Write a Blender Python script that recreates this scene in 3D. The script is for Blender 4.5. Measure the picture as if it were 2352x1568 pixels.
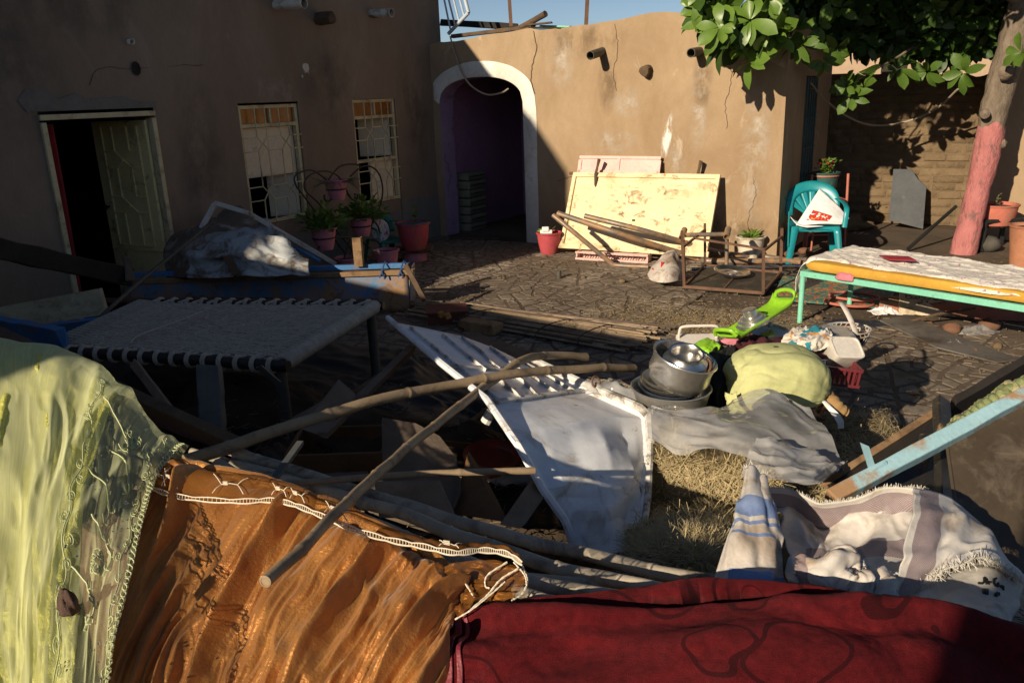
import bpy, math, random
import numpy as np
from mathutils import Vector, Matrix
random.seed(7); RNG = np.random.RandomState(11)
for o in list(bpy.data.objects): bpy.data.objects.remove(o)
SC = bpy.context.scene; COL = SC.collection
# ------------------------------------------------------------------ camera
H = 2.1; FPX = 1875.0; PITCH = math.radians(16.8); ROLL = math.radians(2.06)
cF = np.array([0, math.cos(PITCH), -math.sin(PITCH)]); cU0 = np.array([0, math.sin(PITCH), math.cos(PITCH)]); cR0 = np.array([1., 0, 0])
cR = math.cos(ROLL)*cR0 - math.sin(ROLL)*cU0; cU = math.sin(ROLL)*cR0 + math.cos(ROLL)*cU0
cC = np.array([0., 0., H])
cam = bpy.data.cameras.new('camera'); camo = bpy.data.objects.new('camera', cam); COL.objects.link(camo)
cam.sensor_width = 36; cam.lens = FPX/2352*36; cam.clip_end = 2000; cam.clip_start = .02
camo.matrix_world = Matrix(((cR[0], cU[0], -cF[0], cC[0]), (cR[1], cU[1], -cF[1], cC[1]), (cR[2], cU[2], -cF[2], cC[2]), (0, 0, 0, 1)))
SC.camera = camo
cam.dof.use_dof = False
# ------------------------------------------------------------------ light
SUN_AZ = 41.0; SUN_EL = 22.0      # light travels towards this azimuth (clockwise from +Y)
W = bpy.data.worlds.new('World'); SC.world = W; W.use_nodes = True
nt = W.node_tree; bg = nt.nodes['Background']; sk = nt.nodes.new('ShaderNodeTexSky'); sk.sky_type = 'NISHITA'; sk.sun_disc = False
sk.sun_elevation = math.radians(SUN_EL); sk.sun_rotation = math.radians(180+SUN_AZ); sk.air_density = 0.65; sk.dust_density = 0.25; sk.ozone_density = 1.0
nt.links.new(sk.outputs[0], bg.inputs[0]); bg.inputs[1].default_value = 0.06
sl = bpy.data.lights.new('sun', 'SUN'); slo = bpy.data.objects.new('sun', sl); COL.objects.link(slo)
sl.energy = 5.0; sl.angle = math.radians(.55); sl.color = (1.0, .85, .64)
az, el = math.radians(SUN_AZ), math.radians(SUN_EL)
slo.rotation_euler = Vector((math.sin(az)*math.cos(el), math.cos(az)*math.cos(el), -math.sin(el))).to_track_quat('-Z', 'Y').to_euler()
SC.view_settings.view_transform = 'Standard'; SC.view_settings.look = 'None'; SC.view_settings.gamma = 1; SC.view_settings.exposure = 0.32
SC.view_settings.use_curve_mapping = False
SC.render.engine = 'CYCLES'
SC.cycles.max_bounces = 6; SC.cycles.transparent_max_bounces = 8
# ------------------------------------------------------------------ helpers: survey of the photograph (pixels of a 2352 x 1568 view -> world points)
def ray(x, y): return cF*FPX + (x-1176)*cR - (y-784)*cU
def G(x, y, z=0.):
    d = ray(x, y); return cC + d*((z-H)/d[2])
def D(x, y, Y):
    d = ray(x, y); return cC + d*(Y/d[1])
def PL(x, y, A, nn):
    d = ray(x, y); return cC + d*(((A-cC)@nn)/(d@nn))
V = lambda *a: np.array(a, float)
aW = math.radians(32)
wd = V(math.sin(aW), math.cos(aW), 0); ud = V(math.cos(aW), -math.sin(aW), 0); zd = V(0, 0, 1)
L0 = V(-1.07, 12.86, 0)          # inner corner where the long house meets the arch house
def LW(w, z, off=0.): return L0 + wd*w + ud*off + zd*z      # long house wall: w along it (0 at corner, negative nearer), off = out of wall
def FW(u, z, off=0.): return L0 + ud*u - wd*off + zd*z      # arch house front: u along it, off = out of wall
def norm(v):
    v = np.asarray(v, float); return v/max(np.linalg.norm(v), 1e-9)
NT = {}
def vnoise(x, y, seed=0):
    x = np.asarray(x, float); y = np.asarray(y, float)
    r = NT.get(seed)
    if r is None: r = NT[seed] = np.random.RandomState(seed).rand(64, 64)
    xi = np.floor(x).astype(int); yi = np.floor(y).astype(int); fx = x-xi; fy = y-yi
    fx = fx*fx*(3-2*fx); fy = fy*fy*(3-2*fy)
    g = lambda a, b: r[a % 64, b % 64]
    return (g(xi, yi)*(1-fx)+g(xi+1, yi)*fx)*(1-fy)+(g(xi, yi+1)*(1-fx)+g(xi+1, yi+1)*fx)*fy
def fbm(x, y, seed=0, o=4):
    s = 0; a = .5
    for k in range(o):
        s = s+a*(vnoise(x, y, seed+k)-.5); x = np.asarray(x)*2.03+7.1; y = np.asarray(y)*2.03+3.3; a *= .5
    return s
def ridge(x, y, seed=0, o=3):
    s = 0; a = .6
    for k in range(o):
        s = s+a*(1-np.abs(2*vnoise(x, y, seed+k)-1))**2; x = np.asarray(x)*2.1+5.1; y = np.asarray(y)*1.9+3.3; a *= .45
    return s
def sharp(x, y, seed): return np.sqrt((2*vnoise(x, y, seed)-1)**2+.010)-.02
def crease(g, amp, f, ang, seed, elong=3., pw=1.6, warp=.35):
    nu, nv = g.shape[:2]; u, v = np.meshgrid(np.linspace(0, 1, nu), np.linspace(0, 1, nv), indexing='ij'); c, s = math.cos(ang), math.sin(ang); w_ = warp*fbm(u*3, v*3, seed+1)
    h = amp*((1-sharp(f*(c*u+s*v)+w_*f*.5+20, f/elong*(-s*u+c*v)+20, seed))**pw-.3); nn = gnormals(g); nn = nn*np.sign(((cC-g)*nn).sum(-1, keepdims=True)); return g+nn*h[..., None]
def lsheet(rows, nu, nv):
    p = np.asarray(rows, float)
    for ax, n in ((0, nu), (1, nv)):
        k = p.shape[ax]; t = np.linspace(0, k-1, n); i = np.clip(np.floor(t).astype(int), 0, k-2); f = (t-i); p = np.moveaxis(p, ax, 0); p = p[i]*(1-f)[:, None, None]+p[i+1]*f[:, None, None]; p = np.moveaxis(p, 0, ax)
    return p
def crom(pts, n):
    """Catmull-Rom through rows of an array along axis 0 -> n samples"""
    p = np.asarray(pts, float); k = len(p)
    t = np.linspace(0, k-1, n); i = np.clip(np.floor(t).astype(int), 0, k-2); f = (t-i).reshape((-1,)+(1,)*(p.ndim-1))
    g = lambda j: np.where(((j >= 0) & (j < k)).reshape((-1,)+(1,)*(p.ndim-1)), p[np.clip(j, 0, k-1)], np.where((j < 0).reshape((-1,)+(1,)*(p.ndim-1)), 2*p[0]-p[1], 2*p[-1]-p[-2]))
    a, b, c, d = g(i-1), g(i), g(i+1), g(i+2)
    return .5*((2*b)+(c-a)*f+(2*a-5*b+4*c-d)*f**2+(3*b-a-3*c+d)*f**3)
def sheet(rows, nu, nv):
    """control net rows[i][j] (world points) -> smooth (nu x nv x 3)"""
    p = np.asarray(rows, float); p = crom(p, nu); return np.swapaxes(crom(np.swapaxes(p, 0, 1), nv), 0, 1)
def gnormals(g):
    du = np.gradient(g, axis=0); dv = np.gradient(g, axis=1); n = np.cross(du, dv); return n/np.maximum(np.linalg.norm(n, axis=2, keepdims=True), 1e-9)
class MB:
    def __init__(s): s.v = []; s.f = []; s.n = 0
    def add(s, v, f):
        v = np.asarray(v, float).reshape(-1, 3); s.v.append(v); s.f += [tuple(int(i)+s.n for i in q) for q in f]; s.n += len(v); return s
    def box(s, c, size, ax=None):
        c = np.asarray(c, float); X, Y, Z = ax if ax is not None else (V(1, 0, 0), V(0, 1, 0), V(0, 0, 1))
        h = np.asarray(size, float)/2; q = []
        for k in (-1, 1):
            for j in (-1, 1):
                for i in (-1, 1): q.append(c+X*i*h[0]+Y*j*h[1]+Z*k*h[2])
        return s.add(q, [(0, 2, 3, 1), (4, 5, 7, 6), (0, 1, 5, 4), (2, 6, 7, 3), (0, 4, 6, 2), (1, 3, 7, 5)])
    def bar(s, p, q, w, h, up=(0, 0, 1)):
        p = np.asarray(p, float); q = np.asarray(q, float); X = norm(q-p); Y = norm(np.cross(np.asarray(up, float), X)); Z = np.cross(X, Y)
        return s.box((p+q)/2, (np.linalg.norm(q-p), w, h), (X, Y, Z))
    def tube(s, path, r, seg=10, caps=True, closed=False, flat=1.0):
        p = np.asarray(path, float); n = len(p); r = np.broadcast_to(np.asarray(r, float), (n,))
        t = np.gradient(p, axis=0)
        if closed: t = np.roll(p, -1, 0)-np.roll(p, 1, 0)
        t = t/np.maximum(np.linalg.norm(t, axis=1, keepdims=True), 1e-9)
        a = V(0, 0, 1) if abs(t[0][2]) < .9 else V(1, 0, 0); e = norm(np.cross(t[0], a)); vs = []
        for i in range(n):
            e = norm(e-t[i]*(e@t[i])); b = np.cross(t[i], e)
            for k in range(seg):
                an = 2*math.pi*k/seg; vs.append(p[i]+r[i]*(math.cos(an)*e+flat*math.sin(an)*b))
        fs = []
        for i in range(n if closed else n-1):
            j = (i+1) % n
            for k in range(seg):
                l = (k+1) % seg; fs.append((i*seg+k, i*seg+l, j*seg+l, j*seg+k))
        if caps and not closed: fs += [tuple(reversed(range(seg))), tuple((n-1)*seg+k for k in range(seg))]
        return s.add(vs, fs)
    def lathe(s, prof, seg=32, M=None, sx=1., sy=1., wob=None):
        vs = []; fs = []; m = len(prof)
        for i, (r, z) in enumerate(prof):
            for k in range(seg):
                an = 2*math.pi*k/seg; w = 1. if wob is None else wob(an, z); vs.append((r*w*math.cos(an)*sx, r*w*math.sin(an)*sy, z))
        for i in range(m-1):
            for k in range(seg):
                l = (k+1) % seg; fs.append((i*seg+k, i*seg+l, (i+1)*seg+l, (i+1)*seg+k))
        if prof[0][0] > 1e-4: fs.append(tuple(reversed(range(seg))))
        vs = np.asarray(vs)
        if M is not None: vs = vs@np.asarray(M)[:3, :3].T+np.asarray(M)[:3, 3]
        return s.add(vs, fs)
    def grid(s, g, flip=False):
        nu, nv = g.shape[:2]; f = []
        for i in range(nu-1):
            for j in range(nv-1):
                q = (i*nv+j, (i+1)*nv+j, (i+1)*nv+j+1, i*nv+j+1); f.append(q[::-1] if flip else q)
        return s.add(g.reshape(-1, 3), f)
    def prism(s, poly, ext):
        """closed polygon (list of 3d points) extruded by vector ext"""
        p = np.asarray(poly, float); n = len(p); v = np.vstack([p, p+np.asarray(ext, float)])
        f = [tuple(reversed(range(n))), tuple(range(n, 2*n))]+[(i, (i+1) % n, n+(i+1) % n, n+i) for i in range(n)]
        return s.add(v, f)
    def build(s, name, mat, parent=None, smooth=False, world=True, bevel=0, solid=0):
        v = np.vstack(s.v)
        if parent is not None and world: v = v-np.array(ORG.get(parent.name, (0, 0, 0)))
        me = bpy.data.meshes.new(name); me.from_pydata(v.tolist(), [], s.f); me.update()
        if mat is not None: me.materials.append(M_(mat))
        if smooth:
            me.polygons.foreach_set('use_smooth', [True]*len(me.polygons))
            try: me.set_sharp_from_angle(angle=math.radians(42 if smooth is True else smooth))
            except Exception: pass
        o = bpy.data.objects.new(name, me); COL.objects.link(o)
        if parent is not None:
            o.parent = parent; ORG[o.name] = ORG.get(parent.name, (0, 0, 0)) if world else (0, 0, 0)
        if bevel:
            b = o.modifiers.new('bevel', 'BEVEL'); b.width = bevel; b.segments = 2; b.limit_method = 'ANGLE'; b.angle_limit = math.radians(40)
        if solid:
            b = o.modifiers.new('thick', 'SOLIDIFY'); b.thickness = solid; b.offset = 0
        return o
ORG = {}
def thing(name, label, cat, loc=(0, 0, 0), rz=0., group=None):
    o = bpy.data.objects.new(name, None); COL.objects.link(o); o.location = tuple(float(x) for x in loc); o.rotation_euler = (0, 0, rz); o.empty_display_size = .1
    o['label'] = label; o['category'] = cat
    if group: o['group'] = group
    ORG[o.name] = tuple(float(x) for x in loc)
    return o
def tag(o, label, cat, group=None, kind=None):
    o['label'] = label; o['category'] = cat
    if group: o['group'] = group
    if kind: o['kind'] = kind
    return o
def struct(o): o['kind'] = 'structure'; return o
def stuff(o): o['kind'] = 'stuff'; return o
def dup(root, loc, rz=0., label=None, scale=None):
    r = root.copy(); COL.objects.link(r); r.location = tuple(float(x) for x in loc); r.rotation_euler = (0, 0, rz)
    if label: r['label'] = label
    if scale: r.scale = (scale,)*3
    for ch in root.children:
        c = ch.copy(); COL.objects.link(c); c.parent = r
        for g in ch.children:
            d = g.copy(); COL.objects.link(d); d.parent = c
    return r
def rotz(a): c, s = math.cos(a), math.sin(a); return np.array([[c, -s, 0], [s, c, 0], [0, 0, 1.]])
def frame4(origin, zaxis, xhint=(1, 0, 0)):
    z = norm(zaxis); x = np.asarray(xhint, float); x = norm(x-z*(x@z)); y = np.cross(z, x); m = np.eye(4); m[:3, 0] = x; m[:3, 1] = y; m[:3, 2] = z; m[:3, 3] = origin; return m
# ------------------------------------------------------------------ materials
MATS = {}; SPEC = {}
def M_(name):
    if name in MATS: return MATS[name]
    m = SPEC[name]() if callable(SPEC[name]) else mk(name, **SPEC[name]); MATS[name] = m; return m
def mk(name, c1, c2=None, sc=4., rough=.85, bump=.25, bsc=60., metal=0., dirt=None, damt=.5, dsc=3., dsoft=.08, st=(1, 1, 1), spec=.35, dirt2=None, d2amt=.5, d2sc=8., trans=0., alpha=1., sheen=0., bdist=.01, coat=0., rvar=.12, weave=0., wsc=400., layer='noise', ior=None, thin=0.):
    m = bpy.data.materials.new(name); m.use_nodes = True; n = m.node_tree.nodes; l = m.node_tree.links; b = n['Principled BSDF']
    c2 = c2 or tuple(x*.72 for x in c1)
    tc = n.new('ShaderNodeTexCoord'); mp = n.new('ShaderNodeMapping'); mp.inputs['Scale'].default_value = st; l.new(tc.outputs['Object'], mp.inputs[0])
    def noise(s, det=7., ro=.6, dist=0., src=None):
        q = n.new('ShaderNodeTexNoise'); q.inputs['Scale'].default_value = s; q.inputs['Detail'].default_value = det; q.inputs['Roughness'].default_value = ro; q.inputs['Distortion'].default_value = dist
        l.new((src or mp).outputs[0], q.inputs['Vector']); return q
    def ramp(src, a, bb):
        r = n.new('ShaderNodeMapRange'); r.inputs['From Min'].default_value = a; r.inputs['From Max'].default_value = bb; l.new(src, r.inputs[0]); return r.outputs[0]
    def mix(f, a, bb, mode='MIX'):
        q = n.new('ShaderNodeMix'); q.data_type = 'RGBA'; q.blend_type = mode
        if isinstance(f, float): q.inputs[0].default_value = f
        else: l.new(f, q.inputs[0])
        for k, x in ((6, a), (7, bb)):
            if isinstance(x, tuple): q.inputs[k].default_value = (*x[:3], 1)
            else: l.new(x, q.inputs[k])
        return q.outputs[2]
    n1 = noise(sc, 8, .62, .3); col = mix(ramp(n1.outputs[0], .32, .68), c1, c2)
    nf = noise(sc*9, 6, .7); col = mix(ramp(nf.outputs[0], .3, .75), col, tuple(x*.8 for x in c1)) if False else col
    g = n.new('ShaderNodeMapRange'); g.inputs['From Min'].default_value = .25; g.inputs['From Max'].default_value = .75; g.inputs['To Min'].default_value = 1-rvar; g.inputs['To Max'].default_value = 1+rvar; l.new(nf.outputs[0], g.inputs[0])
    vm = n.new('ShaderNodeVectorMath'); vm.operation = 'SCALE'; l.new(col, vm.inputs[0]); l.new(g.outputs[0], vm.inputs['Scale']); col = vm.outputs[0]
    dm = None
    if dirt:
        nd = noise(dsc, 9, .68, .6); dm = ramp(nd.outputs[0], .5+(.5-damt)*.5-dsoft, .5+(.5-damt)*.5+dsoft); col = mix(dm, col, dirt)
    if dirt2:
        nd2 = noise(d2sc, 9, .7, 1.0); col = mix(ramp(nd2.outputs[0], .5+(.5-d2amt)*.5-.05, .5+(.5-d2amt)*.5+.05), col, dirt2)
    l.new(col, b.inputs['Base Color'])
    b.inputs['Metallic'].default_value = metal; b.inputs['Specular IOR Level'].default_value = spec
    rr = n.new('ShaderNodeMapRange'); rr.inputs['To Min'].default_value = max(0, rough-rvar); rr.inputs['To Max'].default_value = min(1, rough+rvar); l.new(n1.outputs[0], rr.inputs[0]); l.new(rr.outputs[0], b.inputs['Roughness'])
    if metal and dm is not None:
        iv = n.new('ShaderNodeMath'); iv.operation = 'SUBTRACT'; iv.inputs[0].default_value = 1; l.new(dm, iv.inputs[1]); mu = n.new('ShaderNodeMath'); mu.operation = 'MULTIPLY'; mu.inputs[1].default_value = metal; l.new(iv.outputs[0], mu.inputs[0]); l.new(mu.outputs[0], b.inputs['Metallic'])
    if bump:
        nb = noise(bsc, 6, .65); bp = n.new('ShaderNodeBump'); bp.inputs['Strength'].default_value = bump; bp.inputs['Distance'].default_value = bdist; l.new(nb.outputs[0], bp.inputs['Height']); l.new(bp.outputs[0], b.inputs['Normal'])
    if sheen: b.inputs['Sheen Weight'].default_value = sheen; b.inputs['Sheen Roughness'].default_value = .4
    if coat: b.inputs['Coat Weight'].default_value = coat
    if trans: b.inputs['Transmission Weight'].default_value = trans
    if ior: b.inputs['IOR'].default_value = ior
    if thin or alpha < 1:
        out = n['Material Output']; sh = b.outputs[0]
        if thin:
            t = n.new('ShaderNodeBsdfTranslucent'); l.new(col, t.inputs[0]); ms = n.new('ShaderNodeMixShader'); ms.inputs[0].default_value = thin; l.new(sh, ms.inputs[1]); l.new(t.outputs[0], ms.inputs[2]); sh = ms.outputs[0]
        if alpha < 1:
            t = n.new('ShaderNodeBsdfTransparent'); ms = n.new('ShaderNodeMixShader'); ms.inputs[0].default_value = alpha; l.new(t.outputs[0], ms.inputs[1]); l.new(sh, ms.inputs[2]); sh = ms.outputs[0]
        l.new(sh, out.inputs[0])
    return m
BR = (.09, .062, .04); MUD = (.075, .055, .038); RUST = (.16, .075, .035)
SPEC.update(
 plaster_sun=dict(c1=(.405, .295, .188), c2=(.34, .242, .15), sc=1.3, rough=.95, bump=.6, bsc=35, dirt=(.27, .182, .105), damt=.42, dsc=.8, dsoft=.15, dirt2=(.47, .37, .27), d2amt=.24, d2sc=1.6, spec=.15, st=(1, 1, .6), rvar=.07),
 plaster_grey=dict(c1=(.28, .212, .158), c2=(.232, .174, .13), sc=1.1, rough=.95, bump=.7, bsc=35, dirt=(.20, .145, .103), damt=.38, dsc=.9, dsoft=.16, dirt2=(.31, .25, .20), d2amt=.24, d2sc=1.5, spec=.15, st=(1, 1, .5), rvar=.08),  # same plaster as the sunlit front, greyed and darkened: shade put into colour
 plinth=dict(c1=(.18, .165, .15), c2=(.14, .132, .122), sc=2, rough=.9, bump=.3, bsc=40, dirt=(.10, .19, .17), damt=.3, dsc=1.6, st=(1, 1, .3)),
 concrete_patch=dict(c1=(.20, .18, .155), c2=(.16, .14, .12), sc=3, rough=.95),
 whitewash=dict(c1=(.72, .70, .64), c2=(.62, .58, .50), sc=2, rough=.9, bump=.3, bsc=30, dirt=(.5, .43, .34), damt=.22, dsc=3, spec=.2),
 purple_wash=dict(c1=(.42, .27, .40), c2=(.34, .21, .33), sc=2, rough=.9, dirt=(.2, .13, .16), damt=.3, dsc=4),
 red_wash=dict(c1=(.40, .04, .045), c2=(.28, .03, .03), sc=2, rough=.8),
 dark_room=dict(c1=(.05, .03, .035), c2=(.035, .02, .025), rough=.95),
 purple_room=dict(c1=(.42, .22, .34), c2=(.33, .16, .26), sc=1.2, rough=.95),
 room_dark=dict(c1=(.03, .025, .02), c2=(.02, .017, .015), rough=.95),  # near-black colour stands in for the dark inside rooms, holes and cracks
 cream_paint=dict(c1=(.64, .54, .32), c2=(.55, .46, .27), sc=3, rough=.55, bump=.08, dirt=(.25, .19, .12), damt=.28, dsc=5),
 cream_door=dict(c1=(.84, .68, .32), c2=(.76, .61, .28), sc=3, rough=.5, bump=.08, dirt=(.25, .18, .09), damt=.22, dsc=4),
 shutter=dict(c1=(.80, .68, .50), c2=(.72, .61, .45), sc=3, rough=.6, bump=.05, dirt=(.33, .26, .17), damt=.22, dsc=4),
 amber=dict(c1=(.38, .13, .012), c2=(.26, .085, .01), sc=3, rough=.25, bump=.1, bsc=120, spec=.5),
 black_iron=dict(c1=(.012, .013, .013), c2=(.02, .02, .018), rough=.5, bump=.1, spec=.4),
 pvc_grey=dict(c1=(.62, .60, .54), c2=(.50, .48, .42), sc=6, rough=.6, dirt=(.14, .11, .08), damt=.4, dsc=7, bump=.1, st=(1, 1, 1)),
 pipe_dark=dict(c1=(.09, .085, .07), c2=(.06, .055, .045), sc=5, rough=.6, bump=.1),
 timber_old=dict(c1=(.13, .085, .05), c2=(.07, .045, .03), sc=6, rough=.9, bump=.6, bsc=30, st=(1, 1, 1)),
 mud_brick=dict(c1=(.21, .15, .09), c2=(.16, .112, .066), sc=3, rough=1, bump=.8, bsc=18, bdist=.03, dirt=(.13, .09, .055), damt=.3, dsc=5, spec=.1),
 mud_wall=dict(c1=(.20, .14, .085), c2=(.15, .105, .06), sc=3, rough=1, bump=.8, bsc=20, bdist=.03, spec=.1),
 dirt=dict(c1=(.15, .112, .08), c2=(.105, .078, .055), sc=1.1, rough=1, bump=.7, bsc=30, bdist=.02, dirt=(.07, .052, .037), damt=.36, dsc=1.0, dirt2=(.17, .125, .07), d2amt=.22, d2sc=2.5, spec=.2),
 paving=dict(c1=(.37, .31, .25), c2=(.26, .21, .165), sc=1.6, rough=.85, bump=.5, bsc=45, dirt=(.125, .094, .068), damt=.56, dsc=.8, dsoft=.14, dirt2=(.13, .098, .07), d2amt=.44, d2sc=6., spec=.3),
)
SPEC.update(
 teal_dark=dict(c1=(.03, .12, .14), c2=(.02, .08, .1), rough=.6),
 far_beige=dict(c1=(.42, .30, .2), c2=(.36, .25, .17), rough=.95, sc=1), far_pink=dict(c1=(.42, .24, .22), c2=(.36, .2, .19), rough=.95, sc=1),
 far_mint=dict(c1=(.42, .62, .5), c2=(.35, .52, .42), rough=.9, sc=1, dirt=(.5, .42, .3), damt=.45, dsc=4), far_grey=dict(c1=(.42, .40, .38), c2=(.36, .33, .31), rough=.95, sc=1))

SPEC.update(
 bark=dict(c1=(.23, .18, .13), c2=(.12, .09, .065), sc=14, rough=.95, bump=1., bsc=22, bdist=.03, st=(1, 1, .35)),
 pink_bark=dict(c1=(.47, .175, .165), c2=(.37, .125, .12), sc=9, rough=.8, bump=1., bsc=24, bdist=.025, st=(1, 1, .4), dirt=(.20, .10, .09), damt=.34, dsc=10, dsoft=.04),  # dirt tone also draws bark cracks as dark colour, standing in for relief shade
 leaf_mid=dict(c1=(.10, .17, .025), c2=(.05, .10, .015), sc=1.5, rough=.45, thin=.2), leaf_dark=dict(c1=(.05, .10, .016), c2=(.03, .065, .010), sc=1.5, rough=.45, bump=.1, spec=.4, thin=.15), leaf=dict(c1=(.17, .27, .04), c2=(.07, .14, .02), sc=1.5, rough=.38, bump=.1, spec=.5, thin=.22), leaf_dry=dict(c1=(.22, .10, .03), rough=.6, thin=.15),  # same crown leaves in bright and darkened copies, sun and shade put into colour
 leaf_small=dict(c1=(.12, .20, .03), c2=(.08, .14, .02), sc=5, rough=.5, thin=.2), leaf_pale=dict(c1=(.25, .36, .06), c2=(.2, .3, .05), rough=.5, thin=.3), leaf_dusty=dict(c1=(.15, .15, .06), c2=(.1, .11, .045), rough=.7),
 soil=dict(c1=(.06, .04, .025), rough=1, bump=.8, bsc=40),
 pink_pot=dict(c1=(.55, .20, .24), c2=(.48, .16, .20), sc=5, rough=.75, bump=.25, bsc=50, dirt=(.3, .13, .12), damt=.22, dsc=5), red_pot=dict(c1=(.45, .075, .09), c2=(.36, .05, .06), sc=5, rough=.6, bump=.25, dirt=(.30, .13, .08), damt=.3, dsc=4, st=(1, 1, .35)),
 coral_pot=dict(c1=(.50, .16, .11), c2=(.42, .12, .08), sc=6, rough=.8, bump=.3, dirt=(.3, .2, .13), damt=.3, dsc=6), terracotta=dict(c1=(.42, .19, .10), c2=(.34, .14, .08), rough=.85, bump=.3),
 green_pot=dict(c1=(.035, .10, .085), c2=(.03, .075, .065), rough=.6, dirt=(.14, .15, .11), damt=.3, dsc=5), white_bucket=dict(c1=(.66, .58, .46), c2=(.55, .47, .36), sc=5, rough=.6, dirt=(.28, .22, .15), damt=.36, dsc=6),
 coral_metal=dict(c1=(.50, .17, .12), c2=(.4, .13, .09), rough=.6),
 teal_plastic=dict(c1=(.012, .25, .28), c2=(.01, .20, .23), sc=4, rough=.35, bump=.05, spec=.5), green_plastic=dict(c1=(.02, .15, .12), c2=(.015, .11, .09), rough=.4),
 mint_paint=dict(c1=(.22, .58, .42), c2=(.18, .48, .35), sc=5, rough=.5, bump=.1, dirt=(.14, .12, .08), damt=.16, dsc=12),
 foam=dict(c1=(.58, .33, .05), c2=(.48, .26, .035), sc=3, rough=.95, bump=.3, bsc=120),
 grey_lump=dict(c1=(.10, .09, .075), c2=(.06, .055, .045), rough=.95, bump=.6), slate=dict(c1=(.085, .09, .095), c2=(.06, .065, .07), sc=3, rough=.7, dirt=(.17, .16, .15), damt=.2, dsc=3), 
 yellow_paint=dict(c1=(.78, .64, .39), c2=(.72, .58, .34), sc=2.5, rough=.65, bump=.15, bsc=40, dirt=(.22, .14, .065), damt=.32, dsc=4.5, dsoft=.05, dirt2=(.56, .43, .24), d2amt=.34, d2sc=2.2, st=(1, 1, 1.6)),
 pink_paint=dict(c1=(.74, .48, .42), c2=(.66, .40, .36), sc=3, rough=.6, dirt=(.4, .28, .2), damt=.2, dsc=5),
 rust_pipe=dict(c1=(.24, .20, .16), c2=(.16, .13, .105), sc=6, rough=.45, metal=.35, dirt=(.32, .18, .09), damt=.46, dsc=5), rust=dict(c1=(.17, .09, .055), c2=(.10, .055, .035), sc=8, rough=.8, bump=.3),
 steel=dict(c1=(.62, .60, .57), c2=(.50, .48, .45), sc=3, rough=.3, metal=1., bump=.05, bsc=20), alu=dict(c1=(.74, .71, .66), c2=(.52, .49, .44), sc=4, rough=.28, metal=.9, bump=.12, bsc=14, dirt=(.16, .13, .10), damt=.25, dsc=5), alu_dark=dict(c1=(.42, .40, .37), c2=(.30, .29, .26), sc=5, rough=.36, metal=.7, bump=.1),
 black_board=dict(c1=(.05, .042, .032), c2=(.03, .025, .02), sc=3, rough=.8, bump=.3, dirt=(.14, .09, .05), damt=.3, dsc=4), sack_grey=dict(c1=(.55, .49, .43), c2=(.44, .38, .33), sc=4, rough=.8, bump=.3, dirt=(.2, .14, .1), damt=.4, dsc=5),
 white_paper=dict(c1=(.8, .79, .78), c2=(.74, .73, .72), rough=.7), red_print=dict(c1=(.55, .02, .02), rough=.7), purple_flower=dict(c1=(.4, .2, .4), rough=.8), red_cloth=dict(c1=(.30, .03, .04), c2=(.2, .02, .03), rough=.9))
SPEC['bag_print'] = lambda: mat_floral('bag_print', (.5, .03, .02), [((.8, .75, .7), 16., .42), ((.65, .3, .05), 26., .3)], 1., .35)
SPEC.update(cable=dict(c1=(.36, .29, .21), rough=.7), pale_blue_metal=dict(c1=(.45, .50, .56), c2=(.35, .4, .46), rough=.5), timber_dark=dict(c1=(.03, .024, .02), c2=(.018, .015, .012), sc=5, rough=.85, bump=.4),
 cream_sign=dict(c1=(.62, .52, .38), c2=(.52, .42, .29), sc=4, rough=.75, dirt=(.25, .18, .11), damt=.3, dsc=5), coral_kerb=dict(c1=(.42, .15, .10), c2=(.33, .11, .075), sc=5, rough=.85, bump=.4, dirt=(.18, .16, .11), damt=.42, dsc=5),
 grey_board=dict(c1=(.15, .135, .12), c2=(.09, .08, .07), sc=2.5, rough=.9, bump=.3, dirt=(.06, .045, .035), damt=.4, dsc=3), brown_stone=dict(c1=(.20, .10, .06), c2=(.13, .065, .04), sc=5, rough=.9, bump=.5),
 plastic_clear=dict(c1=(.66, .64, .62), c2=(.6, .58, .56), rough=.18, bump=.15, bsc=14, spec=.6, alpha=.34, thin=.3), brown_rag=dict(c1=(.22, .12, .06), c2=(.15, .08, .04), rough=.9), navy_rag=dict(c1=(.02, .025, .04), c2=(.012, .014, .022), rough=.9), straw_lit=dict(c1=(.48, .36, .17), c2=(.38, .27, .12), sc=9, rough=.85))
SPEC['pad_cream'] = dict(c1=(.24, .22, .15), c2=(.18, .165, .11), rough=.9, bump=.2)
SPEC.update(brown_wood=dict(c1=(.20, .13, .075), c2=(.13, .08, .045), sc=5, rough=.7), dark_wood=dict(c1=(.03, .022, .02), c2=(.02, .015, .013), rough=.6))
SPEC['navy_paint'] = dict(c1=(.05, .08, .11), c2=(.09, .1, .11), rough=.7)
SPEC['floral_sheet'] = lambda: mat_floral('floral_sheet', (.68, .63, .55), [((.40, .38, .20), 22., .2), ((.42, .20, .34), 26., .3), ((.5, .3, .44), 40., .3)], 1., .72)
SPEC['floral_pad'] = lambda: mat_floral('floral_pad', (.55, .5, .5), [((.4, .12, .3), 14., .4), ((.6, .45, .1), 18., .35)], 1., .4)
SPEC['scarf'] = lambda: mat_floral('scarf', (.62, .56, .48), [((.02, .22, .28), 9., .4), ((.55, .28, .1), 12., .35), ((.3, .25, .3), 15., .3)], 1., .35)
SPEC['woven_mat'] = lambda: mat_floral('woven_mat', (.06, .16, .12), [((.40, .10, .05), 12., .5), ((.45, .28, .06), 22., .4), ((.02, .09, .08), 18., .4)], 1., .45)
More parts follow.
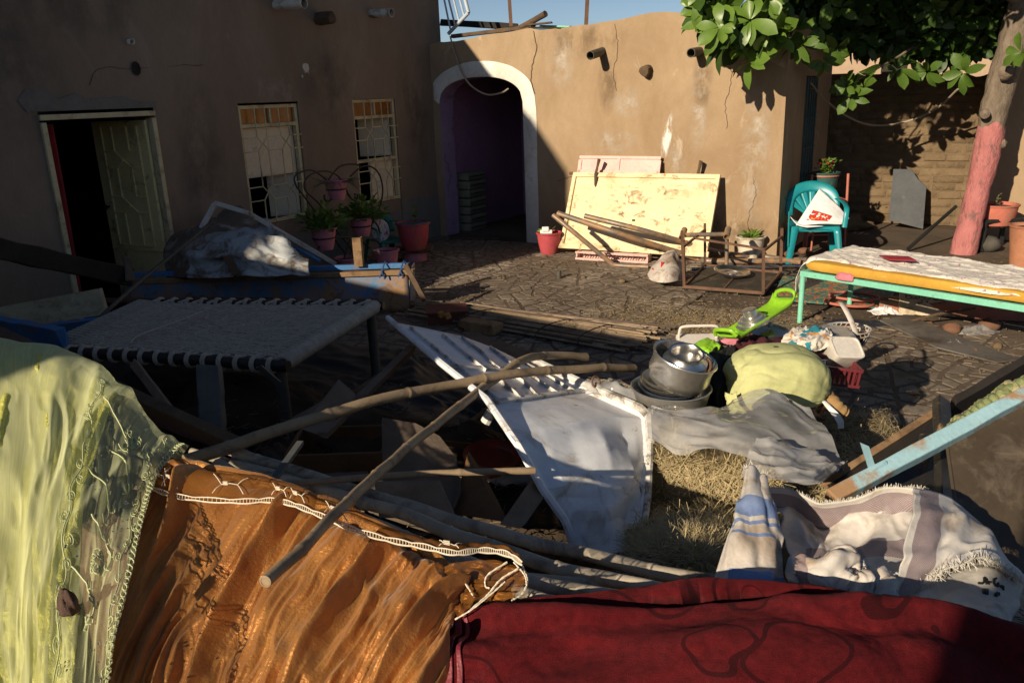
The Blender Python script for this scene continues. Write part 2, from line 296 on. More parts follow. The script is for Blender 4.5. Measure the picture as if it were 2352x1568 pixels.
SPEC.update(
 rope=dict(c1=(.60, .51, .41), c2=(.42, .35, .28), sc=20, rough=.95, bump=.8, bsc=160), black_pole=dict(c1=(.014, .013, .013), c2=(.022, .02, .018), sc=6, rough=.45, bump=.15),
 blue_rust=dict(c1=(.07, .22, .40), c2=(.05, .16, .32), sc=3, rough=.6, bump=.2, dirt=(.30, .17, .075), damt=.50, dsc=2.6, dsoft=.1, dirt2=(.18, .09, .04), d2amt=.3, d2sc=7),
 blue_paint=dict(c1=(.06, .20, .42), c2=(.05, .15, .33), sc=4, rough=.55, dirt=(.2, .12, .06), damt=.32, dsc=5), rust_wood=dict(c1=(.30, .19, .10), c2=(.19, .11, .055), sc=7, rough=.85, bump=.4, st=(1, 1, 1), dirt=(.1, .06, .03), damt=.3, dsc=6),
 tarp_brown=dict(c1=(.16, .12, .085), c2=(.09, .07, .05), sc=5, rough=.75, bump=.3, dirt=(.30, .27, .23), damt=.3, dsc=5), tarp_white=dict(c1=(.42, .44, .45), c2=(.32, .33, .34), sc=4, rough=.55, bump=.2, dirt=(.13, .10, .07), damt=.42, dsc=6),
 white_metal=dict(c1=(.80, .81, .83), c2=(.72, .73, .75), sc=2, rough=.42, bump=.06, bsc=25, dirt=(.13, .095, .06), damt=.22, dsc=5, dsoft=.03, spec=.45, dirt2=(.52, .48, .43), d2amt=.28, d2sc=3), muddy_white=dict(c1=(.74, .72, .68), c2=(.62, .59, .54), sc=5, rough=.6, dirt=(.13, .095, .06), damt=.36, dsc=7),
 white_bar=dict(c1=(.55, .50, .45), c2=(.45, .4, .35), sc=6, rough=.6, dirt=(.25, .14, .08), damt=.3, dsc=9),
 bamboo=dict(c1=(.34, .245, .15), c2=(.24, .17, .10), sc=7, rough=.7, bump=.2, bsc=50, dirt=(.10, .07, .045), damt=.32, dsc=5), bamboo_grey=dict(c1=(.46, .39, .30), c2=(.34, .29, .22), sc=8, rough=.8, bump=.25, bsc=50, dirt=(.09, .075, .055), damt=.35, dsc=5),
 cane_dark=dict(c1=(.12, .085, .06), c2=(.07, .05, .035), sc=9, rough=.85), cane=dict(c1=(.36, .27, .19), c2=(.24, .175, .12), sc=9, rough=.8, dirt=(.08, .055, .035), damt=.35, dsc=5),
 board_grey=dict(c1=(.15, .11, .08), c2=(.095, .07, .05), sc=5, rough=.9, bump=.4, st=(1, 1, .3)), board_brown=dict(c1=(.16, .085, .035), c2=(.10, .05, .02), sc=4, rough=.75, bump=.3), plank_light=dict(c1=(.24, .175, .12), c2=(.16, .115, .08), sc=6, rough=.9, bump=.4),
 pinkish_beam=dict(c1=(.16, .08, .09), c2=(.1, .05, .055), rough=.8, dirt=(.05, .035, .03), damt=.4), red_plastic=dict(c1=(.30, .045, .03), c2=(.22, .03, .02), rough=.45, dirt=(.1, .06, .04), damt=.3), clay_dark=dict(c1=(.07, .045, .03), c2=(.045, .03, .02), rough=.85),
 cream_board=dict(c1=(.44, .35, .21), c2=(.36, .28, .16), sc=4, rough=.7, dirt=(.16, .11, .06), damt=.3, dsc=5), maroon_box=dict(c1=(.15, .045, .03), c2=(.1, .03, .02), rough=.8), orange_block=dict(c1=(.5, .22, .05), rough=.8), string_blue=dict(c1=(.04, .09, .22), rough=.9))
SPEC['grey_steel'] = dict(c1=(.10, .105, .10), c2=(.06, .065, .06), sc=4, rough=.6)
SPEC['plastic_film'] = lambda: film_mat()
SPEC.update(
 hay_core=dict(c1=(.13, .095, .045), c2=(.07, .05, .025), sc=30, rough=1, bump=1., bsc=90, st=(1, 1, 1)), hay=dict(c1=(.52, .42, .23), c2=(.24, .18, .09), sc=26, rough=.8),
 lime_cloth=dict(c1=(.56, .57, .27), c2=(.50, .51, .23), sc=3, rough=.8, bump=.2, bsc=90, thin=.12), maroon_cloth=dict(c1=(.10, .018, .03), c2=(.07, .012, .02), rough=.95, bump=.3, bsc=90), black_cloth=dict(c1=(.010, .010, .012), c2=(.016, .016, .018), rough=.95), brown_satin=dict(c1=(.09, .028, .012), c2=(.055, .017, .008), rough=.4, spec=.5), tan_cloth=dict(c1=(.36, .22, .09), c2=(.28, .17, .07), rough=.9),
 lime_plastic=dict(c1=(.26, .52, .025), c2=(.22, .45, .02), rough=.3, spec=.5), white_plastic=dict(c1=(.68, .63, .56), c2=(.6, .55, .48), sc=4, rough=.4, dirt=(.3, .2, .12), damt=.22, dsc=6), maroon_plastic=dict(c1=(.17, .03, .035), c2=(.12, .02, .025), rough=.35, spec=.5), blue_enamel=dict(c1=(.08, .10, .14), c2=(.05, .06, .09), rough=.25, spec=.6), green_enamel=dict(c1=(.02, .09, .03), c2=(.015, .06, .02), rough=.3), dark_hole=dict(c1=(.02, .018, .015), rough=.9),
 peel_black=dict(c1=(.018, .016, .014), c2=(.03, .026, .022), sc=3, rough=.4, bump=.3, dirt=(.30, .19, .09), damt=.28, dsc=5, dsoft=.03), dark_ply=dict(c1=(.075, .055, .035), c2=(.05, .036, .024), sc=3, rough=.45, bump=.15, dirt=(.13, .10, .07), damt=.3, dsc=7, spec=.5, st=(1, 1, .3)), pale_blue_wood=dict(c1=(.30, .48, .54), c2=(.25, .42, .48), sc=4, rough=.75, bump=.3, dirt=(.32, .19, .10), damt=.42, dsc=4, dsoft=.04), tassel=dict(c1=(.50, .42, .22), c2=(.16, .22, .08), sc=22, rough=.9, bump=.6, bsc=80),
 fray=dict(c1=(.62, .58, .5), rough=.9))
SPEC['tassel_green'] = dict(c1=(.13, .19, .07), c2=(.3, .3, .14), sc=40, rough=.9, bump=.6, bsc=90)
SPEC['tulle'] = lambda: sheer('tulle', (.78, .80, .50), .05, .8)
SPEC['tulle_edge'] = lambda: sheer('tulle_edge', (.72, .76, .46), -.08, .65)
SPEC['orange_sheer'] = lambda: sheer('orange_sheer', (.26, .105, .025), .2, .8, .2)
SPEC['sack_blue'] = lambda: uvmat('sack_blue', WS, WS2, [(0, .30, .46, BLU, 0, 1), (0, .50, .53, BLU, 0, 1), (0, .60, .625, BLU, .05, .8), (0, .90, 1, (.10, .22, .5), .25, 1)], .6, 160, .55, dirt=(.25, .17, .1), damt=.3)
SPEC['sack_stripe'] = lambda: uvmat('sack_stripe', WS, WS2, [(1, .05, .2, PU, 0, 1), (1, .62, .75, PU, .2, .9)], .6, 180, .5, dirt=(.3, .24, .16), damt=.25)
SPEC['sack_flap'] = lambda: uvmat('sack_flap', WS, WS2, [(0, .05, .22, PU, 0, 1)], .6, 200, .5, dirt=(.34, .25, .16), damt=.28)
SPEC['sack_plain'] = lambda: uvmat('sack_plain', (.50, .47, .42), (.42, .39, .34), [(0, .0, .13, PU, 0, 1)], .6, 200, .5, dirt=(.3, .24, .17), damt=.25)
SPEC['rug_red'] = lambda: arcs()
SPEC.update(rug_bind=dict(c1=(.24, .035, .045), c2=(.18, .02, .03), rough=.4, spec=.5, bump=.3, bsc=200), orange_satin=dict(c1=(.60, .27, .065), c2=(.38, .14, .028), sc=5, rough=.36, metal=.45, bump=.4, bsc=120, spec=.6, sheen=.4, rvar=.05, thin=.12), lace=dict(c1=(.72, .64, .50), c2=(.6, .52, .4), sc=20, rough=.8),
 yellow_satin=dict(c1=(.72, .69, .16), c2=(.60, .59, .11), sc=6, rough=.30, metal=.3, bump=.9, bsc=75, spec=.7, bdist=.012),  embroidery=dict(c1=(.50, .53, .30), c2=(.40, .43, .22), rough=.6), sequin=dict(c1=(.9, .9, .85), rough=.1, metal=1.), mud_clot=dict(c1=(.10, .06, .045), c2=(.07, .04, .03), rough=.95, bump=.6))
SPEC['lime_stain'] = lambda: stain_mat('lime_stain', (.60, .53, .44), .85, 5.)
SPEC['brush_mark'] = lambda: stain_mat('brush_mark', (.74, .70, .62), 3.2, 14., (1, 1, .25))
SPEC['damp_stain'] = lambda: stain_mat('damp_stain', (.20, .135, .08), 1.0, 3., (1, 1, .5))
SPEC['grey_stain'] = lambda: stain_mat('grey_stain', (.13, .11, .09), .8, 2.5, (1, 1, .6))
SPEC['dark_sheet'] = dict(c1=(.012, .011, .010), c2=(.020, .017, .014), sc=4, rough=.6, bump=.3, dirt=(.045, .032, .022), damt=.35, dsc=4)
# ================================================================== ground
def proj(v):
    v = np.asarray(v, float)-cC; z = v@cF; return 1176+FPX*(v@cR)/z, 784-FPX*(v@cU)/z, z
b = MB(); g = np.zeros((61, 61, 3)); xs = np.concatenate([np.linspace(-300, -14, 8), np.linspace(-12, 16, 45), np.linspace(18, 300, 8)])
for i, x in enumerate(xs):
    for j, y in enumerate(xs+4): g[i, j] = (x, y, 0)
inn = (np.abs(g[..., 0]-2) < 13) & (np.abs(g[..., 1]-8) < 13)
g[..., 2] = -.004+np.where(inn, .018*fbm(g[..., 0]*.9, g[..., 1]*.9, 3), 0)-.006
struct(b.grid(g, True).build('ground', 'dirt', smooth=180))
# ------------------------------------------------------------------ crazy paving of the court, each stone a piece
def split_polys(poly, amax, out, depth=0):
    p = np.asarray(poly); x, y = p[:, 0], p[:, 1]; A = .5*abs(x@np.roll(y, 1)-y@np.roll(x, 1))
    if A < amax*(.45+1.1*random.random()) or depth > 22: out.append(p); return
    c = p.mean(0); e = p-c; ev = np.linalg.eigh(e.T@e)[1][:, 1]; nrm = ev
    an = random.gauss(0, .27); nrm = np.array([ev[0]*math.cos(an)-ev[1]*math.sin(an), ev[0]*math.sin(an)+ev[1]*math.cos(an)])
    c = c+nrm*random.uniform(-.12, .12)*math.sqrt(A)
    s = (p-c)@nrm; a, bb = [], []; k = len(p)
    for i in range(k):
        j = (i+1) % k
        (a if s[i] >= 0 else bb).append(p[i])
        if (s[i] >= 0) != (s[j] >= 0):
            t = s[i]/(s[i]-s[j]); q = p[i]+(p[j]-p[i])*t; a.append(q); bb.append(q)
    if len(a) < 3 or len(bb) < 3: out.append(p); return
    split_polys(a, amax, out, depth+1); split_polys(bb, amax, out, depth+1)
court = MB(); cv = [FW(u_, 0, o_)+V(0, 0, .0) for u_, o_ in ((.0, .03), (5.0, .03), (5.0, 2.6), (8.2, 2.6), (8.2, 10.8), (.0, 10.8))]
for k_ in range(0): pass
cg = []
bed_m = MB().prism(cv[::-1], (0, 0, .004)); cob = struct(bed_m.build('pavement', 'dirt'))
tiles = []
for (ua, ub, oa, ob) in ((0.02, 5.0, .05, 5.2), (5.0, 8.2, 2.6, 5.2), (0.02, 3.0, 5.2, 8.0), (3.0, 8.2, 5.2, 8.0), (.02, 8.2, 8.0, 10.8)):
    split_polys([(ua, oa), (ub, oa), (ub, ob), (ua, ob)], .040, tiles)
cand = []
for p in tiles:
    c = p.mean(0); W3 = FW(c[0], 0, c[1]); px, py, dz = proj(W3)
    if dz < .5: continue
    q = []; k = len(p)
    for i in range(k):          # chip the corners, keep a joint round each stone
        d = c-p[i]; dn = np.linalg.norm(d); q.append(p[i]+d/dn*min(.018+.02*random.random(), dn*.4))
    vis = (930 < px < 2400) and (540 < py < 1080) and not (px < 1500 and py > 920)
    cand.append((0 if not vis else 1/dz**2*(.5*abs(p[:, 0]@np.roll(p[:, 1], 1)-p[:, 1]@np.roll(p[:, 0], 1))), q))
cand.sort(key=lambda t: -t[0]); rest = MB()
for i, (a_, q) in enumerate(cand):
    z0 = .0; hgt = .003+.006*random.random(); tilt = np.array([random.gauss(0, .006), random.gauss(0, .006)]); c = np.mean(q, 0)
    top = [FW(x[0], hgt+(np.asarray(x)-c)@tilt, x[1]) for x in q]; top2 = [t+(np.mean(top, 0)-t)*.07+V(0, 0, .003) for t in top]; bot = [FW(x[0], -.02, x[1]) for x in q]
    k = len(q); vs = bot+top+top2
    fs = [(j, (j+1) % k, k+(j+1) % k, k+j) for j in range(k)]+[(k+j, k+(j+1) % k, 2*k+(j+1) % k, 2*k+j) for j in range(k)]+[tuple(2*k+j for j in range(k))]
    fs = [f[::-1] for f in fs]
    if i < 300 and a_ > 0: MB().add(vs, fs).build('paving_stone', 'paving', cob)
    else: rest.add(vs, fs)
stuff(rest.build('paving_stones', 'paving', cob))
# ================================================================== long house on the left
def wallgrid(us, zs_fn, fn, holes, seed, amp=.012, side=1):
    """front skin of a wall: columns between us, z levels zs; holes = (u0,u1,z0,z1)"""
    b = MB(); zs = zs_fn
    for i in range(len(us)-1):
        for j in range(len(zs)-1):
            um, zm = (us[i]+us[i+1])/2, (zs[j]+zs[j+1])/2
            if any(h[0] < um < h[1] and h[2] < zm < h[3] for h in holes): continue
            def P_(a, z):
                near = min([1.]+[max(abs(a-(h[0]+h[1])/2)-(h[1]-h[0])/2, abs(z-(h[2]+h[3])/2)-(h[3]-h[2])/2) for h in holes])
                k = min(1, max(0, near/.15)); return fn(a, z, float(fbm(a*1.7, z*1.7, seed, 4))*amp*2*k)
            q = [P_(us[i], zs[j]), P_(us[i+1], zs[j]), P_(us[i+1], zs[j+1]), P_(us[i], zs[j+1])]
            b.add(q, [(0, 1, 2, 3)] if side > 0 else [(3, 2, 1, 0)])
    return b
def brk(a, b_, step, extra=()):
    s = set(np.round(np.linspace(a, b_, max(2, int(round((b_-a)/step))+1)), 4))
    for e in extra:
        s = {x for x in s if abs(x-e) > step*.35}; s.add(round(e, 4))
    return sorted(x for x in s if a-1e-6 <= x <= b_+1e-6)
DOOR = (-6.0, -4.80, 0.0, 2.07); WIN1 = (-3.70, -2.77, .70, 2.09); WIN2 = (-1.78, -.89, .70, 2.11)
holes = [DOOR, WIN1, WIN2]; ex = [h[k] for h in holes for k in (0, 1)]; ez = [h[k] for h in holes for k in (2, 3)]
house = thing('long_house', 'tall brown mud plastered house with open cream door and two barred windows', 'house', LW(-4, 0))
hw = wallgrid(brk(-14.5, .3, .14, ex), brk(0, 3.9, .14, ez), LW, holes, 21)
TH = .34
for h in holes:            # reveals
    for (a, z, a2, z2) in ((h[0], h[2], h[0], h[3]), (h[0], h[3], h[1], h[3]), (h[1], h[3], h[1], h[2]), (h[1], h[2], h[0], h[2])):
        hw.add([LW(a, z), LW(a2, z2), LW(a2, z2, -TH), LW(a, z, -TH)], [(0, 1, 2, 3)])
    hw.add([LW(h[0]-.0, 0, -9), LW(h[0], 0, -9), LW(h[0], 0, -9)], [])
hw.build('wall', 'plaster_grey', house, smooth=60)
tp = [(-14.5, 6.95), (-11, 6.25), (-7.2, 5.25), (-3.7, 4.45), (.3, 4.4)]  # unseen roofline, raised and sloped to cast shade on the arch house
pb = MB()
poly = [LW(.3, 3.9)]+[LW(a, z) for a, z in tp[::-1]]+[LW(-14.5, 3.9)]
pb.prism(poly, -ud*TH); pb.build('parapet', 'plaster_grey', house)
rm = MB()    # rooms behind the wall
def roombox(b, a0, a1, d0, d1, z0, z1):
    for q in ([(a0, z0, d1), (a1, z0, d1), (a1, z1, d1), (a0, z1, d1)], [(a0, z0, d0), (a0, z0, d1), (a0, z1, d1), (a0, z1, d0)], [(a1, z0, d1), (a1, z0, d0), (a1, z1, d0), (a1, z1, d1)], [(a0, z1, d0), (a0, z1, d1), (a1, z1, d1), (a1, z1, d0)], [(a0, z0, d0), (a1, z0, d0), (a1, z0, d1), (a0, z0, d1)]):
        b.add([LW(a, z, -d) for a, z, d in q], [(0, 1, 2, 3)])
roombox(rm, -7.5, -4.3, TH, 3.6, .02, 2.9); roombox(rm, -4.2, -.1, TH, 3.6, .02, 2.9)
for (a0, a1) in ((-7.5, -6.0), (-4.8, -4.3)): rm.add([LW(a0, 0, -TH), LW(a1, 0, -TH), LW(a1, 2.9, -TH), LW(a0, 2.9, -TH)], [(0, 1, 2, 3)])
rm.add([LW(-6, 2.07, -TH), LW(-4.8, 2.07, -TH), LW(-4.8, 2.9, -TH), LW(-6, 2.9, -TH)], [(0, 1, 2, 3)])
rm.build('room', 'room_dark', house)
ends = MB(); ends.prism([LW(-14.5, 0, -TH), LW(-14.5, 0, -5), LW(-14.5, 6.9, -5), LW(-14.5, 6.95, -TH)], wd*.3)
ends.prism([LW(.3, 0, -TH), LW(.3, 4.4, -TH), LW(.3, 4.4, -5), LW(.3, 0, -5)], -wd*.2); ends.prism([LW(-14.2, 0, -5), LW(.1, 0, -5), LW(.1, 4.4, -5), LW(-14.2, 6.9, -5)], ud*.3)
ends.prism([LW(-14.2, 3.2, -TH), LW(.1, 3.2, -TH), LW(.1, 3.2, -4.7), LW(-14.2, 3.2, -4.7)], zd*.2)
ends.build('rear_wall', 'plaster_grey', house)
# plinth band, patch over the door, crack, hole, paint splash
b = MB()
ws = np.linspace(-.92, -.01, 12); b.grid(np.array([[LW(a, z, .014+.004*math.sin(9*a+5*z)) for z in np.linspace(0, .66+.02*math.sin(6*a), 6)] for a in ws]), False); b.build('plinth', 'plinth', house, smooth=180)
ws = np.linspace(-4.78, -.93, 30); b = MB(); b.grid(np.array([[LW(a, z, .013) for z in (0, .2, .4, .52+.02*math.sin(5*a))] for a in ws]), False); b.build('plinth', 'plinth', house, smooth=180)
b = MB(); ps = [(-6.1, 2.1), (-4.78, 2.1), (-4.74, 2.16), (-4.95, 2.17), (-5.15, 2.22), (-5.5, 2.2), (-5.6, 2.26), (-5.8, 2.2), (-5.9, 2.3), (-6.08, 2.29), (-6.16, 2.2)]
b.prism([LW(a, z, -.01) for a, z in ps], ud*.022); b.build('cement_patch', 'concrete_patch', house)
b = MB(); cr = [(-5.45, 2.33), (-5.36, 2.46), (-5.2, 2.49), (-5.05, 2.475), (-4.93, 2.485), (-4.8, 2.485), (-4.68, 2.51), (-4.5, 2.50), (-4.39, 2.515), (-4.1, 2.52)]
b.tube([LW(a, z, .001) for a, z in crom(np.array(cr), 40)+np.c_[np.zeros(40), .012*(RNG.rand(40)-.5)]], .0032, 5, flat=.6); b.build('crack', 'room_dark', house)
b = MB(); b.lathe([(0, .0), (.03, .004), (.052, .012)], 9, frame4(LW(-4.93, 2.48, .004), ud), sx=1, sy=1.35); b.build('hole', 'room_dark', house)
b = MB(); sp = [(-.05, .02), (-.03, .06), (.01, .07), (.05, .055), (.055, 0), (.04, -.03), (.045, -.06), (.02, -.03), (-.01, -.05), (-.03, -.02)]
b.prism([LW(-2.58+a, 2.49+z, -.01) for a, z in sp], ud*.022); b.prism([LW(-2.65+a*.25, 2.4+z*.3, -.01) for a, z in sp], ud*.022); b.build('paint_splash', 'whitewash', house)
# spouts and beam ends
def spout(parent, base, axis, length, r, mat, drop=.0):
    ax = norm(np.asarray(axis)-zd*drop); b = MB(); s = 18; M = frame4(np.asarray(base)-ax*.15, ax); L_ = length+.15
    b.lathe([(r, 0), (r, L_), (r*.86, L_), (r*.86, L_-.25), (0, L_-.26)], s, M); return b.build('rain_spout', mat, parent, smooth=50)
spout(house, LW(-2.95, 3.20), ud, .46, .058, 'pvc_grey', .04); spout(house, LW(-1.26, 3.2), ud, .36, .056, 'pvc_grey', .03)
spout(house, LW(-4.95, 2.73), ud, .05, .028, 'whitewash')
def beam_end(parent, base, axis, length, r, seed):
    rr = np.random.RandomState(seed); b = MB(); M = frame4(np.asarray(base)-norm(axis)*.1, axis); ph = rr.rand(6)*6
    b.lathe([(r, 0), (r*1.02, length*.6), (r*.95, length+.1), (r*.8, length+.115), (0, length+.118)], 14, M, wob=lambda a, z: 1+.12*math.sin(3*a+ph[0])+.06*math.sin(7*a+ph[1])); return b.build('beam_end', 'timber_old', parent, smooth=35)
beam_end(house, LW(-2.28, 3.08), ud, .24, .075, 3)
# door
fr = MB()
for a in (DOOR[0]+.025, DOOR[1]-.025): fr.box(LW(a, 1.0, -.03), (.05, .12, 2.0), (wd, ud, zd))
fr.box(LW(-5.4, 2.045, -.031), (1.2, .124, .05), (wd, ud, zd)); fr.build('door_frame', 'cream_paint', house, bevel=.006)
hp = LW(-4.875, 0, -.04); ang = math.radians(84); dd = norm(-wd*math.cos(ang)-ud*math.sin(ang)); dn = norm(np.cross(zd, dd)); dn = dn if dn@wd < 0 else -dn
def DP(a, z, o=0.): return hp+dd*a*.82+zd*z+dn*o
b = MB(); b.box(DP(.5, 1.0), (.80, .035, 1.96), (dd, dn, zd)); door = b.build('door', 'cream_door', house, bevel=.004)
b = MB()
def mould(a0, z0, a1, z1): b.bar(DP(a0, z0, .022), DP(a1, z1, .022), .022, .02, up=dn)
for (z0, z1) in ((1.98, 1.66), (1.5, 1.18), (1.02, .78)): pass
cols = (.34, .64)
# border
for q in ((.17, .66, .17, 1.92), (.82, .66, .82, 1.92), (.17, .66, .82, .66)): mould(*q)
for zc in (1.58, 1.10):
    mould(.17, zc+.085, .36, zc+.085); mould(.36, zc+.085, .5, zc); mould(.5, zc, .36, zc-.085); mould(.36, zc-.085, .17, zc-.085)
    mould(.82, zc+.085, .63, zc+.085); mould(.63, zc+.085, .5, zc); mould(.5, zc, .63, zc-.085); mould(.63, zc-.085, .82, zc-.085)
for a in (.36, .63): mould(a, 1.665, a, 1.92); mould(a, 1.185, a, 1.495); mould(a, .66, a, 1.015)
mould(.03, .62, .97, .62); b.build('moulding', 'cream_door', door)
for zc in (1.58, 1.10): b = MB(); b.lathe([(.028, 0), (.026, .012), (0, .016)], 10, frame4(DP(.5, zc, .03), dn)); b.build('boss', 'cream_door', door)
b = MB(); b.lathe([(.012, 0), (.012, .03), (.028, .04), (.03, .055), (.018, .068), (0, .07)], 14, frame4(DP(.91, 1.08, .016), dn)); b.build('knob', 'black_iron', door, smooth=True)
# red curtain inside the left jamb
gx = np.array([[LW(-5.93+.22*t, z, -.24-.05*math.sin(9*t+z)-.1*t) for z in np.linspace(.05, 1.98, 8)] for t in np.linspace(0, 1, 14)])
MB().grid(gx).build('curtain', 'red_wash', house, smooth=180, solid=.004)
# windows
def window(hl, sel):
    a0, a1, z0, z1 = hl; Wd = a1-a0; Hh = z1-z0; F = lambda s: a0+Wd*s; Z = lambda s: z0+Hh*s
    b = MB(); o = -.05
    for s in (.025, .975): b.box(LW(F(s), (z0+z1)/2, o), (.05*Wd, .06, Hh-.002), (wd, ud, zd))
    for s in (.982, .83, .018): b.box(LW((a0+a1)/2, Z(s), o), (Wd*.95, .056, .042), (wd, ud, zd))
    b.box(LW(F(.53), Z(.906), o), (.028, .05, Hh*.152-.042), (wd, ud, zd))
    if sel == 2: b.box(LW((a0+a1)/2, Z(.42), o), (Wd*.95, .056, .042), (wd, ud, zd))
    win = b.build('window', 'cream_paint', house, bevel=.004)
    for (s0, s1) in ((.05, .52), (.54, .95)):
        b = MB(); b.box(LW(F((s0+s1)/2), Z(.906), o-.012), (Wd*(s1-s0), .008, Hh*.13), (wd, ud, zd)); b.build('pane', 'amber', win)
    def leaf(sa, sb, za, zb, swing=0, hinge='R'):
        b = MB(); wl = Wd*(sb-sa); hx = F(sb if hinge == 'R' else sa); sg = -1 if hinge == 'R' else 1
        c, s_ = math.cos(math.radians(swing)), math.sin(math.radians(swing)); X = wd*sg*c-ud*s_; N = norm(np.cross(zd, X)); base = LW(hx, 0, o-.05)
        b.box(base+X*wl/2+zd*(Z(za)+Z(zb))/2, (wl, .025, (zb-za)*Hh), (X, N, zd))
        for zz in (za+.02, zb-.02): b.box(base+X*wl/2+zd*Z(zz), (wl*.96, .034, .022), (X, N, zd))
        b.build('shutter', 'shutter', win, bevel=.003)
    if sel == 1: leaf(.05, .50, .40, .81); leaf(.505, .95, .40, .81); leaf(.55, .95, .02, .39, 38)
    else: leaf(.45, .95, .44, .81, 50); leaf(.40, .95, .03, .40)
    xs = (.236, .40, .635, .79)
    def rod(pts, r=.0075):
        b = MB()
        for p, q in zip(pts[:-1], pts[1:]): b.bar(LW(F(p[0]), Z(p[1]), .012), LW(F(q[0]), Z(q[1]), .012), .012, .012, up=ud)
        b.build('grille_bar', 'cream_paint', win)
    for (x1, x2) in ((xs[0], xs[1]), (xs[2], xs[3])):
        m = (x1+x2)/2; e = .006
        rod([(x1, .99), (x1, .735), (m-e, .68), (x1, .62), (x1, .325), (m-e, .27), (x1, .21), (x1, .01)])
        rod([(x2, .99), (x2, .735), (m+e, .68), (x2, .62), (x2, .325), (m+e, .27), (x2, .21), (x2, .01)])
    for zz in (.735, .62, .325, .21):
        for (p, q) in ((.0, xs[0]), (xs[1], xs[2]), (xs[3], 1.)): rod([(p, zz), (q, zz)])
window(WIN1, 1); window(WIN2, 2)
# ================================================================== arch house
arch = thing('arch_house', 'low sunlit mud plastered house with white arched doorway', 'house', FW(2.6, 0))
UE = 5.22; UL, UR = .13, 1.585
def archz(u):
    t = (u-(UL+UR)/2)/((UR-UL)/2); return 2.0+.36*max(0, 1-abs(t)**2.3)**(1/2.3)
tpu = np.array([0, .14, .6, 1.2, 1.77, 1.95, 2.55, 3.23, 3.5, 3.93, 4.6, 5.22]); tpz = np.array([2.84, 2.87, 2.88, 2.93, 2.96, 2.92, 2.95, 2.98, 3.03, 2.99, 2.95, 2.9])
def topz(u): return float(np.interp(u, tpu, tpz))+.02*float(fbm(u*6., 2.2, 31, 4))*2
us = brk(0, UE, .07, [UL, UR]+list(UL+(UR-UL)*np.array([.02, .05, .1, .9, .95, .98])))
fw = MB()
def fo(u, z): return float(fbm(u*1.5, z*1.5, 44, 4))*.02*min(1, max(.0, (UE-u)/.2))
for i in range(len(us)-1):
    a, c = us[i], us[i+1]; hole = UL <= (a+c)/2 <= UR
    za, zc = (archz(a), archz(c)) if hole else (0, 0); ta, tc_ = topz(a), topz(c); k = 26 if not hole else 10
    for j in range(k):
        s0, s1 = j/k, (j+1)/k; q = []
        for (uu, zb, zt, s) in ((a, za, ta, s0), (c, zc, tc_, s0), (c, zc, tc_, s1), (a, za, ta, s1)):
            z = zb+(zt-zb)*s; q.append(FW(uu, z, fo(uu, z)*(1 if not hole else min(1, s*3))*min(1, abs(uu-UL)/.1, abs(uu-UR)/.1 if True else 1)))
        fw.add(q, [(0, 1, 2, 3)])
    fw.add([FW(a, ta, fo(a, ta)), FW(c, tc_, fo(c, tc_)), FW(c, tc_-.01, -.3), FW(a, ta-.01, -.3)], [(0, 1, 2, 3)])
    fw.add([FW(a, ta-.01, -.3), FW(c, tc_-.01, -.3), FW(c, 2.5, -.3), FW(a, 2.5, -.3)], [(0, 1, 2, 3)])
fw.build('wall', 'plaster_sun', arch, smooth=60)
# side wall with its window, back, roof
def SWp(w, z, off=0.): return FW(UE, z)+wd*w+ud*off
sw = MB(); SH = (1.0, 1.75, .75, 2.2)
sw = wallgrid(brk(0, 2.6, .15, [1.0, 1.75]), brk(0, 2.88, .15, [.75, 2.2]), SWp, [SH], 77, .01)
for (a, z, a2, z2) in ((1.0, .75, 1.0, 2.2), (1.0, 2.2, 1.75, 2.2), (1.75, 2.2, 1.75, .75), (1.75, .75, 1.0, .75)): sw.add([SWp(a, z), SWp(a2, z2), SWp(a2, z2, -.3), SWp(a, z, -.3)], [(0, 1, 2, 3)])
sw.add([SWp(.95, .7, -.3), SWp(1.8, .7, -.3), SWp(1.8, 2.25, -.3), SWp(.95, 2.25, -.3)], [(0, 1, 2, 3)])
sw.build('side_wall', 'plaster_sun', arch, smooth=60)
b = MB(); b.add([SWp(2.6, 0), SWp(2.6, 2.88), SWp(2.6, 2.88, -5.2), SWp(2.6, 0, -5.2)], [(0, 1, 2, 3)]); b.add([FW(.0, 2.72, -.3), FW(UE, 2.72, -.3), FW(UE, 2.72, -2.6), FW(0, 2.72, -2.6)], [(0, 1, 2, 3)]); b.build('roof', 'mud_wall', arch)
b = MB(); b.box(SWp(1.375, 1.475, -.04), (.72, .03, 1.42), (wd, ud, zd)); wn = b.build('window', 'pipe_dark', arch)
for k in range(5): MB().box(SWp(1.1+.14*k, 1.475, .0), (.015, .015, 1.42), (wd, ud, zd)).build('grille_bar', 'teal_dark', wn)
for k in range(4): MB().box(SWp(1.375, .9+.38*k, .014), (.72, .012, .015), (wd, ud, zd)).build('grille_bar', 'teal_dark', wn)
MB().box(SWp(1.38, .73, .03), (.8, .1, .04), (wd, ud, zd)).build('sill', 'whitewash', arch, bevel=.01)
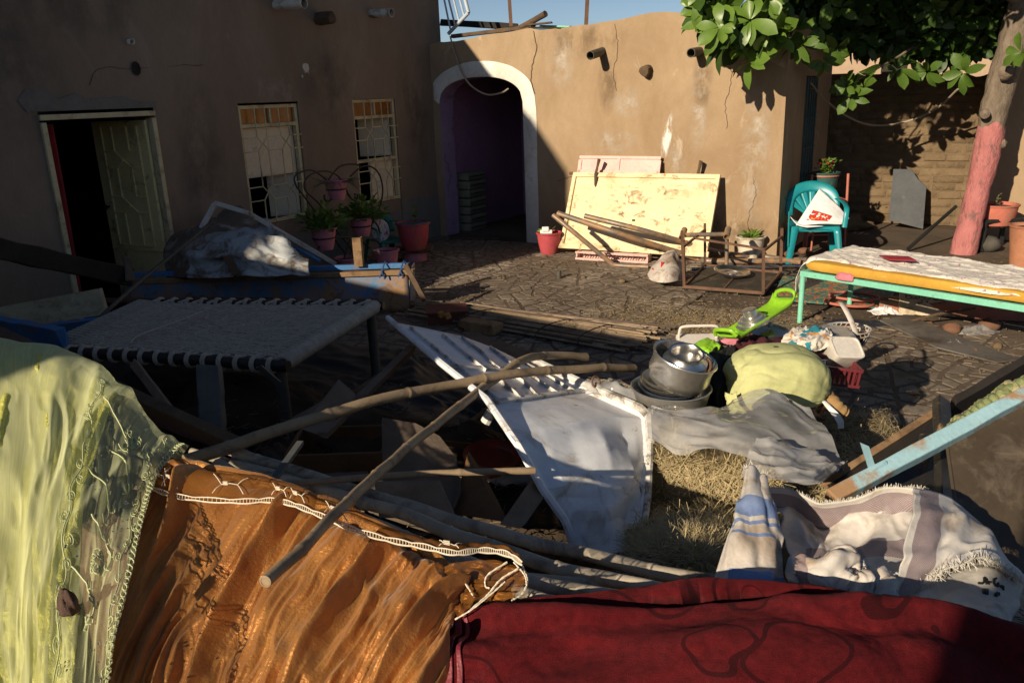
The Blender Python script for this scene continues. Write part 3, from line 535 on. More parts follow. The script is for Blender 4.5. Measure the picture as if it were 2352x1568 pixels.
# arch reveal, room and white surround
au = list(np.linspace(UL, UR, 41)); path = [(UL, z) for z in np.linspace(0, 2.0, 14)[:-1]]+[(u_, archz(u_)) for u_ in au]+[(UR, z) for z in np.linspace(2.0, 0, 14)[1:]]
b = MB(); b.grid(np.array([[FW(u_+.012*float(fbm(z*3, d*4, 5)), z, .001-d) for d in np.linspace(0, .34, 5)] for u_, z in path])); b.build('reveal', 'purple_wash', arch, smooth=50)
def rb(q): return [FW(u_, z, -d) for u_, z, d in q]
b = MB(); R0_, R1, RD = -.0, 3.2, 2.55
b.add(rb([(R0_, 0, RD), (R1, 0, RD), (R1, 1.55, RD), (R0_, 1.55, RD)]), [(0, 1, 2, 3)])     # back wall round its window
b.add(rb([(R0_, 1.55, RD), (1.95, 1.55, RD), (1.95, 2.72, RD), (R0_, 2.72, RD)]), [(0, 1, 2, 3)])
b.add(rb([(2.45, 1.55, RD), (R1, 1.55, RD), (R1, 2.72, RD), (2.45, 2.72, RD)]), [(0, 1, 2, 3)])
b.add(rb([(1.95, 2.1, RD), (2.45, 2.1, RD), (2.45, 2.72, RD), (1.95, 2.72, RD)]), [(0, 1, 2, 3)])
b.add(rb([(R0_+.02, 0, .34), (R0_+.02, 0, RD), (R0_+.02, 2.72, RD), (R0_+.02, 2.72, .34)]), [(0, 1, 2, 3)]); b.add(rb([(R1, 0, .3), (R1, 0, RD), (R1, 2.72, RD), (R1, 2.72, .3)]), [(0, 1, 2, 3)])
b.add(rb([(UR, 0, .34), (R1, 0, .34), (R1, 2.7, .34), (UR, 2.7, .34)]), [(0, 1, 2, 3)])
b.add(rb([(UL, 2.36, .34), (UR, 2.36, .34), (UR, 2.7, .34), (UL, 2.7, .34)]), [(0, 1, 2, 3)])
b.build('room', 'purple_room', arch)
b = MB(); b.add(rb([(R0_, .008, .0), (R1, .008, .0), (R1, .008, RD), (R0_, .008, RD)]), [(0, 1, 2, 3)]); b.build('floor', 'dirt', arch)
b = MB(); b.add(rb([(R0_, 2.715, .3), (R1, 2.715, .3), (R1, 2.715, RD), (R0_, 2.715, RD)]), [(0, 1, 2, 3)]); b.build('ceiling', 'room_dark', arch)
b = MB()
for q in (1.96, 2.2, 2.44): b.box(FW(q, 1.82, -RD+.02), (.03, .04, .56), (ud, wd, zd))
b.box(FW(2.2, 1.56, -RD+.021), (.5, .05, .03), (ud, wd, zd)); b.build('rear_window', 'timber_old', arch)
b = MB(); outp = []; inp = []
for (u_, z) in path:
    if u_ <= UL+1e-6 and z < 1.98: continue
    c = V((UL+UR)/2, 1.75); d = V(u_, z)-c; d = d/np.linalg.norm(d) if z > 1.75 else V(1, 0)
    wdt = .215+.012*float(fbm(z*5, u_*5, 9))*2
    o_ = V(u_, z)+d*wdt; o_[0] = max(o_[0], .035); inp.append(V(u_, z)); outp.append(o_)
b.grid(np.array([[FW(*(i_+(o_-i_)*t), .006+.012*math.sin(math.pi*min(1, t*1.0))**.5*(1 if 0 < t < 1 else .3)) for t in (0, .06, .3, .6, .94, 1)] for i_, o_ in zip(inp, outp)])); b.build('arch_surround', 'whitewash', arch, smooth=60)
spout(arch, FW(2.82, 2.6), -wd, .36, .055, 'pipe_dark', .16); spout(arch, FW(4.14, 2.53), -wd, .30, .055, 'pipe_dark', .08); beam_end(arch, FW(3.46, 2.33), -wd, .10, .075, 8)
b = MB(); b.tube([FW(a, z, .012) for a, z in crom(np.array([(1.8, 2.92), (1.83, 2.7), (1.77, 2.5), (1.73, 2.3), (1.78, 2.1)]), 30)+np.c_[.02*(RNG.rand(30)-.5), np.zeros(30)]], .004, 5); b.build('crack', 'timber_old', arch)
# ================================================================== mud brick wall, right hand wall and houses beyond
MW0 = V(5.62, 12.72, 0)
def MWp(s, z, off=0.): return MW0+ud*s-wd*off+zd*z
mw = thing('mud_wall', 'mud brick wall half in shade behind the pink trunk', 'wall', MWp(0, 0))
def mtop(s): return 2.22+.05*math.sin(5*s)+.12*float(fbm(s*3, 1, 6))-(.0 if s < 1.2 else .07)
b = MB(); sl_ = np.linspace(-1.6, 2.0, 40)
b.prism([MWp(-1.6, 0, -.018), MWp(2.0, 0, -.018)]+[MWp(s, mtop(s)-.03, -.018) for s in sl_[::-1]], wd*.3); b.build('mortar', 'mud_wall', mw)
hh = .118; r = 0; z = .0
rr = random.Random(5)
while z < 2.2:
    s = -1.6-rr.random()*.3; hc = hh*(.85+.35*rr.random())
    while s < 2.0:
        l_ = .34*(.8+.5*rr.random()); s1 = min(s+l_, 2.02)
        if s1 > -1.55 and s1-s > .08:
            sm = (s+s1)/2; zt = min(z+hc, mtop(sm)+.04*rr.random())
            if zt-z > .04:
                o = -.025+.022*rr.random(); j = lambda m=.012: rr.uniform(-m, m); g_ = .003
                q = [(s+g_+j(), z+g_+j(.006)), (s1-g_+j(), z+g_+j(.006)), (s1-g_+j(), zt-g_+j()), (s+g_+j(), zt-g_+j())]
                bk = [MWp(a, c, -.2) for a, c in q]; f1 = [MWp(a, c, o-.02+j(.006)) for a, c in q]; cx = V(np.mean([t[0] for t in q]), np.mean([t[1] for t in q]))
                f2 = [MWp(a+(cx[0]-a)*.12, c+(cx[1]-c)*.22, o+.008+j(.008)) for a, c in q]
                fs = [(k, (k+1) % 4, 4+(k+1) % 4, 4+k) for k in range(4)]+[(4+k, 4+(k+1) % 4, 8+(k+1) % 4, 8+k) for k in range(4)]+[(8, 9, 10, 11)]
                MB().add(bk+f1+f2, fs).build('brick', 'mud_brick', mw, smooth=70)
        s = s1
    z += hc
rwl = thing('plaster_wall', 'tan plastered wall at the right edge behind the tree', 'wall', V(*G(2300, 548)))
RB0 = G(2236, 548); RB0[2] = 0
def RWp(a, z, off=0.): return RB0+ud*a-wd*off+zd*z
rw = wallgrid(brk(0, 4, .2), brk(0, 2.6, .2), RWp, [], 90, .02, 1); rw.prism([RWp(4, 0, -.05), RWp(0, 0, -.05), RWp(0, 2.6, -.05), RWp(4, 2.6, -.05)], wd*.25); rw.add([RWp(0, 0), RWp(0, 2.6), RWp(0, 2.6, -.06), RWp(0, 0, -.06)], [(0, 1, 2, 3)]); rw.build('wall', 'plaster_sun', rwl, smooth=60)
def far_house(label, s0, s1, d, h, mat, ws=(), wm='room_dark'):
    t = thing('far_house', label, 'house', MWp((s0+s1)/2, 0, -d)); b = MB(); b.box(MWp((s0+s1)/2, h/2, -d-1.5), (s1-s0, 3., h), (ud, wd, zd)); b.build('wall', mat, t, bevel=.03)
    b = MB(); b.box(MWp((s0+s1)/2, h+.06, -d-1.5), (s1-s0+.12, 3.1, .12), (ud, wd, zd)); b.build('roof', 'mud_wall', t)
    for (a, z, ww, wh) in ws: MB().box(MWp(a, z, -d+.01), (ww, .06, wh), (ud, wd, zd)).build('window', wm, t)
far_house('beige house with a dark window beyond the mud wall', -2.6, 1.2, 6.0, 3.6, 'far_beige', ((-.6, 2.6, .5, .7),))
far_house('pale pink house beyond the mud wall under the leaves', 1.3, 3.1, 6.6, 3.4, 'far_pink', ((2.2, 2.5, .5, .6),))
far_house('mint green flaking house end beyond the mud wall', 3.2, 3.9, 5.5, 3.9, 'far_mint', ())
far_house('pale grey house beyond the mud wall beside the tree', 4.0, 8.5, 6.2, 3.7, 'far_grey', ((5.2, 2.5, .6, .8),))
# ------------------------------------------------------------------ unseen blocks added to throw shade into the court
sdir = V(math.sin(az), math.cos(az), 0); sperp = V(math.cos(az), -math.sin(az), 0)
def SQ(s, q, z=0.): return sperp*s+sdir*q+zd*z
def shade_blocker(label, s0, s1, q, h, dep=2.5):
    t = thing('added_shade_block', label, 'house', SQ((s0+s1)/2, q)); b = MB(); b.box(SQ((s0+s1)/2, q-dep/2, h/2), (s1-s0, dep, h), (sperp, sdir, zd)); b.build('wall', 'plaster_grey', t)
    b = MB(); b.box(SQ((s0+s1)/2, q-dep/2, h+.08), (s1-s0+.1, dep+.1, .16), (sperp, sdir, zd)); b.build('roof', 'mud_wall', t)
shade_blocker('added unseen block off to the left, shading the rope bed', -7.05, -2.95, -1.0, 2.62)
shade_blocker('added unseen block behind the camera, shading the rug', -.25, 6.0, -2.6, 3.0)

# ================================================================== materials of the furnishings
# ================================================================== tree with the pink trunk
TY = 10.12
tree = thing('almond_tree', 'broad leaved tree with its lower trunk painted pink', 'tree', G(2215, 580))
tp_ = crom(np.array([D(2210, 590, TY), D(2226, 520, TY), D(2246, 440, TY), D(2262, 370, TY), D(2276, 300, TY), D(2287, 240, TY+.02), D(2306, 175, TY+.05), D(2330, 90, TY+.05), D(2352, 0, TY+.1), D(2375, -120, TY+.1)]), 60)
tr = np.interp(np.linspace(0, 1, 60), [0, .1, .3, .46, .5, .6, .72, .8, 1], [.19, .17, .185, .19, .2, .195, .205, .2, .16])
tr = tr*.80*(1+.08*np.array([float(fbm(i*.35, 1, 4)) for i in range(60)])*2)
k0 = 27
def barkify(b, amp=.022):
    v = np.vstack(b.v); v[:, :2] += amp*(np.stack([fbm(v[:, 2]*9+v[:, 0]*14, v[:, 1]*14, 12), fbm(v[:, 2]*9+v[:, 1]*14, v[:, 0]*14, 17)], 1))*2; b.v = [v]; return b
pt_ = MB().tube(tp_[:k0+1], tr[:k0+1], 26, caps=False); pv = pt_.v[0]; pv[-26:] += zd*(.05*RNG.rand(26)-.03*np.sin(np.arange(26)*.9))[:, None]; barkify(pt_).build('painted_trunk', 'pink_bark', tree, smooth=70)
barkify(MB().tube(tp_[k0-3:], np.r_[tr[k0-3:k0+2]*.965, tr[k0+2:]], 26)).build('trunk', 'bark', tree, smooth=70)
kc = D(2313, 165, TY-.19)
for kn in (0, 1, 2):
    b = MB()
    if kn == 0: b.lathe([(.09, -.05), (.085, .02), (.05, .06), (.0, .05)], 14, frame4(kc, (.35, -1, .15)), wob=lambda a, z: 1+.1*math.sin(3*a))
    if kn == 1: b.lathe([(.06, -.05), (.055, .02), (.0, .05)], 12, frame4(D(2262, 262, TY-.17), (-.5, -1, .0)))
    if kn == 2: b.lathe([(.075, -.05), (.06, .03), (.0, .07)], 12, frame4(D(2300, 330, TY-.06), (1., -.3, .2)))
    b.build('knot', 'bark', tree, smooth=True)
def branch(pts, r0, r1):
    p = crom(np.array(pts), 16); barkify(MB().tube(p, np.linspace(r0, r1, 16), 9), .006).build('branch', 'bark', tree, smooth=60)
top = tp_[-8]
for e, r0 in ((D(2030, -60, 11.6), .06), (D(2200, -60, 10.6), .07), (D(2500, -140, 9.8), .08), (D(2330, -260, 10.8), .1), (V(2.3, 9.4, 4.0), .07)):
    m = (top+e)/2+V(0, 0, .3); branch([top, (top*2+m)/3, m, (m+e)/2+V(0, 0, .05), e], r0, r0*.25)
branch([D(2200, 40, 11.2), D(2080, 120, 11.1), D(2020, 155, 10.9), D(1965, 185, 10.75)], .022, .008)
def leaf_mesh(L, Wd, fold, droop, rr):
    k = 7; vs = []; fs = []
    for i in range(k):
        t = i/(k-1); w_ = Wd*.5*(math.sin(math.pi*min(1, t**1.75*.90+.06)))**.7 if 0 < i < k-1 else .004
        z = -droop*t*t*L; x = t*L
        for s in (-1, 0, 1): vs.append((x, s*w_, z+abs(s)*w_*fold+.01*L*math.sin(7*t+s)*abs(s)))
    for i in range(k-1):
        for s in range(2): a = i*3+s; fs.append((a, a+3, a+4, a+1))
    return np.array(vs), fs
LV = [leaf_mesh(.22, .125, .35, .25, 0), leaf_mesh(.25, .14, .15, .5, 0), leaf_mesh(.18, .11, .5, .1, 0), leaf_mesh(.2, .10, .25, .8, 0)]
LM = []
for vs, fs in LV:
    me = bpy.data.meshes.new('leaf'); me.from_pydata(vs.tolist(), [], fs); me.materials.append(M_('leaf')); me.polygons.foreach_set('use_smooth', [True]*len(fs)); LM.append(me)
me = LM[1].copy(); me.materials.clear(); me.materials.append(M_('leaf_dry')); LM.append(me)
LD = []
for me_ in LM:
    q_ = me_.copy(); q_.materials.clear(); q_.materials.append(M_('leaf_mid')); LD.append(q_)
def rosette(c, rr, n_, outward, big_=0.):
    res = []
    ax = norm(np.asarray(outward)+rr.normal(0, .5, 3)); x = norm(np.cross(ax, V(.3, .5, .8))); y = np.cross(ax, x); a0 = rr.rand()*6
    for i in range(n_):
        a = a0+2*math.pi*i/n_+rr.normal(0, .25); d = norm(math.cos(a)*x+math.sin(a)*y+ax*(.35+.5*rr.rand())+V(0, 0, -.25))
        up = norm(ax-d*(ax@d)+rr.normal(0, .25, 3)); s_ = norm(np.cross(up, d)); up = np.cross(d, s_); sc = .55+big_+.5*rr.rand()
        m = np.eye(4); m[:3, 0] = d*sc; m[:3, 1] = s_*sc; m[:3, 2] = up*sc; m[:3, 3] = np.asarray(c)+d*.02; res.append(m)
    return res
rr = np.random.RandomState(3); big = []; mass = []; dk = []
front = [(1642, 14, 9.75), (1682, 52, 9.75), (1632, 57, 9.75), (1682, 104, 9.75), (1707, 114, 9.75), (1732, 57, 9.75), (1742, 9, 9.75), (1787, 42, 9.75), (1802, 95, 9.75), (1800, 20, 9.90), (1825, 70, 10.03), (1850, 110, 10.15), (1880, 60, 10.30), (1890, 140, 10.35), (1920, 110, 10.50), (1945, 195, 10.62), (1970, 165, 10.70), (1985, 200, 10.70), (1955, 225, 10.70), (2060, 160, 10.70), (2130, 165, 10.70), (2215, 165, 10.40), (2345, 120, 9.60), (1930, 20, 10.55), (1667, 76, 9.75), (1657, 33, 9.75), (1762, 85, 9.75), (1617, 19, 9.75)]
front += [(x+rr.normal(0, 22), y+rr.normal(0, 16), Y+.15*rr.normal()) for (x, y, Y) in front if x < 1830]+[(x+rr.normal(0, 22), y+rr.normal(0, 16), Y+.15*rr.normal()) for (x, y, Y) in front if x < 1760]
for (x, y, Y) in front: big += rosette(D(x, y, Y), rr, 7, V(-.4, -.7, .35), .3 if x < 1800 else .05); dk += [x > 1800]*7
for k in range(2300):
    if k < 950: x = rr.uniform(1785, 2140); lim = 92+30*math.sin(x*.013); y = rr.uniform(-40, lim); Y = rr.uniform(11.2, 12.1); c = D(x, y, Y)
    elif k < 1500: x = rr.uniform(2130, 2520); lim = 115+35*math.sin(x*.021); y = rr.uniform(-40, lim); Y = rr.uniform(10.7, 12.0); c = D(x, y, Y)
    else: c = V(rr.uniform(1.5, 6.8), rr.uniform(8.3, 12.0), rr.uniform(3.62, 4.5))  # out of view, added above to shade the leaves below
    mass += rosette(c, rr, 7, norm(V(rr.normal(-.2, .5), rr.normal(-.3, .6), .5)))
for k, m in enumerate(big[:298]):
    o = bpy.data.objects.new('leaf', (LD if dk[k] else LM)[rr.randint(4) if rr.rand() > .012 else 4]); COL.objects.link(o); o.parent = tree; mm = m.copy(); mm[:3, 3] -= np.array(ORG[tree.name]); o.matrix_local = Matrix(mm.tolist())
b = MB()
for m in mass+big[298:]:
    vs, fs = LV[rr.randint(4)]; b.add(vs@m[:3, :3].T+m[:3, 3], fs)
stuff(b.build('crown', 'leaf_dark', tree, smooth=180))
# ================================================================== pots and plants
def foliage(kind, r, rr):
    b = MB()
    def lf(p, d, L, w_, droop=.3):
        d = norm(d); s_ = norm(np.cross(d, V(rr.normal(), rr.normal(), 1.5))); k = 4; vs = []
        for i in range(k):
            t = i/(k-1); w2 = w_*(.15, .5, .42, .03)[i]; c = p+d*L*t+V(0, 0, -droop*L*t*t); vs += [c-s_*w2, c+s_*w2]
        b.add(vs, [(2*i, 2*i+1, 2*i+3, 2*i+2) for i in range(k-1)])
    if kind == 'bush':
        for i in range(330):
            p = V(*(rr.normal(0, .42, 2)*r), abs(rr.normal(0, .42))*r); p[2] = max(p[2], .01); lf(p, p+V(*rr.normal(0, .4*r, 2), r*(.2+.5*rr.rand())), r*.42, r*.16, .4)
    if kind == 'tuft':
        for i in range(46):
            a = rr.rand()*6.28; lf(V(math.cos(a)*.02, math.sin(a)*.02, 0), V(math.cos(a), math.sin(a), .5+1.6*rr.rand()), r*(.7+.6*rr.rand()), r*.13, .35)
    if kind == 'vine':
        for i in range(60):
            a = rr.rand()*6.28; lf(V(math.cos(a)*r*.5, math.sin(a)*r*.5, 0), V(math.cos(a), math.sin(a), .6*rr.rand()), r*(.6+.5*rr.rand()), r*.06, 1.0*rr.rand())
    if kind == 'sprig':
        for i in range(40):
            h_ = rr.rand()*r*1.6; a = rr.rand()*6.28; lf(V(.25*r*math.sin(h_*9), .1*r*math.cos(h_*7), h_), V(math.cos(a), math.sin(a), .5), r*.35, r*.16, .2)
    if kind == 'sprout':
        for a, e in ((.3, 1.6), (2.7, .6), (3.4, .9)): lf(V(0, 0, .0), V(math.cos(a), .1, e), r*1.0, r*.3, .3)
        b.tube([(0, 0, -.02), (0, 0, .1)], .012, 6)
    if kind == 'flower':
        for i in range(150):
            p = V(*(rr.normal(0, .35, 2)*r), rr.rand()*r*1.3); lf(p, p+V(*rr.normal(0, .5*r, 2), .2*r), r*.38, r*.2, .3)
    return b
def pot(name, label, loc, r1, h, r0, mat, kind=None, pr=.15, leafm='leaf_small', lip=.012, group=None, seed=1, round_=0., rz=0.):
    t = thing(name, label, 'plant pot', loc, rz, group); rr = np.random.RandomState(seed); b = MB(); prof = [(0, .002), (r0, .002)]
    for s in np.linspace(0.05, 1, 9): prof.append((r0+(r1-r0)*(s**(1-.35*round_))+round_*.06*r1*math.sin(math.pi*s), h*s))
    prof += [(r1+lip, h-.02), (r1+lip+.004, h), (r1-.006, h+.003), (r1-.012, h-.045)]
    ph = rr.rand()*6
    prof2 = prof[1:]
    b.lathe(prof2, 30, wob=lambda a, z: 1+.012*math.sin(3*a+ph)+.008*math.sin(5*a+20*z)); b.build('pot', mat, t, smooth=True, world=False)
    b = MB(); b.lathe([(r1*.96, h-.04), (r1*.6, h-.03+.01*rr.rand()), (0, h-.025)], 16); b.build('soil', 'soil', t, smooth=True, world=False)
    if kind:
        f = foliage(kind, pr, rr); v = np.vstack(f.v)+V(0, 0, h-.03); f.v = [v]; f.build('foliage', leafm, t, smooth=180, world=False)
    return t
pr_ = pot('plant_pot', 'glossy red pot with a pale green sprout beside the yellow panel', G(1262, 583), .165, .30, .11, 'red_pot', 'sprout', .2, 'leaf_pale', seed=2, round_=.6)
b = MB(); b.box((-.04, -.03, .31), (.16, .07, .05)); b.box((-.05, -.05, .35), (.09, .06, .06)); b.build('foam_scrap', 'white_paper', pr_, world=False, bevel=.008)
pot('bucket_planter', 'dirty white bucket with a spiky green plant by the wall corner', G(1722, 596), .175, .30, .13, 'white_bucket', 'tuft', .19, 'leaf', seed=4, lip=.014)
pst = pot('plant_pot', 'dark green pot with a red flowering plant on a coral stand', V(4.28, 11.1, .62), .185, .34, .13, 'green_pot', 'flower', .15, 'leaf_small', seed=5)
b = MB()
for k in range(16):
    a = k*2.4; q = V(.1*math.cos(a), .1*math.sin(a)*.8, .42+.1*((k*37) % 10)/10); b.lathe([(0, -.012), (.014, 0), (0, .012)], 6, frame4(q, (0, 0, 1)))
b.build('blossom', 'red_print', pst, world=False)
b = MB(); b.lathe([(.188, .29), (.192, .30), (.19, .31)], 24); b.build('rim_stripe', 'coral_metal', pst, world=False)
st_ = thing('plant_stand', 'coral painted metal stand under the dark green pot', 'plant stand', (4.28, 11.1, 0))
for sx in (-1, 1):
    for sy in (-1, 1): MB().tube([(sx*.26, sy*.2, 0), (sx*.24, sy*.18, .95 if sy < 0 else .7)], .017, 8).build('leg', 'coral_metal', st_, world=False)
for sy in (-1, 1):
    for z in (.3, .6): MB().tube([(-.25, sy*.19, z), (.25, sy*.19, z)], .013, 7).build('rail', 'coral_metal', st_, world=False)
for sx in (-1, 1): MB().tube([(sx*.25, -.19, .6), (sx*.25, .19, .6)], .013, 7).build('rail', 'coral_metal', st_, world=False)
MB().box((0, 0, .612), (.44, .36, .012)).build('shelf', 'coral_metal', st_, world=False)
# pot at the right on its black stand
pR = pot('plant_pot', 'squat coral pot of dry soil on a black stand behind the trunk', D(2283, 515, 10.35), .25, .26, .2, 'coral_pot', 'sprig', .1, 'leaf_dusty', seed=9, round_=.5)
base = D(2283, 515, 10.35); s2 = thing('plant_stand', 'black iron stand carrying the squat coral pot behind the trunk', 'plant stand', (base[0], base[1], 0))
hz = base[2]
for sx in (-1, 1):
    for sy in (-1, 1): MB().box((sx*.24, sy*.2, (hz+.1)/2), (.05, .04, hz+.1)).build('leg', 'black_iron', s2, world=False)
for sy in (-1, 1): MB().box((0, sy*.2, hz+.075), (.44, .03, .04)).build('rail', 'black_iron', s2, world=False)
for sx in (-1, 1): MB().box((sx*.24, 0, hz-.015), (.04, .36, .03)).build('rail', 'black_iron', s2, world=False)
for k in (-1, 0, 1): MB().box((k*.12, 0, hz-.012), (.03, .36, .02)).build('slat', 'black_iron', s2, world=False)
pot('plant_pot', 'terracotta pot cut by the right edge of the picture', G(2352, 612), .2, .48, .15, 'terracotta', 'sprig', .12, 'leaf_dusty', seed=12)
# ================================================================== slate board, dark pole, stone by the trunk
ps = [(2041, 506, 12.05), (2120, 526, 11.85), (2128, 428, 12.1), (2120, 420, 12.12), (2110, 410, 12.15), (2101, 402, 12.17), (2097, 394, 12.19), (2094, 389, 12.2), (2052, 388.5, 12.3)]
sA, sB, sC_ = D(2041, 506, 12.05), D(2120, 526, 11.85), D(2052, 388.5, 12.3); sN = norm(np.cross(sB-sA, sC_-sA)); ps = [(2041, 506), (2120, 526), (2128, 428), (2118, 421), (2109, 412), (2102, 402), (2098, 394), (2094, 389), (2052, 388.5)]
o = MB().prism([PL(x_, y_, sA, sN) for x_, y_ in ps], wd*.025).build('slate_board', 'slate', bevel=.003); tag(o, 'dark grey board with a curved broken corner leaning on the mud wall', 'board')
o = MB().tube([G(2085, 572, .03), D(2196, 474, 10.75)], .022, 8).build('pole', 'black_iron'); tag(o, 'thin dark pole leaning against the pink trunk', 'pole')
def rock(c, r, seed, mat, name, label, cat='rock', sq=.7, group=None):
    b = MB(); rr = np.random.RandomState(seed); g = []
    for i in range(11):
        th = math.pi*i/10; row = []
        for j in range(17):
            ph = 2*math.pi*j/16; d = V(math.sin(th)*math.cos(ph), math.sin(th)*math.sin(ph), math.cos(th)); k = 1+.5*float(fbm(d[0]*1.6+seed, d[1]*1.6+d[2]*1.3, seed, 3)) if j < 16 else None
            row.append(d*(k if k else 1)*r*V(1, 1, sq) if j < 16 else row[0])
        g.append(row)
    g = np.array(g)+np.asarray(c)+V(0, 0, r*sq*.75); b.grid(g); o = b.build(name, mat, smooth=60); tag(o, label, cat, group); return o
rock(G(2268, 575), .15, 3, 'grey_lump', 'rock', 'rounded grey lump at the foot of the pink trunk')
# ================================================================== yellow panel, pink door behind it, prop posts
YB = [G(1287, 567, .1), G(1624.5, 588, .1)]; YT = [PL(1317.7, 400.5, FW(0, 0, .16), -wd), PL(1657.5, 405, FW(0, 0, .16), -wd)]
yx = norm(YB[1]-YB[0]); yy = norm((YT[0]+YT[1])/2-(YB[0]+YB[1])/2); yn = np.cross(yx, yy); yc = (YB[0]+YB[1]+YT[0]+YT[1])/4; YW = np.linalg.norm(YB[1]-YB[0]); YH = np.linalg.norm((YT[0]+YT[1])/2-(YB[0]+YB[1])/2)
yp = thing('yellow_door', 'big pale yellow metal door panel leaning sideways on the sunlit wall', 'door panel', (YB[0]+YB[1])/2)
def YP(a, b_, o=0.): return yc+yx*a*YW/2+yy*b_*YH/2+yn*o
g = np.array([[YP(a, c, .004*float(fbm(a*4, c*3, 3))+(.012*math.exp(-((c+.32)/.02)**2)+.01*math.exp(-((c+.42)/.02)**2))) for c in np.linspace(-.96, .96, 60)] for a in np.linspace(-.97, .97, 40)])
MB().grid(g).build('panel', 'yellow_paint', yp, smooth=180, solid=.006)
for nm, (a, c, wx, wy) in dict(top=(0, .975, YW, .06), bottom=(-.02, -.975, YW*1.04, .07), left=(-.975, 0, .05, YH*.935), right=(.975, 0, .05, YH*.935)).items(): MB().box(YP(a, c, .014), (wx, wy, .045), (yx, yy, yn)).build('frame_rail', 'yellow_paint', yp, bevel=.005)
for a, c in ((-.03, -.2), (-.06, -.33)): MB().box(YP(a, c, .014), (.035, .025, .012), (yx, yy, yn)).build('latch_plate', 'black_iron', yp)
MB().tube([YP(-1.0, 1.0, .03), YP(-1.05, 1.0, .03)], .02, 8).build('hinge', 'rust', yp)
PB = [PL(1330, 596, FW(0, 0, .42), -wd), PL(1485, 604, FW(0, 0, .42), -wd)]; PB[0][2] = PB[1][2] = .02; PT = [PL(1333, 359, FW(0, 0, .05), -wd), PL(1520, 361, FW(0, 0, .05), -wd)]
px_ = norm(PT[1]-PT[0]); py_ = norm((PT[0]+PT[1])/2-(PB[0]+PB[1])/2); py_ = norm(py_-px_*(py_@px_)); pn = np.cross(px_, py_); PWd = np.linalg.norm(PT[1]-PT[0]); PH = 1.24; p0 = (PT[0]+PT[1])/2-py_*PH/2
pdoor = thing('pink_door', 'pale pink panelled shutter standing behind the yellow panel', 'shutter', p0-py_*PH/2)
def PP(a, b_, o=0.): return p0+px_*a*PWd/2+py_*b_*PH/2+pn*o
MB().box(PP(0, 0), (PWd-.02, PH-.02, .02), (px_, py_, pn)).build('panel', 'pink_paint', pdoor)
for a, c, wx, wy in ((0, .975, PWd, .04), (0, .66, PWd, .05), (0, -.97, PWd, .06), (-.97, 0, .05, PH*.92), (.97, 0, .05, PH*.92), (0, .82, .04, PH*.13)): MB().box(PP(a, c, .016), (wx, wy, .022), (px_, py_, pn)).build('rail', 'pink_paint', pdoor, bevel=.004)
b = MB(); zz = [PP(-.9+1.8*k/14, -.86+(.05 if k % 2 else -.02), .02) for k in range(15)]; b.tube(zz, .006, 5); b.build('scroll_work', 'rust', pdoor)
cr = thing('pink_crate', 'low pink metal crate under the lower edge of the yellow panel', 'crate', G(1405, 600))
cb = [G(1322, 597), G(1488, 606)]; cx_ = norm(cb[1]-cb[0]); cy_ = norm(np.cross(zd, cx_)); cl = np.linalg.norm(cb[1]-cb[0])
for nm, o_, z, hh_ in (('side', 0, .02, .03), ('side', 0, .105, .02)): MB().box((cb[0]+cb[1])/2+cy_*o_+zd*z, (cl, .02, hh_), (cx_, cy_, zd)).build(nm, 'pink_paint', cr)
MB().box((cb[0]+cb[1])/2+cy_*.15+zd*.05, (cl, .02, .09), (cx_, cy_, zd)).build('back', 'pink_paint', cr)
for e in (0, 1): MB().box(cb[e]+cy_*.08+zd*.06+cx_*(.012 if not e else -.012), (.02, .14, .1), (cx_, cy_, zd)).build('end', 'pink_paint', cr)
for k in range(13): MB().bar(cb[0]+cx_*cl*(k+.2)/13.4+zd*.034+cy_*.002, cb[0]+cx_*cl*(k+.9)/13.4+zd*.096+cy_*.002, .006, .01).build('wire', 'rust', cr)
def fork_post(x, y0, y1, off, label):
    p = PL(x, y1, FW(0, 0, off), -wd); q = PL(x+8, y0, FW(0, 0, off), -wd); b = MB(); p2 = p+zd*-.3
    b.tube([p2, p, (p+q)/2+V(.0, 0, 0), q], [.035, .035, .028, .04], 7, flat=.6); v = b.build('post', 'timber_old', smooth=30); tag(v, label, 'post'); return v
fork_post(1602, 370, 404, .1, 'weathered wooden post poking up above the right end of the yellow panel'); fork_post(1368, 366, 400, .24, 'short dark wooden post in front of the pink shutter')
# pipes
def pipe(pts, r, mat, label, cat='pipe', name='pipe', group=None):
    p = crom(np.array(pts), 60); o = MB().tube(p, r, 12).build(name, mat, smooth=50); tag(o, label, cat, group); return o
pipe([D(1270, 494, 10.25), D(1320, 535, 10.1), G(1402, 603, .05), G(1415, 609, .03), G(1490, 613, .03)], .03, 'rust_pipe', 'bent steel pipe whose foot lies on the paving before the yellow panel')
pipe([D(1281, 490, 10.4), D(1420, 536, 10.0), G(1590, 590, .06), G(1625, 599, .04), G(1730, 600, .04), G(1856, 597, .04)], .036, 'rust_pipe', 'long bent pipe rising left from the bed across the panel')
pipe([D(1343, 496, 10.3), D(1480, 530, 10.0), G(1640, 576, .11), G(1690, 585, .09), G(1760, 590, .05), G(1856, 606, .04)], .033, 'rust_pipe', 'upper steel pipe resting across the yellow panel')
pipe([G(1588, 617, .03), G(1700, 614, .03), G(1860, 610, .03)], .022, 'steel', 'shiny straight pipe on the ground behind the upturned table')
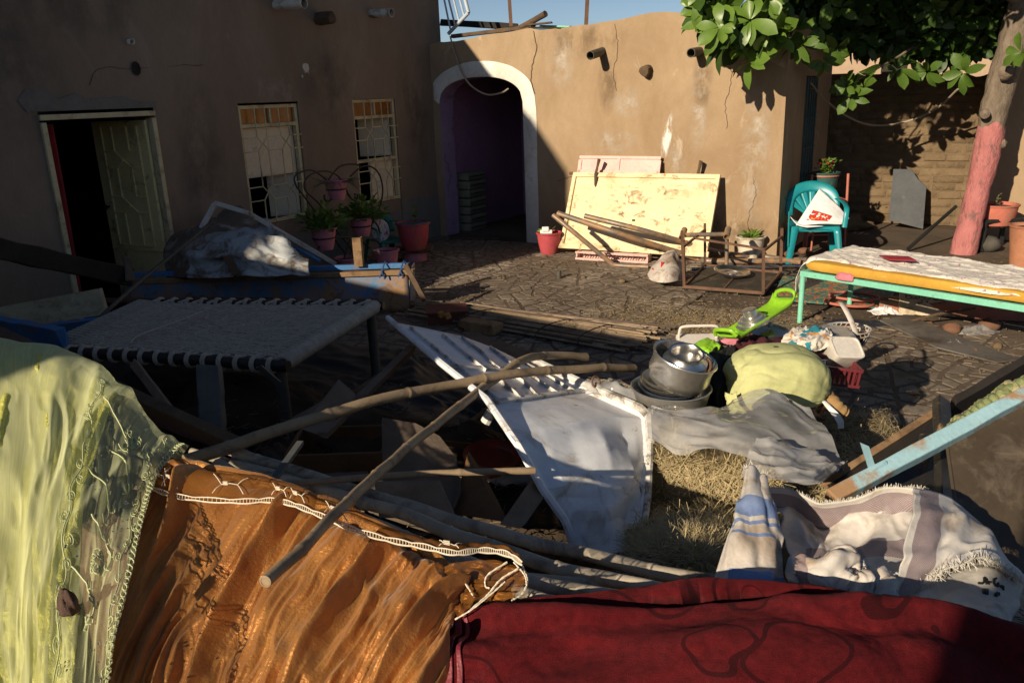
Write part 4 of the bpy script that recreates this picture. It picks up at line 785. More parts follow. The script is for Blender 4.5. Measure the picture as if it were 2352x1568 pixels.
# upturned table
tc4 = [G(1571, 667), G(1619, 617), G(1792, 635), G(1752, 682)]
tb = thing('upturned_table', 'rusty square framed table lying upside down on the paving', 'table', np.mean(tc4, 0))
MB().prism([t+zd*.02 for t in tc4[::-1]], (0, 0, .018)).build('table_top', 'black_board', tb)
for i in range(4):
    a, c = tc4[i], tc4[(i+1) % 4]; MB().bar(a+zd*.045, c+zd*.045, .025, .03).build('frame_rail', 'rust', tb)
tops = [D(1566, 530, tc4[0][1]), D(1619, 513, tc4[1][1]), D(1796, 524, tc4[2][1]), D(1754, 574, tc4[3][1])]
for a, t in zip(tc4, tops): MB().bar(a+zd*.05, t, .026, .026, up=(0, 1, 0)).build('leg', 'rust', tb)
mid = [a+(t-a)*f for a, t, f in zip(tc4, tops, (.72, .86, .83, .98))]
for i, j in ((0, 1), (2, 3)): MB().bar(mid[i], mid[j], .022, .022).build('stretcher', 'rust', tb)
m0 = (mid[0]+mid[1])/2; MB().bar(m0, mid[3]+(mid[2]-mid[3])*.1, .022, .022).build('stretcher', 'rust', tb)
MB().bar((tc4[0]+tc4[3])/2+zd*.042, (tc4[1]+tc4[2])/2+zd*.042, .02, .012).build('brace', 'rust', tb)
# pipe handle behind the table
ph = thing('pipe_trolley', 'steel pipe frame with two open ended handles behind the upturned table', 'frame', G(1620, 625))
Yp = 9.35; A_ = D(1568, 540, Yp); B_ = D(1670, 538, Yp)
MB().tube([A_, B_], .026, 12).build('crossbar', 'rust_pipe', ph, smooth=50)
for e, gx in ((A_, 1571), (B_, 1668)):
    b = MB(); ax = norm(V(-.35, -1, -.25)); b.lathe([(.036, 0), (.036, .24), (.029, .24), (.029, .05), (0, .04)], 16, frame4(e-ax*.16, ax)); b.build('handle', 'rust_pipe', ph, smooth=50)
    gp = D(gx, 640, Yp); gp[2] = .02; MB().tube([e, gp], .022, 10).build('post', 'rust_pipe', ph, smooth=50)
# dish on the table
def dish(name, label, c, axis, prof, mat, seg=40, cat='dish', wob=None, group=None):
    o = MB().lathe(prof, seg, frame4(c, axis), wob=wob).build(name, mat, smooth=38); tag(o, label, cat, group); return o
dish('tray', 'dented round steel tray lying on the upturned table top', G(1680, 632, .06), (.1, -.12, 1), [(0, .03), (.05, .032), (.06, .018), (.12, .012), (.125, .02), (.16, .026), (.20, .06), (.205, .056), (.165, .02), (.12, .004), (.0, .004)], 'steel', wob=lambda a, z: 1+.03*math.sin(2*a+.5))
# crumpled feed sack
def blob(c, r, seed, name, label, mat, cat, sx=1., sy=1., sz=1., amp=.5, crease=.12, nth=40, group=None, ax=None, flatb=.35, fr=1.6, cfr=3.2):
    th = np.linspace(.02, math.pi-.02, nth); ph = np.linspace(0, 2*math.pi, nth*2+1)
    T, Pp = np.meshgrid(th, ph[:-1], indexing='ij'); d = np.stack([np.sin(T)*np.cos(Pp), np.sin(T)*np.sin(Pp), np.cos(T)], -1)
    k = 1+amp*fbm(d[..., 0]*fr+seed, d[..., 1]*fr+d[..., 2]*1.7, seed, 3)-crease*(ridge(d[..., 0]*cfr+d[..., 2]*2.2+seed, d[..., 1]*cfr-d[..., 2]*1.6, seed+5)-.5)
    g = d*k[..., None]*r*V(sx, sy, sz); g[..., 2] = np.maximum(g[..., 2], -r*sz*flatb); g[..., 2] += r*sz*flatb
    if ax is not None: g = g@np.asarray(ax).T
    g = np.concatenate([g, g[:, :1]], 1)+np.asarray(c); o = MB().grid(g).build(name, mat, smooth=180)
    if cat: tag(o, label, cat, group)
    return o
fsk = thing('feed_sack', 'crumpled dirty white feed sack on the paving before the table', 'sack', G(1528, 640))
def dnet(rows): return [[D(*q) for q in r] for r in rows]
for nm_, rw_, m_, sd_ in (('front', [[(1487, 630, 8.95), (1500, 612, 9.0), (1520, 590, 9.05), (1536, 578, 9.1)], [(1497, 645, 8.78), (1515, 618, 8.82), (1530, 592, 8.95), (1540, 576, 9.08)], [(1525, 650, 8.66), (1535, 622, 8.7), (1542, 596, 8.9), (1546, 575, 9.06)], [(1552, 646, 8.7), (1556, 624, 8.78), (1556, 600, 8.95), (1550, 577, 9.08)], [(1568, 638, 8.9), (1568, 622, 8.95), (1562, 602, 9.05), (1554, 580, 9.12)]], 'sack_grey', 3), ('back', [[(1487, 632, 8.97), (1502, 606, 9.06), (1534, 576, 9.14)], [(1525, 628, 9.25), (1535, 604, 9.2), (1545, 576, 9.15)], [(1570, 640, 8.95), (1566, 606, 9.1), (1553, 578, 9.15)]], 'sack_grey', 6), ('red_print', [[(1497, 618, 8.93), (1512, 600, 8.97)], [(1512, 626, 8.78), (1526, 602, 8.86)]], 'red_print', 4)):
    g = crease(sheet(dnet(rw_), 40, 40), .03 if m_ != 'red_print' else .002, 3., .8, sd_, 1.6, 1.2); MB().grid(g).build(nm_, m_, fsk, smooth=180, solid=.003)

# ================================================================== bed at the right
def mat_floral(name, base, cols, sc, thr, rough=.85, thin=0.):
    m = bpy.data.materials.new(name); m.use_nodes = True; n = m.node_tree.nodes; l = m.node_tree.links; b = n['Principled BSDF']; tc = n.new('ShaderNodeTexCoord')
    nz = n.new('ShaderNodeTexNoise'); nz.inputs['Scale'].default_value = sc*6; l.new(tc.outputs['Object'], nz.inputs[0])
    mx = n.new('ShaderNodeVectorMath'); mx.operation = 'SCALE'; mx.inputs['Scale'].default_value = .35/sc; l.new(nz.outputs['Color'], mx.inputs[0])
    ad = n.new('ShaderNodeVectorMath'); l.new(tc.outputs['Object'], ad.inputs[0]); l.new(mx.outputs[0], ad.inputs[1])
    col = None; prev = base
    for k, (c, s, t) in enumerate(cols):
        vo = n.new('ShaderNodeTexVoronoi'); vo.inputs['Scale'].default_value = sc*s; l.new(ad.outputs[0], vo.inputs['Vector'])
        cm = n.new('ShaderNodeSeparateColor'); l.new(vo.outputs['Color'], cm.inputs[0])
        lt = n.new('ShaderNodeMath'); lt.operation = 'LESS_THAN'; lt.inputs[1].default_value = t; l.new(vo.outputs['Distance'], lt.inputs[0])
        g2 = n.new('ShaderNodeMath'); g2.operation = 'GREATER_THAN'; g2.inputs[1].default_value = thr; l.new(cm.outputs[k % 3], g2.inputs[0])
        mu = n.new('ShaderNodeMath'); mu.operation = 'MULTIPLY'; l.new(lt.outputs[0], mu.inputs[0]); l.new(g2.outputs[0], mu.inputs[1])
        q = n.new('ShaderNodeMix'); q.data_type = 'RGBA'; l.new(mu.outputs[0], q.inputs[0]); q.inputs[7].default_value = (*c, 1)
        if col is None: q.inputs[6].default_value = (*base, 1)
        else: l.new(col, q.inputs[6])
        col = q.outputs[2]
    l.new(col, b.inputs['Base Color']); b.inputs['Roughness'].default_value = rough; return m
A0 = V(2.65, 7.21, 0); bx = norm(V(.62, -.78, 0)); by = norm(V(.78, .62, 0)); BL, BWd = 1.92, .86
bed = thing('metal_bed', 'mint green metal bed frame standing in the sun', 'bed', A0+bx*BL/2+by*BWd/2)
def BP(a, c, z): return A0+bx*a+by*c+zd*z
for a in (0, BL):
    for c in (0, BWd): MB().tube([BP(a, c, 0), BP(a, c, .47)], .024, 12).build('leg', 'mint_paint', bed, smooth=50)
for c in (0, BWd): MB().bar(BP(-.02, c, .465), BP(BL+.02, c, .465), .045, .05).build('side_rail', 'mint_paint', bed, bevel=.005)
for a in (0, BL): MB().bar(BP(a, .023, .466), BP(a, BWd-.023, .466), .045, .045).build('end_rail', 'mint_paint', bed, bevel=.005)
for k in range(7): MB().bar(BP(.25+k*.24, .024, .47), BP(.25+k*.24, BWd-.024, .47), .05, .008).build('slat', 'rust', bed)
b = MB(); g = np.array([[BP(-.0+(BL+.02)*s, -.03+.92*t, 0)+zd*0 for t in np.linspace(0, 1, 14)] for s in np.linspace(0, 1, 30)])
def pillow_box(cen, X, Y, Z, lx, ly, lz, name, mat, seed, amp=.006, n=(40, 24, 8)):
    """softened box as a closed lathe-like loop grid"""
    b = MB(); nu = n[0]; ring = []
    k = 32
    for i in range(k):
        a = 2*math.pi*i/k; c, s = math.cos(a), math.sin(a); e = .16; ring.append((math.copysign(abs(c)**e, c)*ly/2, math.copysign(abs(s)**(e*1.3), s)*lz/2))
    us_ = np.linspace(-1, 1, nu); rows = []
    for q in us_:
        sh = max(1e-3, 1-abs(q)**16)**.3; rows.append([cen+X*q*lx/2+Y*p[0]*(.9+.1*sh)+Z*p[1]*sh for p in ring+ring[:1]])
    g = np.array(rows); nn = gnormals(g); g = g+nn*(amp*fbm(g[..., 0]*5, g[..., 1]*5+g[..., 2]*5, seed)*2)[..., None]; b.grid(g); return b.build(name, mat, smooth=60)
o = pillow_box(BP(BL/2+.01, BWd/2, .545), bx, by, zd, BL, BWd+.04, .09, 'mattress', 'foam', 3); tag(o, 'bare yellow foam mattress on the mint green bed', 'mattress')
# floral sheet thrown over it
rows = []
S_ = np.linspace(-.2, 2.1, 24); T_ = np.linspace(-.10, 1.12, 15)
for s in S_:
    row = []
    for t in T_:
        a = s; c = t*BWd; z = .603
        fr = .035+.03*math.sin(3.1*s+.5)+.03*math.sin(7*s)            # where the front edge runs
        tt = (t+.10)/1.22; c = fr*BWd*1.0-.035+(BWd+.07-(fr*BWd-.035))*tt if t < 1.0 else BWd+.035
        if s < 0: a = -.035+.10*s*(1-tt)*.6; z = .6+s*(1.15+.5*(1-tt))
        if tt < .08 : z = min(z, .603-(.08-tt)*.7)
        if t >= 1.0: z = min(z, .6-(t-1.)*1.2)
        row.append(BP(a, c, z))
    rows.append(row)
g = sheet(rows, 150, 80); nn = gnormals(g); nn = np.where((nn[..., 2:3] < 0), -nn, nn)
u_, v_ = np.meshgrid(np.linspace(0, 1, 150), np.linspace(0, 1, 80), indexing='ij')
wr = .030*(ridge(u_*9+v_*5, v_*5-u_*3, 3)-.45)+.016*(ridge(u_*16-v_*4, v_*12+u_*5, 9)-.4)
g = g+nn*np.maximum(wr, -.004)[..., None]
o = MB().grid(g).build('bed_sheet', 'floral_sheet', smooth=180, solid=.003); tag(o, 'crumpled white sheet with purple flowers over the yellow mattress', 'sheet')
o = MB().prism([BP(.52, .33, .64), BP(.66, .24, .635), BP(.86, .3, .645), BP(.74, .4, .65)], (0, 0, .01)).build('red_rag', 'red_cloth'); tag(o, 'dark red scrap of cloth on the flowered sheet', 'rag')
blob(BP(.42, -.03, .47), .055, 8, 'pink_rag', 'pink rag hanging over the front rail of the mint bed', 'pink_pot', 'rag', 1.5, .5, .9, .5, .2, 20, ax=rotz(-.9))
# woven mat, hoops, sign board under the bed
gm = [G(1780, 668, .012), G(1795, 640, .012), G(1960, 655, .012), G(2010, 690, .012), G(1930, 706, .012)]
mt = [G(1770, 690, .01), G(1800, 632, .01), G(2060, 655, .01), G(2040, 712, .01)]
g = sheet([[mt[0]+(mt[3]-mt[0])*t for t in np.linspace(0, 1, 6)], [mt[1]+(mt[2]-mt[1])*t for t in np.linspace(0, 1, 6)]], 14, 40); g[..., 2] = .016+.012*np.abs(fbm(g[..., 0]*4, g[..., 1]*4, 5))
o = MB().grid(g, True).build('woven_mat', 'woven_mat', smooth=180, solid=.006); tag(o, 'green and red woven mat on the ground beneath the bed head', 'mat')
def ring_path(c, r, n_=48, ry=1., tilt=(0, 0, 1), ph=0.): M = frame4(c, tilt); return [(M@np.append(V(r*math.cos(a), r*ry*math.sin(a), 0), 1))[:3] for a in np.linspace(0, 2*math.pi, n_+1)[:-1]]
for lab, c, r in (('coral plastic hoop on the ground under the bed, the rear one', G(1962, 680, .05), .235), ('coral plastic hoop on the ground under the bed, nearest the camera', G(1950, 694, .03), .225)):
    o = MB().tube(ring_path(c, r, tilt=(.05, .06, 1)), .013, 8, closed=True).build('hoop', 'coral_pot', smooth=True); tag(o, lab, 'hoop', 'hoops under the bed')
# small tub wall: board with writing
sb = [G(2064, 722, .0), G(2205, 728, .0)]; sx_ = norm(sb[1]-sb[0]); sh_ = .24; sn = norm(np.cross(sx_, V(0, 0.25, 1)))
sign = thing('sign_board', 'cream signboard with black handwriting lying under the bed', 'sign', (sb[0]+sb[1])/2)
su = norm(V(.08, .32, 1)); sl3 = np.linalg.norm(sb[1]-sb[0]); sn = np.cross(sx_, su)
MB().box((sb[0]+sb[1])/2+su*sh_/2, (sl3, sh_, .02), (sx_, su, sn)).build('board', 'cream_sign', sign, bevel=.003)
def SP(a, c): return sb[0]+sx_*a*sl3+su*c*sh_+sn*.0135
strokes = [[(.10, .80), (.12, .72), (.10, .66), (.14, .62), (.2, .66), (.18, .74), (.14, .74)], [(.2, .66), (.26, .64), (.28, .74), (.27, .64), (.33, .66), (.33, .78)], [(.36, .62), (.38, .52), (.34, .46), (.3, .5)], [(.36, .7), (.4, .8), (.43, .72), (.4, .64), (.5, .64), (.5, .9)], [(.55, .88), (.56, .64), (.62, .62), (.62, .76), (.58, .78)], [(.62, .62), (.7, .64), (.72, .74), (.68, .72), (.72, .6), (.76, .56)]]
b = MB()
for s in strokes: b.tube([SP(*q) for q in crom(np.array(s), 18)], .008, 5, flat=.3)
for q in ((.3, .86), (.46, .54), (.66, .5)): b.lathe([(.009, 0), (.008, .003), (0, .004)], 6, frame4(SP(*q), sn))
stuff(b.build('lettering', 'black_iron', sign))
# low coral kerb behind
kb = [G(2015, 722), G(2352, 690), ]
kx = [G(2018, 716), G(2400, 742)]
o = MB(); n_ = 30; pts = []
g = np.array([[kx[0]+(kx[1]-kx[0])*s+zd*z+V(.62, .78, 0)*.0+V(.5, .85, 0)*d for (z, d) in ((0, 0), (.11, .005), (.135, .03), (.135, .14), (0, .15))] for s in np.linspace(0, 1, 40)]); g += (.012*fbm(g[..., 0]*6, g[..., 1]*6+g[..., 2]*8, 8))[..., None]
o = MB().grid(g).build('kerb', 'coral_kerb', smooth=40); tag(o, 'flaking coral painted kerb beneath the bed', 'kerb')
o = MB().tube([G(2075, 742, .03), G(2150, 722, .12), G(2240, 708, .16)], [.012, .012, .01], 7).build('stick', 'timber_old'); tag(o, 'thin dark stick propped on the coral kerb', 'stick')
# grey board and litter on the paving
gb = [G(2020, 738, .03), G(2090, 726, .05), G(2200, 775, .04), G(2345, 828, .02), G(2290, 835, .02), G(2150, 800, .03)]
o = MB().prism(gb, (0, 0, .014)).build('board', 'grey_board', bevel=.003); tag(o, 'long dusty grey board lying on the paving right of the pots', 'board')
for i, (x, y, r, m, lab) in enumerate(((2185, 765, .075, 'brown_stone', 'smaller brown stone beside the grey board'), (2270, 757, .085, 'brown_stone', 'larger brown stone beside the grey board'), (2290, 800, .04, 'mud_wall', 'small stone at the far end of the grey board'))): rock(G(x, y), r, 20+i, m, 'rock', lab)
def rag(c, r, seed, mat, label, cat='rag', name='rag', n=26, h=.06, ax=0., ry=.7):
    u, v = np.meshgrid(np.linspace(-1, 1, n), np.linspace(-1, 1, n), indexing='ij'); R_ = np.sqrt(u*u+v*v); k = 1+.35*fbm(u*2+seed, v*2, seed)*2
    x = u*r*k; y = v*r*ry*k; z = h*(.25+1.2*np.maximum(0, ridge(u*1.7+seed, v*1.9, seed)-.35))*np.clip(1.25-R_, .05, 1); g = np.stack([x, y, z], -1)@rotz(ax).T+np.asarray(c)
    o = MB().grid(g).build(name, mat, smooth=180, solid=.003); tag(o, label, cat); return o
rag(G(2240, 762), .2, 4, 'plastic_clear', 'torn clear plastic film on the paving by the brown stones', 'plastic film', 'plastic_film', h=.08, ax=.5)
rag(G(2190, 790, .02), .13, 6, 'plastic_clear', 'second scrap of clear plastic film on the grey board', 'plastic film', 'plastic_film', h=.06, ax=1.5)
rag(G(2030, 718), .12, 9, 'white_paper', 'crumpled white packet at the corner of the coral kerb', 'packet', 'packet', h=.1)
rag(G(2105, 742), .14, 13, 'brown_rag', 'brown rag on the ground in front of the signboard', h=.06); rag(G(2250, 806, .03), .09, 15, 'brown_rag', 'torn brown card on the far half of the grey board', 'card', 'card', h=.03)
rag(G(1975, 745), .28, 31, 'navy_rag', 'dark navy cloth on the ground behind the wire basket', h=.07, ax=-.4, ry=.4)
CL = ['mud clod inside the upturned table frame', 'mud clod between the lime tray and the bed leg', 'mud clod in the straw patch', 'mud clod on the dark paving left of the cupboard', 'mud clod on the paving below the grey board', 'mud clod on the paving left of the small feed sack', 'mud clod on the paving in front of the arch', 'mud clod on the paving before the yellow panel', 'mud clod by the near leg of the mint bed']
for i, (x, y) in enumerate(((1700, 660), (1760, 770), (1640, 745), (1990, 990), (2110, 910), (1430, 650), (1150, 640), (1340, 640), (1880, 735))):
    rock(G(x, y), .018+.012*(i % 3), 50+i, 'mud_wall', 'clod', CL[i], 'clod')
o = MB(); o.lathe([(.028, 0), (.03, .1), (.024, .1), (.02, .01)], 12, frame4(G(1496, 628) if False else G(1284, 640), (0, 0, 1))); o = o.build('cup', 'pipe_dark', smooth=40); tag(o, 'small dark cup standing alone on the paving', 'cup')
# straw scattered on the paving
b = MB(); rr = np.random.RandomState(8)
for k in range(3800):
    x = rr.normal(1600, 170); y = rr.normal(735, 24)+(x-1600)*.05
    if not (1350 < x < 1860): continue
    p = G(x, y, .012+.012*rr.rand()); a = rr.rand()*6.28; l_ = .015+.05*rr.rand()**2; d = V(math.cos(a), math.sin(a), rr.normal(0, .15))*l_/2; s = norm(np.cross(d, zd))*.003; b.add([p-d-s, p+d-s, p+d+s, p-d+s], [(0, 1, 2, 3)])
o = b.build('loose_straw', 'straw_lit'); stuff(o); o['label'] = 'straw litter scattered over the paving in the sun'; o['category'] = 'straw'  # one plain straw colour for all the scattered pieces
# ================================================================== teal plastic chair with printed bag
def plastic_chair(name, label, loc, rz, mat, scale=1., broken=False):
    t = thing(name, label, 'chair', loc, rz); t.scale = (scale,)*3; w2, dp = .26, .25
    # seat
    g = np.array([[V(x*(w2+.02*(1-abs(y)))*1.0, y*dp, .42-.018*math.exp(-(x*x+y*y)*1.5)-(.03 if abs(y) > .99 and y < 0 else 0)-(.02 if y < -.93 else 0)) for y in np.linspace(-1, 1, 22)] for x in np.linspace(-1, 1, 22)])
    MB().grid(g).build('seat', mat, t, smooth=180, world=False, solid=.008)
    b = MB(); g = np.array([[V(x*w2, -dp-.002, .418-z*(.028+.075*abs(x)**5)) for z in np.linspace(0, 1, 4)] for x in np.linspace(-1, 1, 30)]); b.grid(g, True); b.build('apron', mat, t, smooth=180, world=False, solid=.01)
    for sx in (-1, 1):
        for sy in (-1, 1):
            b = MB(); top_ = V(sx*(w2-.035), sy*(dp-.03), .41); bot = V(sx*(w2+.02), sy*(dp+.05), 0)
            g = np.array([[top_+(bot-top_)*s+V(sx*c*(.045-.012*s), sy*e*(.04-.01*s), 0) for c, e in ((-.9, .9), (.4, .9), (.9, .4), (.9, -.9))] for s in np.linspace(0, 1, 8)]); b.grid(g, sx*sy < 0); b.build('leg', mat, t, smooth=30, world=False, solid=.007)
    # fan back: rim, hub bottom, ribs with slots between
    def BK(x, h, o=0.): return V(x, dp-.01+.16*h+.05*(x/w2)**2*-1-o, .42+.46*h)
    rim = [BK(.31*math.sin(a)*1.0, .12+.88*(math.cos(a)*.5+.5)**.8) for a in np.linspace(-2.1, 2.1, 40)]
    rim = []
    for a in np.linspace(-1, 1, 44):
        x = .30*math.sin(a*1.75)/math.sin(1.75) if abs(a) < .9 else .30*math.copysign(1, a)*(1-(abs(a)-.9)*2.2); x = .305*math.sin(a*math.pi/2*1.12); h = .98*(max(0, math.cos(a*math.pi/2*.98)))**.55; rim.append((x, max(.1, h)))
    b = MB(); inner = [(x*.68, .12+(h-.12)*.70) for x, h in rim]; g = np.array([[BK(x+(xi-x)*s, h+(hi-h)*s, .012*math.sin(math.pi*s)) for s in np.linspace(0, 1, 5)] for (x, h), (xi, hi) in zip(rim, inner)])
    b.grid(g); b.build('back_rim', mat, t, smooth=180, world=False, solid=.01)
    for k in range(7):
        a = -1.15+2.3*k/6; x1, h1 = .27*math.sin(a), .12+.66*math.cos(a)**.6 if abs(a) < 1.5 else .2
        x0, h0 = .045*math.sin(a), .14
        b = MB(); g = np.array([[BK(x0+(x1-x0)*s+wv*(.009+.017*s)*math.cos(a), h0+(h1-h0)*s-wv*(.009+.017*s)*math.sin(a)*1.8) for wv in (-1.7, -.5, .5, 1.7)] for s in np.linspace(0, 1, 8)]); b.grid(g); b.build('back_rib', mat, t, smooth=180, world=False, solid=.008)
    b = MB(); g = np.array([[BK(x, h) for h in np.linspace(-.02, .2, 6)] for x in np.linspace(-.1, .1, 8)]); b.grid(g); b.build('back_base', mat, t, smooth=180, world=False, solid=.01)
    for sx in (-1, 1):
        pth = [BK(sx*.27, .55), V(sx*.315, .10, .66), V(sx*.32, -.12, .645), V(sx*.315, -.235, .60), V(sx*.30, -.27, .42)]
        if broken and sx < 0: pth = [V(sx*.30, -.255, .60), V(sx*.295, -.265, .42), V(sx*.29, -.28, .2)]; st0 = BK(sx*.28, .56); MB().tube(crom(np.array([st0, V(-.34, .16, .69), V(-.37, .06, .60)]), 14), np.linspace(.03, .006, 14), 8, flat=.5).build('broken_arm', mat, t, smooth=60, world=False)
        p = crom(np.array(pth), 30); MB().tube(p, .028, 10, flat=.4).build('arm', mat, t, smooth=60, world=False)
    return t
plastic_chair('plastic_chair', 'turquoise plastic armchair with a broken arm at the wall corner', (3.78, 10.05, .0), math.radians(-14), 'teal_plastic', 1.06, True)
bagc = V(3.80, 9.98, .455)
bag = thing('printed_bag', 'white bag with red print slumped on the turquoise chair', 'bag', bagc)
rz_ = rotz(math.radians(-14)); q4 = [bagc+rz_@V(*v) for v in ((-.27, -.24, .015), (.26, -.16, .02), (.36, .0, .06), (.02, .2, .40))]
g = sheet([[q4[0]+(q4[3]-q4[0])*t for t in np.linspace(0, 1, 5)], [(q4[0]+q4[1])/2+V(0, 0, .01)+((q4[3]*.5+q4[2]*.5)-(q4[0]+q4[1])/2)*t+V(0, -.03*math.sin(math.pi*t), 0) for t in np.linspace(0, 1, 5)], [q4[1]+(q4[2]-q4[1])*t for t in np.linspace(0, 1, 5)]], 26, 26)
g += gnormals(g)*(.02*fbm(np.arange(26)[:, None]*.2+g[..., 0]*0, np.arange(26)[None]*.2+g[..., 0]*0, 4))[..., None]; MB().grid(g).build('bag_face', 'white_paper', bag, smooth=180, solid=.025)
b = MB()
sub = g[4:17, 3:12]+gnormals(g)[4:17, 3:12]*(-.016 if gnormals(g)[10, 10][1] > 0 else .016); MB().grid(sub).build('print', 'bag_print', bag, smooth=180)
g = sheet([[bagc+rz_@V(-.36, -.2, .14), bagc+rz_@V(-.26, -.28, .03), bagc+rz_@V(-.15, -.3, -.0)], [bagc+rz_@V(-.3, -.1, .06), bagc+rz_@V(-.15, -.2, .02), bagc+rz_@V(.05, -.26, .012)]], 8, 10); MB().grid(g).build('loose_flap', 'white_paper', bag, smooth=180, solid=.004)
# small coral stool frame under and behind the chair, loose wood
o = MB(); 
stl = thing('stool_frame', 'thin coral metal stool frame behind the turquoise chair', 'stool', (4.15, 10.75, 0))
for sx in (-1, 1):
    for sy in (-1, 1): MB().tube([(sx*.17, sy*.15, 0), (sx*.15, sy*.13, .38)], .012, 7).build('leg', 'coral_metal', stl, world=False)
for sy in (-1, 1):
    for z in (.2, .37): MB().tube([(-.155, sy*.135, z), (.155, sy*.135, z)], .01, 7).build('rail', 'coral_metal', stl, world=False)
for sx in (-1, 1): MB().tube([(sx*.155, -.135, .37), (sx*.155, .135, .37)], .01, 7).build('rail', 'coral_metal', stl, world=False)
for i, (x, y) in enumerate(((1812, 590), (1845, 583))): rock(G(x, y), .07, 33+i, 'brown_stone', 'broken_brick', ('broken brown brick beneath the turquoise chair, left one', 'broken brown brick beneath the turquoise chair, right one')[i], 'brick')
blob(V(5.0, 12.2, 0), .3, 12, 'mud_heap', 'heap of mud at the foot of the mud brick wall', 'mud_wall', 'heap', 1.6, .8, .5, .9, .1, 26)
# ================================================================== roof of the arch house: poles, planks, fallen railing; cables
rp = lambda x, y, off: PL(x, y, FW(0, 0, off), -wd)
for (x0, x1, lab) in ((1166, 1174, 'rusty square post on the roof left of the middle'), (1352, 1346, 'rusty square post on the roof right of the middle')):
    o = MB().bar(rp(x1 if x1 > x0 else x1, 62, -.5), rp(x0, -60, -.5), .05, .05, up=(0, 1, 0)).build('roof_post', 'rust'); tag(o, lab, 'post', 'posts on the roof')
def plank(p, q, w_, h, mat, label, cat='plank', name='plank', up=(0, 0, 1), bend=0.):
    p, q = np.asarray(p, float), np.asarray(q, float); X = norm(q-p); Y = norm(np.cross(np.asarray(up, float), X)); Z = np.cross(X, Y); L_ = np.linalg.norm(q-p); b = MB(); rr = np.random.RandomState(int(abs(p[0]*1000+q[1]*777)) % 9999); n_ = 9; rows = []
    for i in range(n_):
        t = i/(n_-1); c = p+(q-p)*t-Z*bend*math.sin(math.pi*t); ww, hh_ = w_*(1+.05*rr.normal()), h*(1+.05*rr.normal()); e = X*rr.normal(0, .012) if i in (0, n_-1) else 0
        rows.append([c+Y*ww/2*sy+Z*hh_/2*sz+(X*rr.normal(0, .012) if i in (0, n_-1) else 0) for sy, sz in ((-1, -1), (1, -1), (1, 1), (-1, 1))])
    vs = np.array(rows).reshape(-1, 3); fs = [(i*4+k, i*4+(k+1) % 4, i*4+4+(k+1) % 4, i*4+4+k) for i in range(n_-1) for k in range(4)]+[(3, 2, 1, 0), tuple((n_-1)*4+k for k in range(4))]
    o = b.add(vs, fs).build(name, mat, bevel=min(w_, h)*.12)
    if label: tag(o, label, cat)
    return o
plank(rp(1010, 52, -.4), rp(1190, 62, -.9), .09, .09, 'timber_dark', 'long dark roof beam behind the fallen railing', 'beam', 'roof_beam'); plank(rp(1040, 84, -.08), rp(1225, 62, -.12), .10, .05, 'timber_old', 'grey weathered plank lying along the roof edge')
o = MB().tube(crom(np.array([rp(1190, 66, -.1), rp(1225, 48, -.05), rp(1253, 32, .0)]), 10), np.linspace(.035, .045, 10), 8).build('log', 'timber_old', smooth=50); tag(o, 'crooked log sticking up from the roof edge', 'log')
for i, (x0, y0, x1, y1, m, lab) in enumerate(((1212, 58, 1268, 52, 'timber_old', 'short bent board on the roof below the log'), (1216, 64, 1300, 66, 'timber_dark', 'black charred board along the roof edge'), (1225, 70, 1308, 71, 'timber_dark', 'lower dark strip of roofing at the parapet'), (1240, 60, 1310, 62, 'mint_paint', 'thin pale green lath among the roof boards'))):
    plank(rp(x0, y0, -.04*i), rp(x1, y1, -.04*i), .08, .022, m, lab, 'board', 'roof_board')
rl = thing('fallen_railing', 'twisted pale blue metal railing fallen on the roof corner', 'railing', rp(1060, 70, -.1))
e0, e1 = rp(1030, 78, -.05), rp(1076, 30, -.05); MB().tube([e0, e1], .028, 8).build('rail', 'pale_blue_metal', rl, smooth=50); MB().tube([e1, rp(1058, -40, -.1)], .028, 8).build('rail', 'pale_blue_metal', rl, smooth=50)
for k, (a, x, y) in enumerate(((.12, 1014, -30), (.35, 1022, -35), (.55, 1032, -40), (.8, 1044, -45))): MB().tube([e0+(e1-e0)*a, rp(x, y, -.1)], .014, 7).build('baluster', 'pale_blue_metal', rl, smooth=50)
def cable(pts, r, label): o = MB().tube(crom(np.array(pts), 60), r, 6).build('cable', 'cable'); tag(o, label, 'cable')
cable([rp(1034, 84, .03), rp(1048, 135, .06), rp(1075, 190, .10), rp(1115, 217, .12), rp(1150, 214, .12), rp(1168, 204, .06)], .013, 'loose cable looping down in front of the white arch')
cable([D(1862, 190, 11.0), D(1893, 228, 11.1), D(1950, 270, 11.3), D(2008, 288, 11.6), D(2080, 280, 11.7), D(2150, 250, 11.4), D(2200, 205, 11.0)], .014, 'sagging cable in front of the mud brick wall')
# ================================================================== inside the arch
fs_ = thing('foam_stack', 'stack of thin pale mattresses just inside the arch', 'mattress stack', FW(.35, 0, -.45))
for k in range(7): pillow_box(FW(.12+.012*(k % 2), .06+.135*k, -.75), ud, wd, zd, .24, .5, .13, 'mattress', 'pad_cream', 40+k, .012).parent = None
for o in [o for o in bpy.data.objects if o.name.startswith('mattress') and 'label' not in o]:
    o.parent = fs_; o.matrix_parent_inverse = Matrix.Translation(-Vector(ORG[fs_.name]))
ti = thing('side_table', 'small table with a white cloth inside the dark arch room', 'table', FW(1.62, 0, -1.45))
for a in (-.26, .26):
    for c in (-.2, .2): MB().box(FW(1.62+a, .3, -1.45+c), (.04, .04, .6), (ud, wd, zd)).build('leg', 'brown_wood', ti)
MB().box(FW(1.62, .615, -1.45), (.62, .5, .03), (ud, wd, zd)).build('table_top', 'brown_wood', ti)
